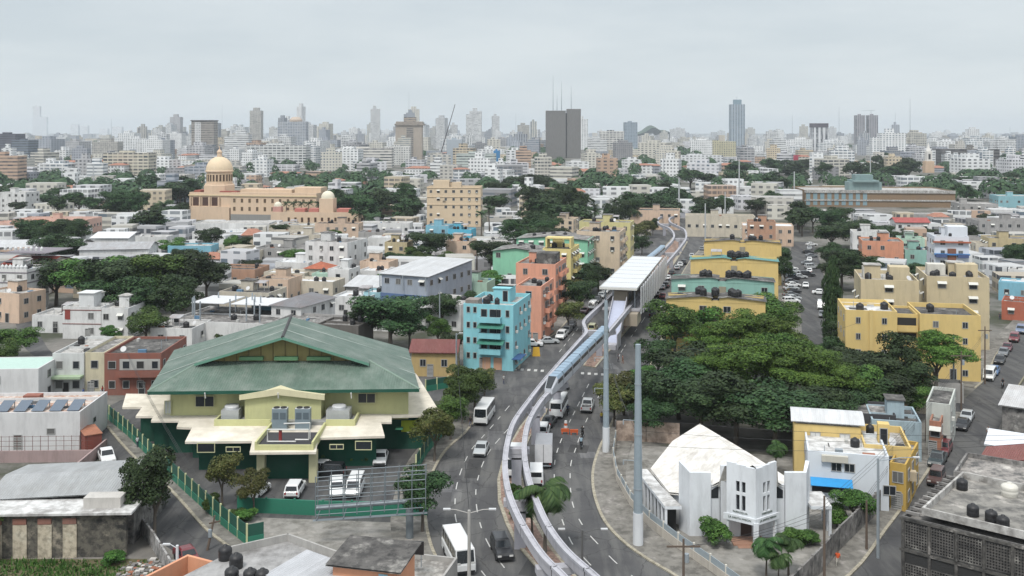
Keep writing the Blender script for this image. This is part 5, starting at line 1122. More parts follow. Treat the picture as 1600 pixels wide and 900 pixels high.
# foreground rooftops
wq = [(-26.9,92.9),(-21.7,96.2),(-11.4,88.6),(-16,78),(-34,80)]; t = thing('house', 'weathered house with ribbed dirty roof and battered parapet below the courtyard', 'house', (-21.7, 88, 0)); wo = (-21.7, 88, 0)
MB().prism(wq, 0, 5.4, 0).build('wall', GREYW, t, wo); MB().prism(wq, 5.404, 5.44).build('roof', corr((.34,.335,.33), (.09,.085,.08), .9, 0, 1.3), t, wo)
for A_, B_ in (((-26.9,92.9),(-21.7,96.2)), ((-21.7,96.2),(-11.4,88.6))):
    d_ = Vector((B_[0]-A_[0], B_[1]-A_[1])).normalized(); n_ = Vector((d_.y, -d_.x))*.2; MB().prism([A_, B_, (B_[0]+n_.x, B_[1]+n_.y), (A_[0]+n_.x, A_[1]+n_.y)], 5.45, 6.15).build('parapet', GREYW, t, wo)
for i, (px, py) in enumerate(((352,874),(369,887),(362,909),(391,911),(410,912))):
    p = G(px, py, 5.44); tank(p[0], p[1], 5.44, ('black water tank with grey lid beside the peach wall, standing higher', 'black water tank beside the peach wall, standing lower')[i] if i < 2 else 'black water tank, one of three in a row on the corner roof', .62, 1.35, group=None if i < 2 else 'three tanks in a row')
PEACH = P_((.62,.30,.18), .2)
pt = thing('peach_parapet', 'peach-orange roof parapet with open frame in front of the black tanks', 'parapet', (*G(297, 867, 5.0), 0), radians(-27)); MB().box(0,-.3,0,13,0,5.0).build('wall', PEACH, pt); MB().box(-.3,-6,0,-.01,0,5.0).build('return_wall', PEACH, pt)
t, w = house('roof_room', 'small peach-orange rooftop building with dark sheet roof and blue door', 'building', 520, 620, 879, 7.8, 4.5, -14, PEACH, roof='shed', rh=.4, rm=CONCD, front=False, fl=1); MB().box(w*.72,-.04,5.0,w*.86,-.004,7.3).build('door', plain((.3,.5,.58), .5, name='pale_blue_door'), t)
t, w = house('house', 'house with pale sheet roof in front of the small peach building', 'house', 425, 540, 897, 6.4, 4, -36, GREYW, roof='shed', rh=.5, rm=corr((.45,.46,.48), (.2,.2,.2), .3), fl=1, skip=1)
t, w = house('house', 'low grey cracked-roof house beside the avenue kerb', 'house', 612, 690, 897, 3.2, 5, -14, GREYW, rm=concrete((.3,.29,.27), (.12,.11,.1), (.5,.48,.44), .4), fl=1, head=False)
X, Y = G(645, 878, 4.2); t = thing('signboard', 'small black rooftop signboard on thin legs', 'signboard', (X, Y, 4.2), radians(-6)); MB().box(-1.05,0,.7,1.05,.15,1.95).build('board', BLACKM, t)
for x in (-.8, .8): MB().tube([(x,.08,-.5),(x,.08,.75)], .05, 6).build('leg', STEEL, t)
BSTL = plain((.19,.22,.24), .5, .3, name='dull_galvanised_steel')
# steel billboard
X, Y = G(640, 842); t = thing('billboard_structure', 'empty galvanised steel billboard frame on a thick single column', 'billboard frame', (X, Y, 0), radians(3)); MB().tube([(0,0,0),(0,0,3.5)], .42, 14).build('column', BSTL, t); MB().tube([(-10.2,0,3.6),(1.8,0,4.3)], .26, 10).build('main_beam', BSTL, t)
for yy in (-.9, .9):
    for x in range(9): xx = -10.2+x*1.5; zz = 3.1+.05*(xx+10); MB().tube([(xx,yy,zz-.1),(xx,yy,zz+4.3)], .055, 5).build('upright', BSTL, t)
    for k in range(5): MB().tube([(-10.2,yy,3.2+k*1.02),(1.8,yy,3.8+k*1.02)], .05, 5).build('rail', BSTL, t)
for x in range(5): xx = -10+x*2.9; MB().tube([(xx,-1.6,2.9+.05*(xx+10)),(xx,1.2,2.9+.05*(xx+10))], .06, 5).tube([(xx,-.9,7.2+.05*(xx+10)),(xx,.9,6.7+.05*(xx+10))], .05, 5).build('cross_tie', BSTL, t)
MB().face([(-10.4,-1.7,2.8),(2.0,-1.7,3.4),(2.0,-1.1,3.4),(-10.4,-1.1,2.8)]).build('catwalk', BSTL, t)
# green perimeter fence
GRN = plain((.025,.17,.11), .6, name='green_fence_paint'); GRNM = plain((.015,.085,.06), .6, name='green_fence_mesh'); PST = P_((.5,.52,.3), .2)
def fence(label, pts, h=2.3, sp=2.6, mesh=GRNM, basem=GRN, post=PST, bh=1.0):
    P = [Vector(G(*p)) for p in pts]; t = thing('fence', label, 'fence', (*P[0], 0)); o = P[0]; acc = 0; pn = 0
    for a, b in zip(P, P[1:]):
        L = (b-a).length; n = max(1, round(L/sp)); d = (b-a)/n; u = d.normalized(); r = Vector((-u.y, u.x))
        for i in range(n):
            s, e = a+d*i-o, a+d*(i+1)-o
            def slab(z0, z1, th, m, nm, s=s, e=e):
                q = [(s+r*th), (e+r*th), (e-r*th), (s-r*th)]; MB().prism([(v.x, v.y) for v in q], z0, z1).build(nm, m, t)
            slab(0, bh, .1, basem, 'plinth'); 
            if mesh: slab(bh, h, .03, mesh, 'panel')
            MB().box(s.x-.1, s.y-.1, 0, s.x+.1, s.y+.1, h+.15).build('post', post, t); pn += 1
            if pn > 90: return t
    return t
fence('long dark green panel fence with pale posts along the diagonal street', [(151,641),(200,682),(240,722),(290,770),(345,820),(386,853)])
fence('short dark green fence closing the courtyard corner', [(386,853),(412,848)], 2.3); fence('low bright green wall between car park and courtyard', [(372,800),(505,806),(640,808),(668,806)], 1.75, 3, None, GRN, GRN, 1.75)
fence('dark green fence along the avenue pavement beside the pavilion', [(650,738),(668,708),(690,683)], 2.2, 2.6); fence('green fence and pale posts behind the street trees', [(665,612),(700,606),(735,602)], 2.0, 3)
fence('long curved wall with pale posts round the churchyard on the avenue', [(962,692),(958,720),(964,752),(985,790),(1015,823),(1060,858),(1110,893),(1160,930)], 1.7, 3.2, plain((.3,.35,.38), .7, name='faded_blue_panel'), P_((.5,.46,.4), .4), P_((.58,.56,.5), .3), 1.0)
fence('bare grey concrete wall running up beside the sloping pavement', [(1235,945),(1285,893),(1312,860),(1350,822),(1385,790)], 2.6, 3.5, None, CONC, CONC, 2.6)
fence('faded graffiti-covered wall beside the overgrown lot', [(218,828),(240,858),(262,895),(280,930)], 1.8, 3, None, concrete((.35,.34,.33), (.12,.12,.12), (.5,.5,.5), .5), CONC, 1.8)
fence('pinkish stained wall behind the churchyard under the trees', [(962,690),(1010,690),(1062,694)], 3.0, 5, None, concrete((.42,.33,.27), (.2,.15,.12), (.5,.42,.35), .4), CONC, 3.0)
# ---------------------------------------------------------------- hand-placed houses of the old quarter: xl xr top h d yaw colour roof
wt, cr_, gy, pk, yl, bl, pe, mi, dk, og = P_((.64,.64,.63), .5), P_((.54,.49,.40), .5), P_((.34,.33,.32), .6), P_((.60,.40,.33), .35), P_((.48,.40,.24), .5), P_((.2,.42,.52), .35), P_((.60,.45,.34), .45), P_((.38,.54,.44), .4), P_((.12,.11,.1), .5), P_((.42,.25,.17), .5)
CG, CL, CD, CWH = corr((.36,.37,.38)), corr((.5,.51,.52), (.3,.28,.25), .3), corr((.18,.18,.19)), plain((.6,.61,.62), .6, name='white_roof_sheet')
HL = [
 (-20,70,349,6,14,0,pk,'flat',concrete((.42,.28,.23),(.25,.15,.13),(.5,.36,.3),.2),1,'pink long low hall with parapet'),
 (20,136,343,6.5,16,0,pk,'flat',concrete((.42,.28,.23),(.25,.15,.13),(.5,.36,.3),.2),1,'pink flat-roofed long building'),
 (124,232,390,6.2,15,8,wt,'gx',CG,1,'long warehouse with grey ridged roof'), (-30,120,386,6,16,4,gy,'gx',CL,1,'warehouse with pale rounded roof'), (142,200,372,7,7,0,wt,'shed',CWH,0,'white canopy-roofed shed by the warehouse'),
 (-6,42,420,11,9,-8,wt,'flat',CONCL,3,'white castle-like tower house with crenellated top'), (5,70,412,7,14,-8,cr_,'gx',tiles((.35,.07,.05)),2,'house with red pitched roof behind the castle-like tower'),
 (-30,30,455,7,8,-20,pe,'flat',CONCL,2,'pinkish house with balcony at the picture edge'), (98,158,479,7.0,9,-4,wt,'flat',CONCL,2,'main block of a white villa with red window'), (155,200,481,6.8,9,-4,wt,'flat',CONCL,2,'corner wing of the white villa'), (50,100,492,4.0,9,-4,wt,'flat',CONCL,1,'low terrace wing of the white villa'),
 (235,300,512,4,10,-6,wt,'flat',CONCL,1,'low white outbuilding with dish'), (262,420,500,4.2,18,-12,wt,'flat',CONC,0,'unfinished white ground floor with steel columns'),
 (477,543,377,12.5,14,-16,wt,'flat',CONC,4,'four-storey grimy white block with sunshades'), (300,420,349,6,14,0,wt,'flat',CONCL,1,'long pale museum hall with flat roof'), (420,492,352,6,12,0,cr_,'flat',CONCL,1,'long cream hall with flat roof'),
 (447,500,366,7,9,-4,cr_,'flat',CONCL,2,'cream arcaded house in the old quarter'), (492,560,349,8,9,-4,pe,'flat',CONCD,2,'peach flat-roofed house with weeds on its roof'), (398,476,387,6.5,12,-10,gy,'flat',CONC,2,'grey unfinished block house'),
 (430,482,409,6.5,9,-12,wt,'flat',CWH,1,'white pavilion-like house with big windows'), (412,476,425,5,8,-12,cr_,'flat',CWH,1,'long pale single-storey house'), (476,512,419,6,7,-12,cr_,'hip',tiles(),1,'house with orange pyramid roof'),
 (512,545,420,7,8,-14,wt,'flat',CWH,2,'small white house with arched windows'), (487,516,427,5.5,7,-12,mi,'flat',CWH,1,'tiny aqua house with red edge'), (560,600,422,5.5,9,-14,wt,'flat',CWH,1,'white house with a red window'),
 (562,607,408,7,8,-14,pe,'flat',CONCL,1,'pinkish house behind the white one'), (402,450,435,6.5,9,-12,pe,'flat',CONC,2,'peach block house with dark roof edge'), (455,520,438,5,8,-14,cr_,'flat',CWH,1,'house with broad white terrace roof'),
 (540,600,447,5.5,9,-14,gy,'shed',CL,1,'house with pale grey lean-to roof'), (596,668,427,11,22,-26,P_((.32,.36,.42), .35),'shed',CL,3,'blue-grey building under a great pale sheet roof on posts'), (568,594,456,6,6,-14,P_((.3,.5,.55),.3),'flat',CWH,2,'light blue narrow house'),
 (720,761,440,6.5,8,-14,mi,'flat',CONCD,1,'pale green house with arcaded porch'), (424,470,476,6.5,14,-22,wt,'hip',CD,2,'white house with dark grey hipped roof'), (394,424,472,5.5,7,-14,bl,'flat',CWH,1,'small bright blue house'), (495,560,506,6,8,-14,dk,'flat',CONC,1,'dark block house with white vents'),
 (570,628,482,5,9,-14,wt,'flat',CONCD,1,'low white house with black tanks'), (665,701,352,8,9,-12,bl,'flat',CONCL,2,'cyan blue two-storey house'), (700,736,358,7.5,8,-12,P_((.1,.4,.55),.3),'flat',CONCL,2,'deeper blue annex house'),
 (601,636,378,8,8,-10,yl,'flat',CONC,2,'mustard block house with bare flanks'), (575,642,371,6,8,-6,wt,'flat',CWH,1,'long white house with little windows'), (697,735,376,8,9,-12,pe,'flat',CONCL,2,'peach and yellow house'), (735,800,376,5,9,-12,wt,'flat',CWH,1,'white house with sloping terrace'),
 (643,712,549,4.6,7,-3,P_((.45,.33,.15),.3),'gx',corr((.16,.05,.045)),1,'timber-yellow house with dark red sheet roof'), (420,478,362,6,9,-4,cr_,'flat',CONC,1,'low cream house by the long hall'), (560,640,348,5.5,9,-4,wt,'flat',CONCL,1,'long pale shed-like house'),
 (340,402,392,6,10,-6,cr_,'flat',CONCD,1,'cream house with rusty terrace'), (262,330,384,5.5,9,0,bl,'flat',CONCL,1,'pale blue row house'), (336,398,420,6,11,-8,og,'flat',CONCD,1,'rust-coloured long terrace house'), (342,420,455,6.5,10,-12,cr_,'flat',CONCD,2,'bare cream gable-walled house'),
 (205,260,370,5,8,0,wt,'flat',CONCL,1,'white house with a small lantern turret'), (300,385,362,5,10,0,wt,'flat',CWH,1,'pale long house behind the round tree'), (640,700,372,5,8,-8,cr_,'flat',CWH,1,'cream row house in the old quarter'), (560,600,362,6,8,-6,gy,'flat',CD,1,'grey house with dark sheet roof'),
 (470,560,400,6,9,-12,gy,'flat',CONC,1,'grey terrace house in the old quarter'), (520,575,462,5.5,8,-14,wt,'flat',CWH,1,'white house with arched door'), (430,520,500,5,9,-14,gy,'flat',CONC,1,'grey flat house behind the pavilion'), (640,720,470,6,12,-24,wt,'flat',CONCL,2,'white row house beside the great sheet roof'),
 (1160,1240,352,8,14,-12,pe,'flat',CWH,2,'peach row building with white terraces'), (1168,1212,346,11,10,-12,og,'flat',CONC,3,'orange and yellow block with dark awnings'), (1071,1180,337,9,14,-10,cr_,'flat',CONC,1,'cream hall with scalloped parapet where the guideway ends'), (985,1062,328,9,14,-10,pe,'flat',CONCD,2,'peach college hall with arched gable'),
 (1347,1412,376,11,12,-14,P_((.58,.27,.17),.45),'flat',CONC,3,'salmon block with peeling walls'), (1332,1390,362,10,10,-14,wt,'flat',CONCL,3,'grimy white house with yellow front'), (1414,1462,390,8,10,-14,TEALW,'flat',CONC,2,'sea-green house with outside stair'), (1405,1445,372,9,9,-14,mi,'flat',CONCL,2,'mint stepped house behind the salmon block'),
 (1460,1514,369,15,11,-12,P_((.6,.63,.68),.12),'flat',CONCL,5,'tall white house with orange-tiled eaves, brown panel and blue bands'), (1530,1680,345,10,14,-4,gy,'flat',CONC,3,'long grimy pale grey block'), (1400,1452,347,8,10,-8,wt,'gx',tiles((.4,.1,.09)),2,'house with rose-red pitched roof'), (1545,1640,372,8,11,-12,yl,'flat',CONC,2,'yellowish house behind the tan block'),
 (1525,1600,380,6,9,-12,cr_,'flat',CONC,2,'low cream wall-like house'), (1560,1640,440,5,9,-30,bl,'flat',CWH,1,'bluish low house by the street'), (1565,1650,470,4.5,9,-30,P_((.4,.12,.07),.4),'flat',CONC,1,'brick-coloured low house by the street'), (1575,1670,420,5.5,9,-30,wt,'flat',CONCL,1,'white low house at the picture edge'),
 (0,40,300,12,12,-10,wt,'flat',CONCL,4,'white four-storey house with bluish flank'), (1455,1535,370,6,9,-12,gy,'flat',CONCD,1,'grey terrace behind the white tall house'), (667,751,292,19,14,-2,P_((.60,.48,.34),.1),'flat',CONC,5,'cream university block with round emblem'),
]
HL += [(1500,1560,318,8,16,-8,gy,'flat',CONCL,2,'grey annexe beyond the glazed block'), (1560,1625,306,7,16,-8,P_((.25,.45,.5),.3),'flat',CONCL,1,'pale blue warehouse-like house near the picture edge'), (1548,1600,327,6,10,-8,wt,'flat',CWH,1,'long white shed roof by the grey annexe'), (1270,1330,331,5,12,-8,wt,'flat',CONC,1,'dark-roofed low house before the glazed bays'), (1400,1480,334,5,10,-8,gy,'flat',CONCL,1,'grey low house in front of the brown wall')]
HO = []
for i, (xl, xr, yt, h, d, yaw, m, rf, rm, fl, lab) in enumerate(HL):
    nm, cat = ('house', 'house') if h < 9 else ('apartment_building', 'apartment block')
    if 'hall' in lab or 'shed' in lab or 'warehouse' in lab: nm, cat = 'hall', 'building'
    Yd = yz(yt, h); au_ = not any(k in lab for k in ('castle', 'villa', 'university', 'orange-tiled', 'great pale'))
    t, w = house(nm, lab, cat, xl, xr, yt, h, d, yaw, m, roof=rf, rm=rm, fl=max(fl, 1), step=3.2 if h < 12 else 3.4, skip=.15 if fl else 1, tanks=(0 if rf != 'flat' or Yd > 420 else random.Random(i).choice([0,1,1,2,3])), head=(rf == 'flat' and h > 6 and fl > 0), au=False, seed=i)
    HO.append((t, w, lab))
    if 'castle' in lab:
        for k in range(8): MB().lathe([(.4,10.9),(.45,11.6),(.01,12.2)], (.4+k*w/8, .4), 8).build('merlon', WHITE, t)
        for z in (4, 7.5, 10): MB().box(-.1,-.12,z,w+.1,d,z+.25).build('string_course', plain((.2,.18,.2), .7, name='grey_band'), t)
    if 'great pale' in lab:
        MB().box(-.15,-.2,4.4,w+.15,-.005,6.4).build('blue_band', P_((.09,.15,.28),.3), t)
        for x in (0, w/2, w-.2): MB().box(x,-.9,7.5,x+.2,-.7,11).build('post', STEEL, t)
    if 'steel columns' in lab:
        RR = random.Random(9)
        for k in range(14):
            x, y = RR.uniform(1, w-1), RR.uniform(1, d-1); MB().box(x-.12,y-.12,4,x+.12,y+.12,8).build('column', STEEL, t)
        MB().box(1,8,6.6,9,d,6.75).box(9.5,10,6.2,w-2,d+2,6.35).build('canopy', CWH, t)
    if 'main block' in lab: MB().box(2.6,2,6.6,6.0,5.5,9.6).box(2.3,1.7,9.6,6.3,5.8,9.75).build('penthouse', WHITE, t); MB().box(.5,-.05,4.2,1.7,-.01,6.4).build('shutter', plain((.25,.05,.04),.6,name='red_shutter'), t); MB().box(-.05,-.08,6.2,w+.05,-.005,6.35).box(-.05,-.08,3.2,w+.05,-.005,3.35).build('trim', plain((.2,.06,.05),.6,name='red_trim'), t)
    if 'university' in lab:
        for z in (16.9, 12.6, 8.9): MB().box(-.1,-.25,z+1.5,w+.1,-.005,z+1.8).build('ledge', m, t)
        MB().lathe([(.01,0),(1.7,0),(1.8,.08),(.01,.12)], sides=18).build('emblem', plain((.4,.15,.15),.6,name='emblem_print'), t); t.children[-1].location=(w*.32,-.05,12.5); t.children[-1].rotation_euler=(pi/2,0,0)
        MB().box(w*.1,4,18.4,w*.4,9,22).box(w*.45,5,18.4,w*.62,10,21).build('roof_room', m, t)
    if 'orange-tiled' in lab:
        MB().box(-.4,-.9,13.2,w+.4,-.01,13.6).build('tiled_eave', tiles(), t); MB().box(w*.38,-.5,1,w*.62,-.02,11.5).build('brown_panel', P_((.2,.09,.06),.2), t)
        for k in (1,2,3): MB().box(.2,-1.1,k*3,w*.34,-.01,k*3+1).box(w*.66,-1.1,k*3,w-.2,-.01,k*3+1).build('balcony', plain((.06,.09,.2),.5,name='navy_rail'), t)
        MB().box(-.1,-.95,9.7,w+.1,-.012,10.1).build('blue_band', plain((.05,.2,.45),.5,name='blue_paint'), t)
        MB().box(w*.45,3,14.4,w+.3,9,17.6).build('roof_room', m, t)
# long glazed museum-like block
X, Y, w = footprint(1258, 1358, 297, 10, radians(-6)); t = thing('glazed_block', 'long low building with glazed bays, brown wall and central lift tower', 'building', (X, Y, 0), radians(-6)); shell(t, w+50, 45, 10, P_((.23,.16,.1), .25), CONCL, .8)
for i in range(9): MB().box(.6+i*w/9, -.1, 1, .4+(i+.62)*w/9, -.01, 8.2).build('glazing', plain((.22,.32,.36), .3, name='blue_glass'), t)
MB().box(-.3,-.6,8.4,w+50,-.02,10.2).box(-.3,-.5,3.6,w+50,-.02,4.5).build('fascia', CONCL, t); MB().box(w*.75,10,9,w+10,22,14.5).box(w*.8,8,14.5,w+8,24,15.6).box(w*.85,11,15.6,w+5,20,19).build('lift_tower', P_((.2,.28,.28), .3), t)
# ---------------------------------------------------------------- landmarks of the middle distance and the skyline
def slab(name, label, cat, xl, xr, yt, yb, d, mat, yaw=0, extra=None, au=False, h=None, roofbox=True):
    Y = FX*H/(yb-HY) if h is None else yz(yt, h); X0, X1 = (xl-CX)*Y/FX, (xr-CX)*Y/FX; hh = H-(yt-HY)*Y/FX; w = X1-X0
    t = thing(name, label, cat, (X0, Y, 0), radians(yaw))
    if au: auto(t, label, cat, (xl+xr)/2, yt)
    m = MB().box(0, 0, 0, w, d, hh); m.build('tower_body' if hh > 30 else 'wall', mat, t)
    if roofbox: MB().box(w*.3, d*.3, hh, w*.6, d*.6, hh+max(2.2, hh*.04)).build('roof_house', mat, t)
    return t, w, hh
BC = paint((.17,.165,.16), .5)
t, w, hh = slab('office_tower', 'massive dark grey twin-slab office tower with roof masts', 'office tower', 853, 884, 173, 247, 18, BC, roofbox=False)
MB().box(w+2.2, 2, 0, w+2.2+26*.95, 22, hh+3.2).build('tower_body', BC, t); MB().box(w, 5, 0, w+2.2, 20, hh-4).build('glazed_slot', facade((.1,.1,.11), 1), t); MB().box(-.2,-.3,hh-2,w+.2,-.02,hh+.2).build('parapet', BC, t)
for x, q in ((13, 62), (20, 28), (28, 52), (45, 44)): MB().tube([(x,9,hh),(x,9,hh+q)], [.8,.15], 5).build('mast', STEEL, t)
BT = paint((.38,.33,.28), .3); t, w, hh = slab('office_tower', 'tan concrete tower with wider crown storeys and slotted centre', 'office tower', 618, 659, 196, 249, 24, BT, roofbox=False)
MB().box(-1.5,-2,hh,w+3,26,hh+3).box(.5,0,hh+3,w+1,24,hh+6.5).box(w*.3,6,hh+6.5,w*.75,18,hh+14).build('crown_storeys', facade((.4,.34,.28), 1), t); MB().box(w*.42,-.3,2,w*.68,-.02,hh-3).build('slotted_bay', facade((.3,.27,.24), 1), t)
t, w, hh = slab('office_tower', 'slim tall blue-glass tower alone above the skyline with stepped top', 'office tower', 1142, 1164, 163, 228, 30, facade((.35,.4,.45), 2, 3.2, 9, (.07,.12,.17)), roofbox=False); MB().box(w*.25,8,hh,w*.8,22,hh+16).build('crown', facade((.2,.3,.36), 0), t); MB().tube([(w*.5,15,hh+16),(w*.5,15,hh+30)],[.8,.2],5).build('mast', STEEL, t)
for i, (a, b) in enumerate(((1338,1352),(1357,1372))):
    t, w, hh = slab('residential_tower', ('first grey-mauve twin tower on the eastern skyline', 'second grey-mauve twin tower, carrying a crane')[i], 'tower', a, b, 180, 229, 22, facade((.34,.32,.34), 2, 3.2, 7)); 
    if i: MB().tube([(w*.4,11,hh),(w*.4,11,hh+16)],.6,5).tube([(-20,11,hh+14),(25,11,hh+16)],.5,5).build('tower_crane', STEEL, t)
t, w, hh = slab('office_tower', 'white tower with dark vertical stripes and dark cap', 'office tower', 1270, 1294, 199, 243, 20, facade((.62,.63,.65), 2, 3.2, 9)); MB().box(-.5,-.5,hh,w+.5,21,hh+8).build('crown', facade((.12,.1,.12), 1), t)
t, w, hh = slab('unfinished_tower', 'tall unfinished brown tower with bare slab floors', 'tower', 299, 334, 189, 247, 24, facade((.36,.33,.30), 1, 3.1, 4, (.05,.05,.05)), roofbox=False); MB().box(-1.2,-1.5,hh,w+1.2,25,hh+1.5).build('roof_slab', CONCD, t); MB().box(w*.15,-.4,0,w*.42,-.05,hh-2).build('stair_core', facade((.62,.62,.62),0,3.1,3), t)
t, w, hh = slab('residential_tower', 'pair-fronted blue and white tower with rounded tan crown', 'tower', 434, 478, 190, 242, 25, facade((.45,.47,.5), 3, 3.1, 5, (.09,.12,.17))); MB().lathe([(13,hh),(13,hh+4),(8,hh+9),(.1,hh+10)],(w*.6,12),14).build('crown', P_((.45,.37,.3),.1), t)
slab('office_block', 'low wide white slab with deep ribbon balconies and flat roof', 'office building', 385, 478, 227, 262, 30, facade((.64,.65,.64), 3, 3.3, 5.5))
slab('office_block', 'long white hospital-like slab with ribbon windows beside the tan tower', 'office building', 521, 612, 232, 262, 22, facade((.62,.6,.56), 1, 3.6, 5)); slab('office_block', 'plain white wing before the tan tower foot', 'office building', 600, 640, 229, 258, 22, facade((.62,.62,.6), 0))
slab('office_block', 'dark glass stepped office block at the picture edge', 'office building', -12, 24, 209, 255, 30, facade((.12,.12,.15), 1, 3.4, 5)); slab('office_block', 'blue-grey glass wing beside the dark office block', 'office building', 18, 44, 219, 258, 30, facade((.17,.2,.24), 1, 3.4, 5))
slab('office_block', 'cream and white balconied block with blue glass', 'apartment block', 161, 232, 239, 278, 22, facade((.6,.56,.46), 3, 3.2, 5)); slab('office_block', 'grey-blue plain-sided office block by the crane', 'office building', 698, 722, 218, 262, 22, paint((.36,.4,.44), .1)); slab('office_block', 'pale office block with bright blue flank', 'office building', 713, 775, 240, 268, 22, facade((.5,.55,.52), 1)); 
slab('office_block', 'bright blue flank wing of the pale office block', 'office building', 771, 781, 236, 266, 26, paint((.05,.2,.4), .1))
slab('office_block', 'white office block with five rows of dark windows east of the grey tower', 'office building', 938, 975, 205, 243, 22, facade((.64,.63,.6), 3, 4.2, 7)); slab('residential_tower', 'bluish tower beside a white slab east of the grey tower', 'tower', 976, 996, 191, 240, 24, facade((.3,.36,.42), 0)); slab('office_block', 'long white three-winged block under orange roofs', 'office building', 1053, 1130, 243, 262, 24, facade((.64,.65,.66), 0, 3.2, 5))
slab('office_block', 'pale yellow-green long office block behind the white wings', 'office building', 1088, 1150, 221, 247, 24, facade((.5,.47,.33), 0, 3.2, 4)); t, w, hh = slab('unfinished_block', 'long dark unfinished concrete frame with white billboard before it', 'building', 1472, 1562, 233, 258, 40, facade((.13,.125,.125), 1, 4.5, 6, (.03,.03,.035)), roofbox=False); MB().box(w*.42,-2,0,w*.52,-.1,hh+6).build('stair_core', CONC, t)
bb = thing('billboard', 'white billboard with dark lettering before the unfinished concrete frame', 'billboard', (*G(1500, 263), 0)); MB().box(0,0,3.5,22,.6,13.5).build('board', P_((.6,.6,.6),.05), bb); text('ymo', 9, INK, bb, (11,-.05,8.2))
for x in (3, 19): MB().box(x,.2,0,x+.6,.5,3.5).build('leg', STEEL, bb)
for i, (px, pb, w_, h_, c, lab) in enumerate(((1320,262,22,10,(.35,.14,.2),'magenta and orange billboard among the dark trees'), (1048,240,24,10,(.45,.04,.1),'crimson billboard by the white wings'), (1083,236,16,16,(.03,.03,.04),'black screen billboard near the pale yellow block'), (1247,255,14,8,(.35,.03,.06),'red billboard among pastel roofs'), (1100,229,24,12,(.35,.14,.13),'dull red billboard above the black screen'))):
    X, Y = G(px, pb); bb = thing('billboard', lab, 'billboard', (X, Y, 0)); MB().box(-w_/2,0,4,w_/2,.6,4+h_).build('board', plain(c, .5, name='billboard_print'), bb); MB().box(-.4,.6,0,.4,1.2,5).build('leg', STEEL, bb)
# church steeple
X, Y = G(1453, 270); t = thing('steeple', 'slender white church steeple with spire above the trees', 'church tower', (X, Y, 0)); SW_ = P_((.64,.62,.58),.1)
MB().box(-5,0,0,5,8,13).build('base', P_((.55,.4,.28),.2), t); MB().box(-3,1,13,3,7,24).build('belfry', SW_, t); MB().box(-1.2,.95,15,1.2,.99,21).build('opening', INNER, t); MB().lathe([(3,24),(1.5,28),(.2,34),(.1,37)],(0,4),8).build('spire', SW_, t)
# crane
X, Y = G(683, 262); t = thing('mobile_crane', 'dark lattice crane jib leaning over the trees', 'crane', (X, Y, 0)); MB().tube([(0,0,2),(23,0,81)],[.7,.4],4).build('jib', plain((.06,.05,.06),.6,name='crane_steel'), t); MB().box(-5,-2,0,3,2,4).build('cab', plain((.5,.15,.03),.5,name='orange_paint'), t)
# masts on the skyline
for px, yt, pb in ((639,143,225),(1422,154,236),(1311,168,228),(1238,180,228),(1399,176,226),(174,186,228),(347,163,222),(1578,198,226),(806,178,224)):
    X, Y = G(px, pb); zt = H-(yt-HY)*Y/FX; t = thing('radio_mast', 'thin lattice radio mast', 'mast', (X, Y, 0)); auto(t, 'thin lattice radio mast', 'mast', px, yt); MB().tube([(0,0,0),(0,0,zt)],[.9,.35],4).build('lattice', STEEL, t)
# hazy tall towers of the far left; extra haze painted in as paler facade colour
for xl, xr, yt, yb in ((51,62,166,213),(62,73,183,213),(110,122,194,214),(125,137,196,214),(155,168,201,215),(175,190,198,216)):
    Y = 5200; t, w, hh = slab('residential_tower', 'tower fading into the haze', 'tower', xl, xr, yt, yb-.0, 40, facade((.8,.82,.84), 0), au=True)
# ---------------------------------------------------------------- the rest of the city, each building a thing
RF = random.Random(2024)
CPAL = [(.72,.73,.73)]*9+[(.58,.56,.5)]*2+[(.52,.5,.46),(.56,.48,.36),(.45,.45,.46),(.36,.38,.42),(.5,.36,.27),(.6,.6,.62),(.6,.6,.62),(.3,.3,.31)]
CN = {(.72,.73,.73): 'white', (.58,.56,.5): 'off-white', (.52,.5,.46): 'putty-coloured', (.56,.48,.36): 'cream', (.45,.45,.46): 'pale grey', (.36,.38,.42): 'blue-grey', (.5,.36,.27): 'peach', (.6,.6,.62): 'silvery white', (.3,.3,.31): 'grey', (.36,.25,.2): 'brown'}
OCC = []
def free(x, y, r):
    for a, b, q in OCC:
        if abs(a-x) < r+q and abs(b-y) < r+q and (a-x)**2+(b-y)**2 < (r+q)**2: return False
    return True
def claim(o, w, d):
    a = o.rotation_euler[2]; r = max(3, min(w, d)*.55); nx, ny = max(1, int(w/r/1.6)), max(1, int(d/r/1.6))
    for i in range(nx):
        for j in range(ny):
            u, v = (i+.5)*w/nx, (j+.5)*d/ny; OCC.append((o.location.x+u*cos(a)-v*sin(a), o.location.y+u*sin(a)+v*cos(a), r))
def claim_old(o, w, d): OCC.append((o.location.x+w/2*cos(o.rotation_euler[2])-d/2*sin(o.rotation_euler[2]), o.location.y+d/2*cos(o.rotation_euler[2])+w/2*sin(o.rotation_euler[2]), max(w, d)*.55))
for o in list(bpy.data.objects):
    if o.parent is None and 'category' in o and o.location.y > 260:
        c = [k for k in o.children if k.name.split('.')[0] in ('wall', 'tower_body')]
        if c: bbm = c[0].data.vertices; ww = max(v.co.x for v in bbm)-min(v.co.x for v in bbm); dd = max(v.co.y for v in bbm); claim(o, ww, dd)
CORR = [G(*p) for p in RW2+RE2]
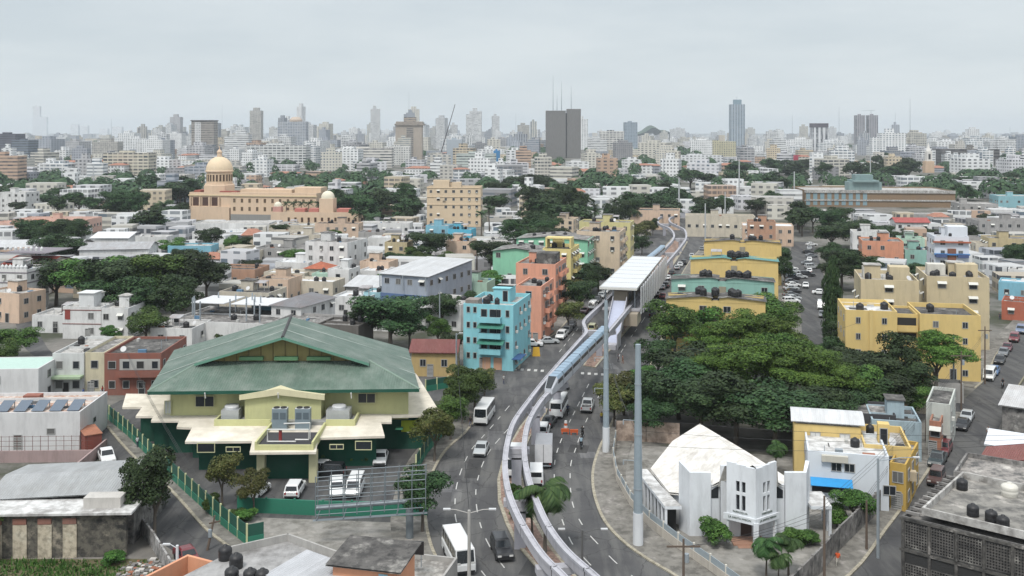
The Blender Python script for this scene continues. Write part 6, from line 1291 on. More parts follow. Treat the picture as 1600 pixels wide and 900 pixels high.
def blocked(px, pt, Y):
    """would stand in front of something the photograph shows whole"""
    for a, b, c, d, yy in ((290,235,500,345,520),(418,298,562,345,500),(660,280,756,358,465),(848,170,912,245,1700),(612,178,664,250,1600),(1255,285,1495,328,700),(1060,330,1185,372,470),(1425,215,1480,268,1120),(1138,155,1168,225,3000),(1020,325,1080,380,460)):
        if a < px < c and pt < d and Y < yy: return True
    return False
def far_city(n, ylo, yhi, hs, ws_, names, dens=None, hz=0):
    k = 0; tries = 0
    while k < n and tries < n*30:
        tries += 1; yb = HY+FX*H/ylo if False else None
        Y = 1/(RF.uniform(1/yhi, 1/ylo)) if RF.random() < .6 else RF.uniform(ylo, yhi); px = RF.uniform(-30, 1630); X = (px-CX)*Y/FX
        h = RF.choice(hs)*RF.uniform(.85, 1.2); w = RF.uniform(*ws_); d = RF.uniform(ws_[0], ws_[1]*.8)
        if dens and RF.random() > dens(px, Y): continue
        if 200 < px < 830 and Y > 2500 and RF.random() < .5: h *= 1.4
        if h > 45 and px < 190: continue
        if h > 40 and px > 900 and RF.random() < .75: continue
        if Y > 3000 and h*FX/Y > 32: continue
        if not free(X+w/2, Y+d/2, max(w, d)*.52): continue
        pt = HY+FX*(H-h)/Y
        if blocked(px, pt, Y) or blocked(px+w*FX/Y, pt, Y): continue
        c = RF.choice(CPAL if h < 30 else CPAL[:12]+[(.45,.45,.46),(.36,.38,.42),(.36,.38,.42)]); st = RF.choice([0,0,0,1,3,3,2 if h > 35 else 0]); fh, bay = RF.choice([3.0,3.2]), RF.choice([3.2,4.5,6])
        nm, cat, dsc = names(h); m = facade(c, st, fh, bay, (.05,.06,.075) if RF.random() < .7 else (.09,.13,.17))
        yaw = radians(RF.uniform(-25, 12)); mb = MB(); mb.box(0,0,0,w,d,h)
        if h > 14: mb.box(w*.25, d*.25, h+.0, w*RF.uniform(.5,.8), d*.7, h+RF.uniform(2,5)+h*.04)
        if h > 30 and RF.random() < .5: mb.box(-w*.3, d*.15, 0, -.01, d*.9, h*RF.uniform(.75,.97))
        if RF.random() < (.14 if Y > 900 else .05) and h < 14:
            mb2 = 1; q = RF.uniform(1.2, 2.5); a_ = .6; z = h
            mb.face([(-a_,-a_,z),(w+a_,-a_,z),(w*.75,d/2,z+q),(w*.25,d/2,z+q)],1).face([(w+a_,-a_,z),(w+a_,d+a_,z),(w*.75,d/2,z+q)],1).face([(w+a_,d+a_,z),(-a_,d+a_,z),(w*.25,d/2,z+q),(w*.75,d/2,z+q)],1).face([(-a_,d+a_,z),(-a_,-a_,z),(w*.25,d/2,z+q)],1); rn = 'orange-roofed '
        else: rn = ''
        o = mb.build(nm, [m, TILEF]); o.location = (X, Y, 0); o.rotation_euler = (0,0,yaw)
        auto(o, f'{CN[c]} {rn}{dsc}', cat, px+w*FX/Y/2, pt); OCC.append((X+w/2, Y+d/2, max(w, d)*.55)); k += 1
    print('far', ylo, k)
TILEF = tiles((.40,.19,.13))
tn = lambda h: ('residential_tower', 'tower', 'high tower') if h > 55 else ('apartment_building', 'apartment block', 'many-storeyed block') if h > 22 else ('office_block', 'building', 'mid-rise block')
hn = lambda h: ('house', 'house', 'low house') if h < 9 else ('townhouse', 'building', 'small block') if h < 15 else ('apartment_building', 'apartment block', 'apartment block')
skd = lambda px, Y: (.3 if px < 180 else 1 if px < 820 else .9 if px < 1250 else .75)
far_city(180, 2500, 4200, (24,32,45,60,75), (16,34), tn, skd); far_city(60, 4200, 6500, (25,40,60), (20,50), tn, lambda px, Y: 0 if px < 250 else .8)
far_city(230, 1500, 2500, (10,14,20,28,38), (18,44), tn, skd); far_city(210, 900, 1500, (5,7,10,12,14,17,22), (12,30), hn); far_city(190, 520, 900, (4,6,7,9,12), (9,22), lambda h: ('low_house', 'house', 'low house') if h < 7 else hn(h))  # the lowest of the nearest band are ordinary houses, scattered at random
far_city(230, 265, 520, (3.5,4,5,6,7), (6,12), lambda h: ('small_house', 'house', 'little house'), lambda px, Y: 0 if (HY+FX*H/Y > 345 and 800 < px < 1330) or HY+FX*H/Y > 470 or (130 < px < 700 and HY+FX*H/Y < 345) else 1)  # ordinary small houses scattered singly at random, not built in rows
R = random.Random(8); mb = MB(); msh = []
for i in range(1100):     # the uncountable fringe at the horizon
    Y = R.uniform(3500, 12000); px = R.uniform(-50, 1650); X = (px-CX)*Y/FX; w = R.uniform(15, 60); h = R.choice([6,8,12,12,18,28,40 if px > 250 else 8])*R.uniform(.7,1.2); mb.box(X,Y,0,X+w,Y+w*.7,h,R.randrange(4))
o = struct(mb.build('distant_city', [facade(c, s, 3.2, 5) for c, s in (((.64,.65,.65),0),((.5,.5,.5),3),((.56,.48,.36),0),((.36,.38,.42),1))]), 'stuff')
# low wooded hill on the horizon
hp = []; mb = MB()
for i in range(41):
    u = i/40; hp.append((u, 75*sin(pi*u)**.8*(1+.12*sin(u*17))))
X0, X1 = (985-CX)*5200/FX, (1062-CX)*5200/FX
for k in range(7):
    for u, z in hp: mb.v.append((X0+(X1-X0)*u, 5200+k*60, max(0, z*cos((k-2)/5*1.5))))
for k in range(6):
    for i in range(40): mb.f.append([k*41+i, k*41+i+1, (k+1)*41+i+1, (k+1)*41+i]); mb.m.append(0)
struct(mb.build('hill', plain((.03,.06,.03), .95, name='wooded_hill')))
hb_ = MB().box(-9000, -300, -1, 9000, 9500, 210).build('haze', None) if False else None
# ---------------------------------------------------------------- haze
hm = bpy.data.materials.new('haze_air'); hm.use_nodes = True; hnt = hm.node_tree; hnt.nodes.clear()
ho = N(hnt, 'ShaderNodeOutputMaterial'); pvn = N(hnt, 'ShaderNodeVolumePrincipled'); pvn.inputs['Density'].default_value = 0.00009; pvn.inputs['Color'].default_value = (.86,.93,1,1); pvn.inputs['Anisotropy'].default_value = .35
hnt.links.new(pvn.outputs[0], ho.inputs['Volume'])
hz = MB().box(-9000, -400, -1, 9000, 13000, 190).build('haze', hm); hz['kind'] = 'stuff'
# ---------------------------------------------------------------- vehicles
def hd(a, b):
    p, q = G(*a), G(*b); return math.degrees(atan2(q[0]-p[0], q[1]-p[1]))
V = vehicle
V(757, 656, 'bus', WHT, hd((768,640),(745,675)), 'white and teal minibus coming down the western carriageway past the trees', name='minibus')
V(752, 708, 'sedan', SLV, hd((760,690),(744,725)), 'silver saloon driving alone down the western carriageway', name='car')
V(784, 866, 'suv', BLK, hd((775,840),(796,890)), 'black off-roader driving round the bend beside the median', name='car')
V(716, 878, 'bus', WHT, hd((700,850),(728,905)), 'white minibus with dark windows at the kerb bend', name='minibus')
V(873, 646, 'bus', WHT, hd((868,655),(878,635)), 'white minibus heading for the crossing beside the guideway', name='minibus')
V(858, 664, 'sedan', BLK, hd((850,675),(866,655)), 'dark saloon squeezed behind the white minibus', name='car')
V(849, 680, 'jeep', WHT, hd((848,690),(854,670)), 'white boxy jeep in front of the box truck', name='jeep')
V(838, 752, 'van', WHT, hd((838,760),(838,740)), 'white van following the box truck', name='minivan')
V(926, 518, 'jeep', (.45,.45,.28), hd((920,530),(935,510)), 'pale khaki car beneath the guideway beams', name='car')
V(803, 735, 'bus', WHT, hd((803,725),(801,745)), 'white and teal minibus half hidden under the guideway', name='minibus')
# box truck
x, y = G(850, 722); t = thing('box_truck', 'white box truck with grey roof queuing under the guideway', 'truck', (x, y, .015), pi/2-radians(hd((850,735),(852,705))))
MB().box(-3.2,-1.15,.95,1.9,1.15,3.4,0,1).build('cargo_box', [plain((.6,.6,.61),.4,name='white_box_panel'), plain((.3,.31,.33),.5,name='grey_roof_panel')], t); MB().box(-3.25,-.02,1.0,-3.21,.02,3.35).build('door_seam', BLACKM, t)
MB().prism([(2.0,-1.0),(3.7,-.95),(3.7,.95),(2.0,1.0)], .6, 2.3).build('cab', carpaint(WHT), t); MB().box(3.705,-.8,1.4,3.72,.8,2.15).build('windshield', CGLASS, t); MB().box(-3.2,-.5,.6,3.2,.5,.9).build('chassis', BLACKM, t); MB().box(-3.3,-1.0,.5,-3.22,1.0,.65).build('bumper', STEEL, t)
for xx in (-2.2, 2.7):
    for yy in (-.95, .95): obj('wheel', WHEEL, t, (xx, yy, .45), sc=(.45, 1.3, .45))
for yy in (-.9, .9): MB().box(-3.26,yy-.1,.7,-3.22,yy+.1,.88).build('taillight', REDL, t)
V(918, 640, 'pickup', SLV, hd((915,650),(922,630)), 'flatbed pickup with white cab by the kerb trees', name='pickup_truck')
for px, py, ty, c, lab in ((832,541,'sedan',WHT,'white car nose-in at the corner by the blue awning'), (857,537,'sedan',SLV,'silver car parked across the corner by the salmon block'), (877,529,'suv',WHT,'white car parked second from the corner'), (886,520,'sedan',GRY,'slate car parked third from the corner'), (893,511,'sedan',BLK,'black car parked under the street tree'),
    (913,489,'sedan',RED,'red saloon waiting behind the white van under the trees'), (926,483,'van',WHT,'white van parked under the avenue trees'), (933,473,'suv',BLK,'black car between the white van and a silver car'), (940,465,'sedan',SLV,'silver car beneath the station eave'), (946,458,'sedan',WHT,'white car beyond the silver one beneath the eave'),
    (1007,486,'sedan',DGR,'grey-green car beside the ribbed station screen'), (1015,477,'sedan',SLV,'silver car just past the screen foot'), (1026,463,'sedan',BLK,'black car midway along the ribbed screen'), (1036,466,'sedan',RED,'red car parked on the east side of the avenue'), (1029,484,'sedan',WHT,'white-roofed car beside the yellow gabled block'), (1021,494,'sedan',BLK,'dark car half under the grove by the avenue'),
    (1041,449,'suv',BLK,'black car in the row beyond the red one'), (1035,452,'sedan',GRY,'grey car in the row beyond the red one'), (1044,437,'sedan',WHT,'white car level with the teal block'), (1050,430,'suv',BLK,'dark car level with the teal block'), (1058,421,'sedan',SLV,'silver car by the yellow gabled block with teal eaves'), (1063,416,'sedan',WHT,'white car behind the silver one by the teal eaves'), (1069,413,'suv',BLK,'black car nearest the teal-eaved block'), (1081,402,'sedan',SLV,'silver car at the far bend of the avenue'), (1097,391,'sedan',GRY,'grey car beyond the far bend')):
    V(px, py, ty, c, 194 if px < 1000 else 14, lab, 'cars parked along the avenue') if px > 860 else V(px, py, ty, c, 80 if px > 850 else 95, lab)
k = 0
for i in range(11):
    V(1236+(i%2)*3, 474-i*5.2, random.Random(i).choice(['sedan','suv','sedan']), [WHT,SLV,GRY,BLK,SLV,WHT,GRY,BLK,BLU,SLV,WHT][i], 80, f'{["white","silver","grey","black","silver","white","grey","black","blue","silver","white"][i]} car in the western angled rank', 'cars in the western angled rank', au=True)
for i in range(9):
    V(1262+(i%3)*3, 432-i*6.0, random.Random(i+50).choice(['sedan','suv']), [BLK,WHT,SLV,GRY,WHT,GRY,BLK,SLV,WHT][i], [100,20,85][i%3], f'{["black","white","silver","grey","white","grey","black","silver","white"][i]} car crowded up the parking street', 'cars crowded at the top of the parking street', au=True)
for px, py, ty, c, h_, lab in ((1259,449,'sedan',WHT,197,'white car driving down the parking street'), (1250,435,'sedan',SLV,90,'silver car pulling across the parking street'), (1283,482,'van',WHT,197,'white van parked beside the cypress'), (1285,495,'sedan',GRY,197,'grey car parked below the white van by the cypress'), (1282,460,'sedan',WHT,110,'white car beyond the cypress shadow'), (1308,432,'sedan',WHT,90,'white car under the dark trees beyond the cypress'),
    (1474,708,'suv',RED,212,'dark red off-roader parked on the sloping street'), (1465,725,'pickup',(.03,.045,.05),212,'black pickup parked behind the dark red off-roader'), (1511,656,'sedan',SLV,212,'silver saloon at the street corner'), (1504,669,'sedan',BLK,212,'black saloon parked behind the silver one'), (1546,592,'van',WHT,212,'white van parked across the junction'), (1553,584,'sedan',BLU,212,'dark blue car just beyond the white van'),
    (1562,567,'sedan',BLK,212,'black car, fourth back from the hilltop kerb'), (1568,555,'sedan',GRY,212,'charcoal car before the plum one on the slope'), (1574,547,'sedan',(.1,.02,.03),212,'plum-coloured car on the slope'), (1585,533,'suv',(.16,.02,.03),212,'maroon car near the tan block entrance'), (1595,520,'suv',(.15,.2,.3),212,'steel-blue car at the picture edge'), (1463,755,'jeep',(.09,.05,.045),212,'dull brown old jeep behind the pierced-block roof'),
    (461,772,'suv',WHT,0,'white car facing away in the pavilion car park'), (526,772,'suv',WHT,170,'white hatchback behind the billboard frame beside the van'), (555,770,'van',WHT,180,'white van behind the billboard frame'), (595,722,'sedan',WHT,178,'white saloon parked beside the pavilion wall'), (512,744,'suv',BLK,275,'black off-roader parked across the pavilion porch'), (500,737,'sedan',WHT,275,'white car hidden behind the black off-roader'), (401,775,'suv',WHT,10,'white car under the olive tree by the porch'),
    (179,614,'sedan',SLV,85,'silver car passing the brick-red shop'), (226,614,'suv',WHT,85,'white off-roader parked behind the fence corner'), (610,690,'sedan',BLK,90,'black car beside the pavilion banner'), (292,878,'sedan',RED,145,'red car half hidden behind the peach parapet'), (40,497,'suv',(.12,.03,.04),80,'maroon car on the street behind the castle-like tower'), (166,720,'pickup',WHT,150,'white pickup beside the grey workshop roof')):
    V(px, py, ty, c, h_, lab)
motorbike(908, 700, 5, 'motorcycle ridden up the eastern carriageway, lower of two', (.05,.08,.12), ('motorcycle rider in pale blue shirt on the eastern carriageway', (.3,.42,.5), (.02,.02,.03)))
motorbike(910, 683, 5, 'motorcycle ridden up the eastern carriageway, upper of two', (.02,.02,.02), ('motorcycle rider in black by the orange barriers', (.02,.02,.02), (.02,.02,.02)))
motorbike(887, 648, 8, 'motorcycle beside the white minibus near the guideway', (.02,.02,.02), ('motorcycle rider in navy beside the white minibus', (.03,.04,.08), (.02,.02,.02)))
motorbike(1567, 606, 215, 'motorcycle coming down the sloping street', (.02,.02,.02), ('motorcycle rider in black on the sloping street', (.015,.015,.018), (.02,.02,.02)))
motorbike(882, 610, 80, 'red motorcycle waiting under the train nose', (.35,.02,.02), ('motorcycle rider in red under the train nose', (.4,.04,.04), (.02,.02,.03)))
motorbike(853, 606, 250, 'dark motorcycle crossing west of the guideway', (.02,.02,.02), ('motorcycle rider in grey west of the guideway', (.3,.3,.3), (.05,.05,.08)))
for a in ((1309,886,'person in orange shirt and pale shorts walking on the wide pavement',(.6,.1,.03),(.45,.43,.38),200), (1544,684,'person in white shirt and black trousers walking down the street',(.62,.62,.62),(.02,.02,.025),190), (966,566,'person in dark navy clothes walking by the far crossing',(.03,.03,.08),(.03,.03,.05),100), (973,568,'person with bare arms beside the one in navy',(.4,.2,.14),(.3,.15,.1),100),
    (933,612,'person in black standing near the kerb trees',(.02,.02,.02),(.02,.02,.02),0), (986,509,'person walking along the median kerb below the station',(.05,.05,.06),(.04,.04,.05),10), (803,570,'person in pink shirt at the corner stalls',(.5,.25,.25),(.1,.1,.15),150), (808,566,'person in white shirt at the corner stalls',(.55,.55,.55),(.05,.06,.12),60), (769,572,'person in red shirt at the turquoise shop door',(.5,.06,.05),(.05,.05,.08),180), (749,566,'person in white cap beside the turquoise block stair',(.55,.55,.55),(.2,.2,.25),180), (1400,745,'person in teal shirt on the sloping pavement',(.1,.35,.35),(.1,.1,.12),30), (1408,772,'person in cream shirt beside the thin pavement pole',(.5,.45,.35),(.05,.05,.06),20), (1430,748,'person in navy shirt near the ochre terrace',(.05,.08,.2),(.1,.1,.1),200), (940,660,'person in yellow shirt at the avenue kerb',(.5,.4,.08),(.05,.06,.12),180), (787,600,'person in pale shirt on the corner below the shop awning',(.5,.52,.5),(.06,.07,.12),120), (130,622,'person in blue shirt outside the white corner shop',(.08,.15,.4),(.05,.05,.05),90), (160,618,'person in red shirt outside the narrow cream shop',(.4,.06,.05),(.05,.05,.05),270), (735,668,'person in black shirt under the avenue trees',(.02,.02,.02),(.15,.15,.2),190), (215,700,'person in white shirt on the pavement beside the green fence',(.55,.55,.55),(.06,.06,.1),320), (1562,500,'person in dark clothes by the tan block entrance',(.05,.05,.06),(.05,.05,.08),200)):
    person(*a)
ORG = plain((.5,.1,.03), .5, name='orange_barrier_plastic')
for px, py, k in ((883,678,0),(897,679,1)):
    x, y = G(px, py); t = thing('road_barrier', ('orange road barrier beside the striped drum', 'wide orange road barrier, east of the striped drum')[k], 'road barrier', (x, y, .02)); MB().box(-.6,-.12,.3,.6,.12,.75).build('board', ORG, t)
    for q in (-.45, .45): MB().box(q-.06,-.25,0,q+.06,.25,.3).build('leg', ORG, t)
x, y = G(884, 672); t = thing('traffic_drum', 'orange and white striped traffic drum between the motorcycles and truck', 'traffic drum', (x, y, .02)); MB().lathe([(.32,0),(.3,.35)]).lathe([(.26,.7),(.24,1.05)]).build('drum', ORG, t); MB().lathe([(.3,.352),(.27,.7)]).lathe([(.24,1.052),(.2,1.4)]).build('band', plain((.6,.6,.6),.5,name='white_band'), t)
x, y = G(838, 557); t = thing('traffic_sign', 'yellow folding barrier at the corner stalls', 'barrier', (x, y, .02)); MB().face([(-.8,0,0),(.8,0,0),(.6,.4,1.8),(-.6,.4,1.8)]).face([(-.8,.8,0),(-.6,.4,1.8),(.6,.4,1.8),(.8,.8,0)]).build('board', plain((.6,.35,.03),.6,name='yellow_board'), t)
# ---------------------------------------------------------------- poles, lamps and wires
PALEM = plain((.30,.36,.40), .5, .2, name='blue_grey_pole_steel'); PWHT = P_((.6,.62,.64), .2)
def bigpole(px, pb, yt, r0, r1, label):
    x, y = G(px, pb); h = (pb-yt)*y/FX; t = thing('power_pylon', label, 'pole', (x, y, 0)); MB().tube([(0,0,3.6),(0,0,h)], [r0*.97, r1], 16).build('shaft', PALEM, t); MB().tube([(0,0,0),(0,0,3.6)], [r0+.05, r0+.03], 16).build('painted_foot', PWHT, t)
    for z in (h*.28, h*.55, h*.8): MB().tube([(0,0,z),(0,0,z+.12)], r0*.97+(r1-r0*.97)*(z-3.6)/(h-3.6)+.04, 16).build('joint_ring', STEEL, t)
    for z in (h*.62, h*.42): MB().tube([(-1.6,0,z+.1),(0,0,z)], .04, 5).tube([(-1.6,0,z+.1),(-1.6,0,z-.4)], .07, 6).build('insulator_arm', STEEL, t)
    return Vector((x, y, h))
pa = bigpole(997, 852, 538, .52, .30, 'thick blue-grey power pole with white foot beside the church'); pb_ = bigpole(947, 707, 470, .46, .24, 'thick blue-grey power pole with white foot by the kerb trees')
def wire(a, b, sag, label, r=.018):
    a, b = Vector(a), Vector(b); P = [tuple(a+(b-a)*(i/16)-Vector((0,0,sag*4*(i/16)*(1-i/16)))) for i in range(17)]; o = MB().tube(P, r, 4).build('power_cable', BLACKM); return tag(o, label, 'cable', 'overhead power cables')
for i, z in enumerate((.45, .52, .58)): wire((pa.x,pa.y,pa.z*(z+.05)), (72+i,118,9+i*.3), 1.2, f'thin dark cable slung from the pole by the church over the white house, {("lowest","middle","highest")[i]}'); wire((pa.x-.8*i,pa.y,pa.z*(z+.1)), (pb_.x,pb_.y,pb_.z*(z+.2)), .8, f'dark cable between the two thick power poles, {("lowest","middle","highest")[i]}')
wire((pa.x,pa.y,pa.z*.98), (60,172,12), 1.5, 'thin cable from the top of the thick pole to the grove')
def lamp(px, pb, yt, label, arms=2, r=.1, col=None, au=False, alen=2.2, ang=0, nm='street_lamp'):
    x, y = G(px, pb); h = (pb-yt)*y/FX; t = thing(nm, label, 'street lamp', (x, y, 0), ang); col = col or STEEL
    if au: auto(t, label, 'street lamp', px, yt)
    MB().tube([(0,0,0),(0,0,h)], [r*1.4, r], 8).build('post', col, t)
    for s in ((-1, 1) if arms == 2 else (1,) if arms else ()):
        a = MB().tube([(0,0,h-.3),(s*alen*.6,0,h+.05),(s*alen,0,h+.1)], .045, 6).build('arm', col, t); MB().box(s*alen-.3,-.14,h+.04,s*alen+.4,.14,h+.16).build('lamp_head', plain((.55,.56,.57),.4,name='lamp_housing'), a)
    return t
lamp(733, 935, 797, 'double-armed concrete lamp post beside the white minibus at the bend', 2, .14, GREYW); lamp(910, 888, 828, 'double-armed dark lamp post in the eastern carriageway bend', 2, .09, plain((.1,.1,.1),.6,name='dark_post')); lamp(277, 935, 852, 'white lamp post by the graffiti wall', 1, .14, PWHT, ang=pi, alen=1.0)
lamp(1372, 872, 716, 'leaning grey lamp post with long arm beside the grey wall', 1, .13, STEEL, alen=4.0); lamp(1490, 622, 524, 'tall pale pole under the round tree', 0, .13); lamp(713, 595, 521, 'pole with small lamp before the red-roofed yellow house', 1, .12, alen=.8); lamp(196, 612, 553, 'pale pole in front of the brick-red shop', 0, .14, GREYW); lamp(1045, 600, 541, 'grey lamp pole at the edge of the grove', 0, .1); lamp(1093, 560, 535, 'pole with side arm in the grove', 1, .08, alen=5)
lamp(687, 520, 455, 'slim pole behind the great sheet roof building', 0, .12); lamp(1020, 440, 322, 'pale pole beyond the station', 0, .12) if False else None
for px, pb, yt in ((1102,374,318),(1133,345,300),(1061,338,278),(1155,318,248),(1360,292,240),(1241,320,268),(1037,288,240),(156,330,292),(146,300,256),(634,272,248),(219,325,293),(282,268,235),(97,300,265)): lamp(px, pb, yt, 'tall pale monopole', 0, .35 if yt < 300 else .25, plain((.42,.44,.45),.5,name='pale_pole'), au=True, nm='monopole')
def woodpole(px, pb, yt, label, arm=1.6, ang=0, lean=0):
    x, y = G(px, pb); h = (pb-yt)*y/FX; t = thing('utility_pole', label, 'utility pole', (x, y, 0), ang); MB().tube([(0,0,0),(lean,0,h)], [.15,.1], 8).build('post', WOODP, t)
    if arm: MB().box(-arm+lean,-.06,h-.8,arm+lean,.06,h-.65).build('crossarm', WOODP, t); MB().tube([(.3,0,h-2.2),(.3,0,h-1.4)], .22, 10).build('transformer', STEEL, t)
    return Vector((x, y, h))
a = woodpole(1068, 950, 842, 'dark wooden utility pole with crossarm in front of the churchyard wall'); b = woodpole(1288, 925, 775, 'dark wooden utility pole beside the grey wall by the church', 0); c = woodpole(1354, 860, 782, 'short dark pole with meter boxes on the sloping pavement', 0); d = woodpole(1502, 641, 549, 'pole with crossarm and transformer at the junction corner', 1.7); woodpole(324, 860, 808, 'leaning old wooden pole on the diagonal street kerb', .6, .6, .8); e = woodpole(1447, 690, 655, 'thin pole before the terraced houses', 0); f_ = woodpole(1413, 735, 672, 'thin pole on the pavement by the yellow terrace', 0); g_ = woodpole(1539, 600, 510, 'wire-hung pole beside the tan block', 1.2)
for i in range(3):
    wire((a.x,a.y,a.z-.7), (b.x,b.y,b.z-1-i*.5), .6, f'cable from the crossarm pole to the wall pole, {("upper","middle","lower")[i]}'); wire((b.x,b.y,b.z-.5-i*.4), (d.x,d.y,d.z-.8-i*.5), 1.5, f'cable climbing the sloping street from the wall pole, {("upper","middle","lower")[i]}'); wire((d.x,d.y,d.z-.7-i*.3), (g_.x,g_.y,g_.z-.8-i*.4), .7, f'cable from the junction pole to the tan block pole, {("upper","middle","lower")[i]}')
for i in range(3):
    wire((*G(324,860), 6.3-i*.3), (*G(196,612), 7.6-i*.3), .9, f'cable up the diagonal street from the leaning pole, {("upper","middle","lower")[i]}'); wire((*G(1354,860), 6-i*.3), (*G(1447,690), 5.6-i*.3), .5, f'cable along the yellow terrace from the short pole, {("upper","middle","lower")[i]}'); wire((*G(713,595), 7.2-i*.4), (*G(733,935), 8.8-i*.2), 1.0, f'cable over the avenue trees to the concrete lamp post, {("upper","middle","lower")[i]}')
# ---------------------------------------------------------------- trees by hand
T = tree
lt = T(0,0,6.4,9.6,'dark','leaning dark-leaved tree over the diagonal street beside the workshop',pos=(-41.2,109.6)); lt.rotation_euler[2] = 0; lt.children[1].location.x = 1.7; lt.children[0].rotation_euler[1] = .17; T(347,793,4.6,6.6,'olive'); T(397,805,3.9,5.4,'olive'); T(660,832,6.0,7.0,'dark'); T(679,722,6.0,7.6,'olive'); T(704,688,5.2,6.2,'broad'); T(722,663,6.0,7.2,'broad'); T(742,640,6.6,6.4,'broad'); T(720,625,5.5,6.0,'olive'); T(757,618,4.5,4.6,'olive')
T(610,548,15.5,11.5,'dark','broad dense dark tree between the pavilion roof and the turquoise block'); T(575,540,9,8.5,'dark'); T(640,545,8,8,'dark'); T(690,515,9,8,'dark'); T(685,545,5.5,6.5,'broad'); T(705,570,5,6,'dark'); T(728,505,6,7,'dark')
for px, pb, w, h in ((88,478,16,12),(140,482,17,12.5),(190,492,18,14),(240,490,17,14.5),(285,486,18,14),(322,470,12,11),(165,500,12,10),(215,515,13,11),(270,512,13,11)): T(px, pb, w, h, 'dark' if px % 20 else 'broad')
T(228,540,9.5,8.0,'broad'); T(170,540,4,4,'broad'); T(185,540,3,3.5,'bush'); T(345,545,3,3.5,'bush'); T(25,560,9,6,'broad'); T(5,585,6,6,'broad')
T(670,415,15,11.5,'dark'); T(612,425,6,6.5,'dark'); T(632,425,6,6,'dark'); T(660,425,8,6,'broad'); T(700,425,9,6,'broad'); T(768,432,13,11.5,'dark'); T(785,430,9,9,'dark'); T(745,428,7,12,'palm'); T(765,370,8,15,'farpalm'); T(752,372,7,13,'farpalm'); T(100,415,16,10,'dark'); T(75,412,12,9,'dark'); T(330,394,11,9,'dark'); T(380,395,7,6,'dark')
for px, pb, w, h in ((905,492,9,8.5),(888,518,7,7),(918,462,8,8),(935,455,9,7.5),(902,470,7,6),(960,420,9,8),(978,408,9,9),(995,385,10,9),(1010,372,9,8),(1003,398,7,6.5),(985,375,8,8),(1020,368,6,7)): T(px, pb, w, h, 'dark' if (px//7)%2 else 'olive')
# the grove right of the avenue
G_ = [(1055,565,11,11,'broad'),(1040,545,7,8,'broad'),(1090,552,11,10.5,'broad'),(1140,545,12,10.5,'broad'),(1185,545,12,10.5,'broad'),(1215,545,10,9,'broad'),(1028,600,7,8,'dark'),(1112,600,11,11,'big'),(1160,600,13.5,13.2,'big'),(1208,604,12,12.3,'big'),(1185,575,9,10,'broad'),(1256,632,12,10.5,'big'),(1300,650,12,8.5,'big'),
 (1085,640,13,10,'dark'),(1128,652,12,11.5,'big'),(1182,655,14,13.5,'big'),(1238,655,13,12.5,'big'),(1290,660,12,11,'big'),(1210,640,8,12,'broad'),(1330,662,8,8.5,'broad'),(1340,640,12,9.5,'dark'),(1060,655,12,8.5,'dark'),(1095,685,12,8.5,'dark'),(1150,695,13,9.5,'dark'),(1210,705,13,9,'dark'),(1030,668,10,8,'dark'),(1000,660,9,7.5,'olive'),(975,650,6.5,6.5,'olive'),(960,668,6.5,7,'olive'),(1005,630,6,6,'broad'),
 (1370,632,9,8,'dark'),(1402,628,9,10.5,'dark'),(1425,640,8,7,'dark'),(1350,665,10,7,'dark'),(1385,655,9,6.5,'dark'),(1020,690,7,6,'dark'),(1260,690,11,8,'dark'),(1305,690,9,7,'dark'),(1430,655,6,5,'broad')]
for px, pb, w, h, k in G_: T(px, pb, w, h, k)
T(1463,620,11.5,11.5,'big','round-crowned tree before the dark-roofed yellow block'); T(1300,545,4.2,19,'column','tall narrow cypress between the parking street and tan blocks'); T(1316,560,7,7,'dark'); T(1310,585,7,6.5,'dark')
for px, pb, w, h in ((1226,447,6,8),(1222,425,7,8),(1315,452,13,10),(1340,455,13,11),(1305,425,9,8),(1362,430,9,7),(1300,392,15,10),(1335,388,17,11),(1372,388,15,9),(1297,420,9,8)): T(px, pb, w, h, 'dark')
T(1118,852,4.4,3.0,'bush'); T(1333,822,4.6,4.3,'broad','bright green bushy tree below the sky-blue awning'); T(1240,850,3.5,1.9,'bush'); T(1262,850,3.5,1.8,'bush'); T(1308,822,3.5,2.6,'bush')
T(1197,905,4.8,4.6,'palm'); T(1232,900,4.4,4.6,'palm'); T(1216,912,4,3.4,'palm'); T(1213,745,4.5,5.0,'palm','palm behind the church roof'); T(832,848,6.8,6.2,'palm','palm in the median beneath the guideway, nearer the pier'); T(851,866,8.2,8.6,'palm','tall palm in the median with arching fronds before the white van'); T(800,775,2.4,1.8,'bush'); T(812,790,2.2,1.7,'bush'); T(806,812,2.2,1.2,'bush')
for px in (410, 437, 505, 530, 553, 571): T(px, 726, 1.6, 2.0, 'bush')
T(385,815,3.2,1.6,'bush'); T(362,812,3.0,1.4,'bush'); T(330,800,3,2.2,'bush'); T(1,860,5,5,'broad','leafy tree at the corner of the overgrown lot',pos=(-56,103)); T(0,0,4,3,'bush',pos=(-55,99)); T(0,0,3,1.6,'bush',pos=(-41.5,103.6))
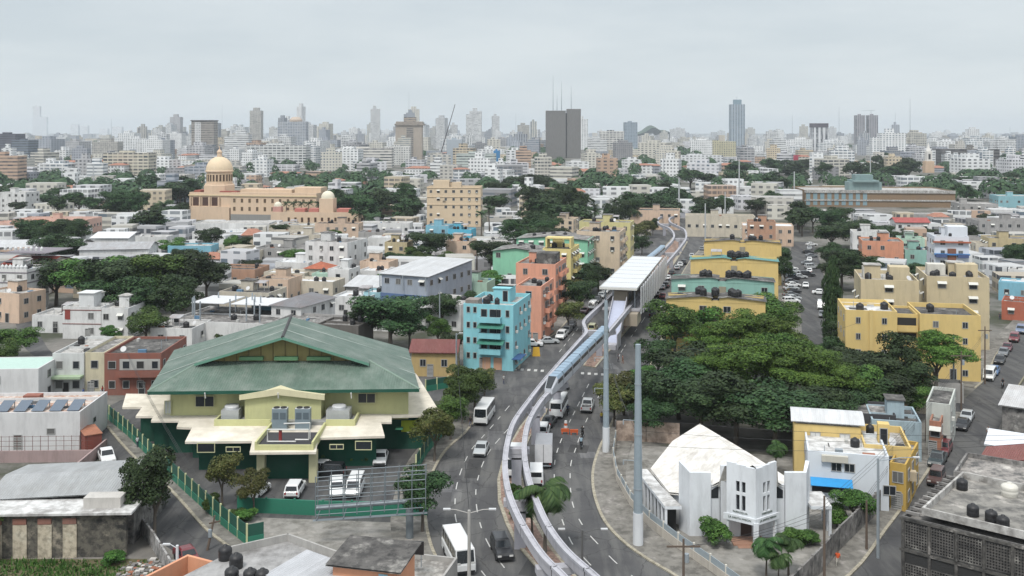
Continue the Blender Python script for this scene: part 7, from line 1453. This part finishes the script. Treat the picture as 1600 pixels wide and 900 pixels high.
# ---------------------------------------------------------------- trees of the middle distance and beyond
def zone(n, x0, x1, pb0, pb1, w, h, kinds):
    k = 0
    for _ in range(n*4):
        if k >= n: break
        px, pb = RT.uniform(x0, x1), RT.uniform(pb0, pb1); x, y = G(px, pb); ww = w*RT.uniform(.75, 1.3)
        if not free(x, y, ww*.28): continue
        pt = pb-h*FX/y
        if blocked(px, pt, y) and h > 5: continue
        T(px, pb, ww, h*RT.uniform(.8, 1.25), RT.choice(kinds)); k += 1
D, Fk, FD, FP = 'dark', 'far', 'fardark', 'farpalm'
zone(8,133,215,338,350,15,12,[D,FD]); zone(12,180,300,372,384,15,11,[D,FD]); zone(8,40,140,386,396,13,9,[D]); zone(14,285,385,352,362,13,9,[Fk,FD]); zone(12,225,300,296,325,20,14,[FD,Fk]); zone(14,520,640,330,362,17,13,[FD,D]); zone(8,560,655,352,366,10,9,[FP,Fk])
zone(18,775,905,300,366,18,14,[FD,D,Fk]); zone(10,905,1000,345,362,9,12,[FP,FP,D]); zone(12,780,860,372,402,13,10,[D]); zone(12,985,1060,310,352,15,12,[FD,Fk]); zone(20,1075,1290,268,310,22,15,[FD,Fk]); zone(10,1075,1150,320,350,12,9,[FD]); zone(10,1160,1240,318,345,12,9,[FD])
zone(13,1330,1470,258,290,22,16,[FD]); zone(10,1240,1345,345,372,13,10,[D,FD]); zone(10,1500,1600,285,325,14,10,[FD]); zone(6,1260,1500,334,346,8,8,[D,FP]); zone(10,0,130,310,348,14,10,[Fk,FD]); zone(5,1395,1450,352,362,9,9,[FP,FD]); zone(4,1330,1400,405,425,8,7,[D]); zone(4,1535,1600,415,425,9,8,[D])
for px in (447,459,471,483,497,508,519): T(px, 348, 6.3, 12, 'farpalm')
zone(14,-10,1610,272,330,15,10,[Fk,FD]); zone(14,0,800,330,362,11,8,[Fk,FD,FP]); zone(16,240,800,372,470,8,6.5,[D,'broad']); zone(14,1380,1620,330,470,8,7,[D])
# the wood-like mass of treetops between the far roofs: nobody could count it
R = random.Random(31); mb = MB(); n_ = 0
for i in range(950):
    Y = 1/R.uniform(1/4000, 1/620); px = R.uniform(-40, 1640); X = (px-CX)*Y/FX; r = R.uniform(5, 11)*(1 if Y < 1500 else 1.6); hh = R.uniform(7, 15)*(1 if Y < 1500 else 1.25)
    if not free(X, Y, r*.3): continue
    dn = sin(px*.013+1)+sin(px*.031+Y*.004)+.6*sin(Y*.011)
    if dn < -.1 and R.random() < .8: continue
    if blocked(px, HY+FX*(H-hh)/Y, Y): continue
    q = int(200 if Y < 1200 else 90); sz = r*.15*(1 if Y < 1200 else 1.4)
    for k in range(q):
        u = Vector((R.gauss(0,1), R.gauss(0,1), abs(R.gauss(0,1)))).normalized(); p = Vector((X+u.x*r*R.uniform(.75,1.05), Y+u.y*r, hh*.35+u.z*hh*.65*R.uniform(.85,1.1))); a = Vector((R.gauss(0,1), R.gauss(0,1), R.gauss(0,.5))).normalized(); b = (u+Vector((0,0,.2))).cross(a).normalized(); a = b.cross(u).normalized(); s = sz*R.uniform(.6,1.3)
        mb.face([p-a*s, p-b*s, p+a*s, p+b*s])
    n_ += 1
struct(mb.build('distant_treetops', LEAF_F), 'stuff')
# ---------------------------------------------------------------- labels that single each thing out
LMK = [('domed palace',346,270),('tan slotted tower',638,215),('dark twin-slab tower',880,210),('lone blue-glass tower',1153,190),('white steeple',1455,250),('grey-mauve twin towers',1355,205),('unfinished brown tower',316,215),('rounded-crown blue tower',456,215),('leaning crane jib',700,220),
 ('unfinished concrete frame',1515,245),('dark glass office block',10,232),('cream university block',709,325),('long glazed block',1400,305),('guideway end',1060,340),('striped white tower',1282,220),('small palace domes',500,320),('tan tank-topped blocks',1450,440),('green pavilion',450,580),('turquoise corner block',760,510),('great sheet roof',660,425),
 ('white villa',130,490),('gabled yellow row',1150,400),('monorail station',970,430),('church',1170,740),('parking street',1270,430),('castle-like tower',20,440),('white ribbon slab',432,245),('pale yellow office block',1120,235),('hazy far towers',90,205),('yellow terrace house',1380,690),('pink long halls',70,350),('round-crowned tree',1475,550),('box truck',850,700),('grimy four-storey block',520,390),('cream tank-topped block',935,385),('mint block',850,385),('billboard frame',580,770)]
ORD = 'first second third fourth fifth sixth seventh eighth ninth tenth eleventh twelfth thirteenth fourteenth fifteenth sixteenth seventeenth eighteenth nineteenth twentieth'.split()+[a+'-'+b for a in ('twenty','thirty','forty','fifty','sixty') for b in 'first second third fourth fifth sixth seventh eighth ninth'.split()]
import collections
B = collections.defaultdict(list)
for o, desc, px, py in AUTO:
    if o.name not in bpy.data.objects: continue
    if len(desc.split()) < 2: desc = 'plain '+desc
    l = min(LMK, key=lambda q: (q[1]-px)**2+((q[2]-py)*2)**2); dx, dy = px-l[1], py-l[2]
    rel = ('above' if dy < -8 else 'below' if dy > 8 else 'level with') if abs(dx) < 14 else (('east of' if dx > 0 else 'west of'))
    B[f'{desc}, {rel} the {l[0]}'].append(((dx*dx+dy*dy)**.5, o))
for k, L in B.items():
    L.sort(key=lambda q: q[0])
    for i, (_, o) in enumerate(L): o['label'] = k if len(L) == 1 else f'{k}, {ORD[min(i, len(ORD)-1)]} out'
print('objects', len(bpy.data.objects))

if len(__import__('sys').argv) and '--lab' in __import__('sys').argv:
    for o in bpy.data.objects:
        if o.parent is None and o.get('label') and not 4 <= len(o['label'].split()) <= 16: print('LAB', o.name, o['label'])
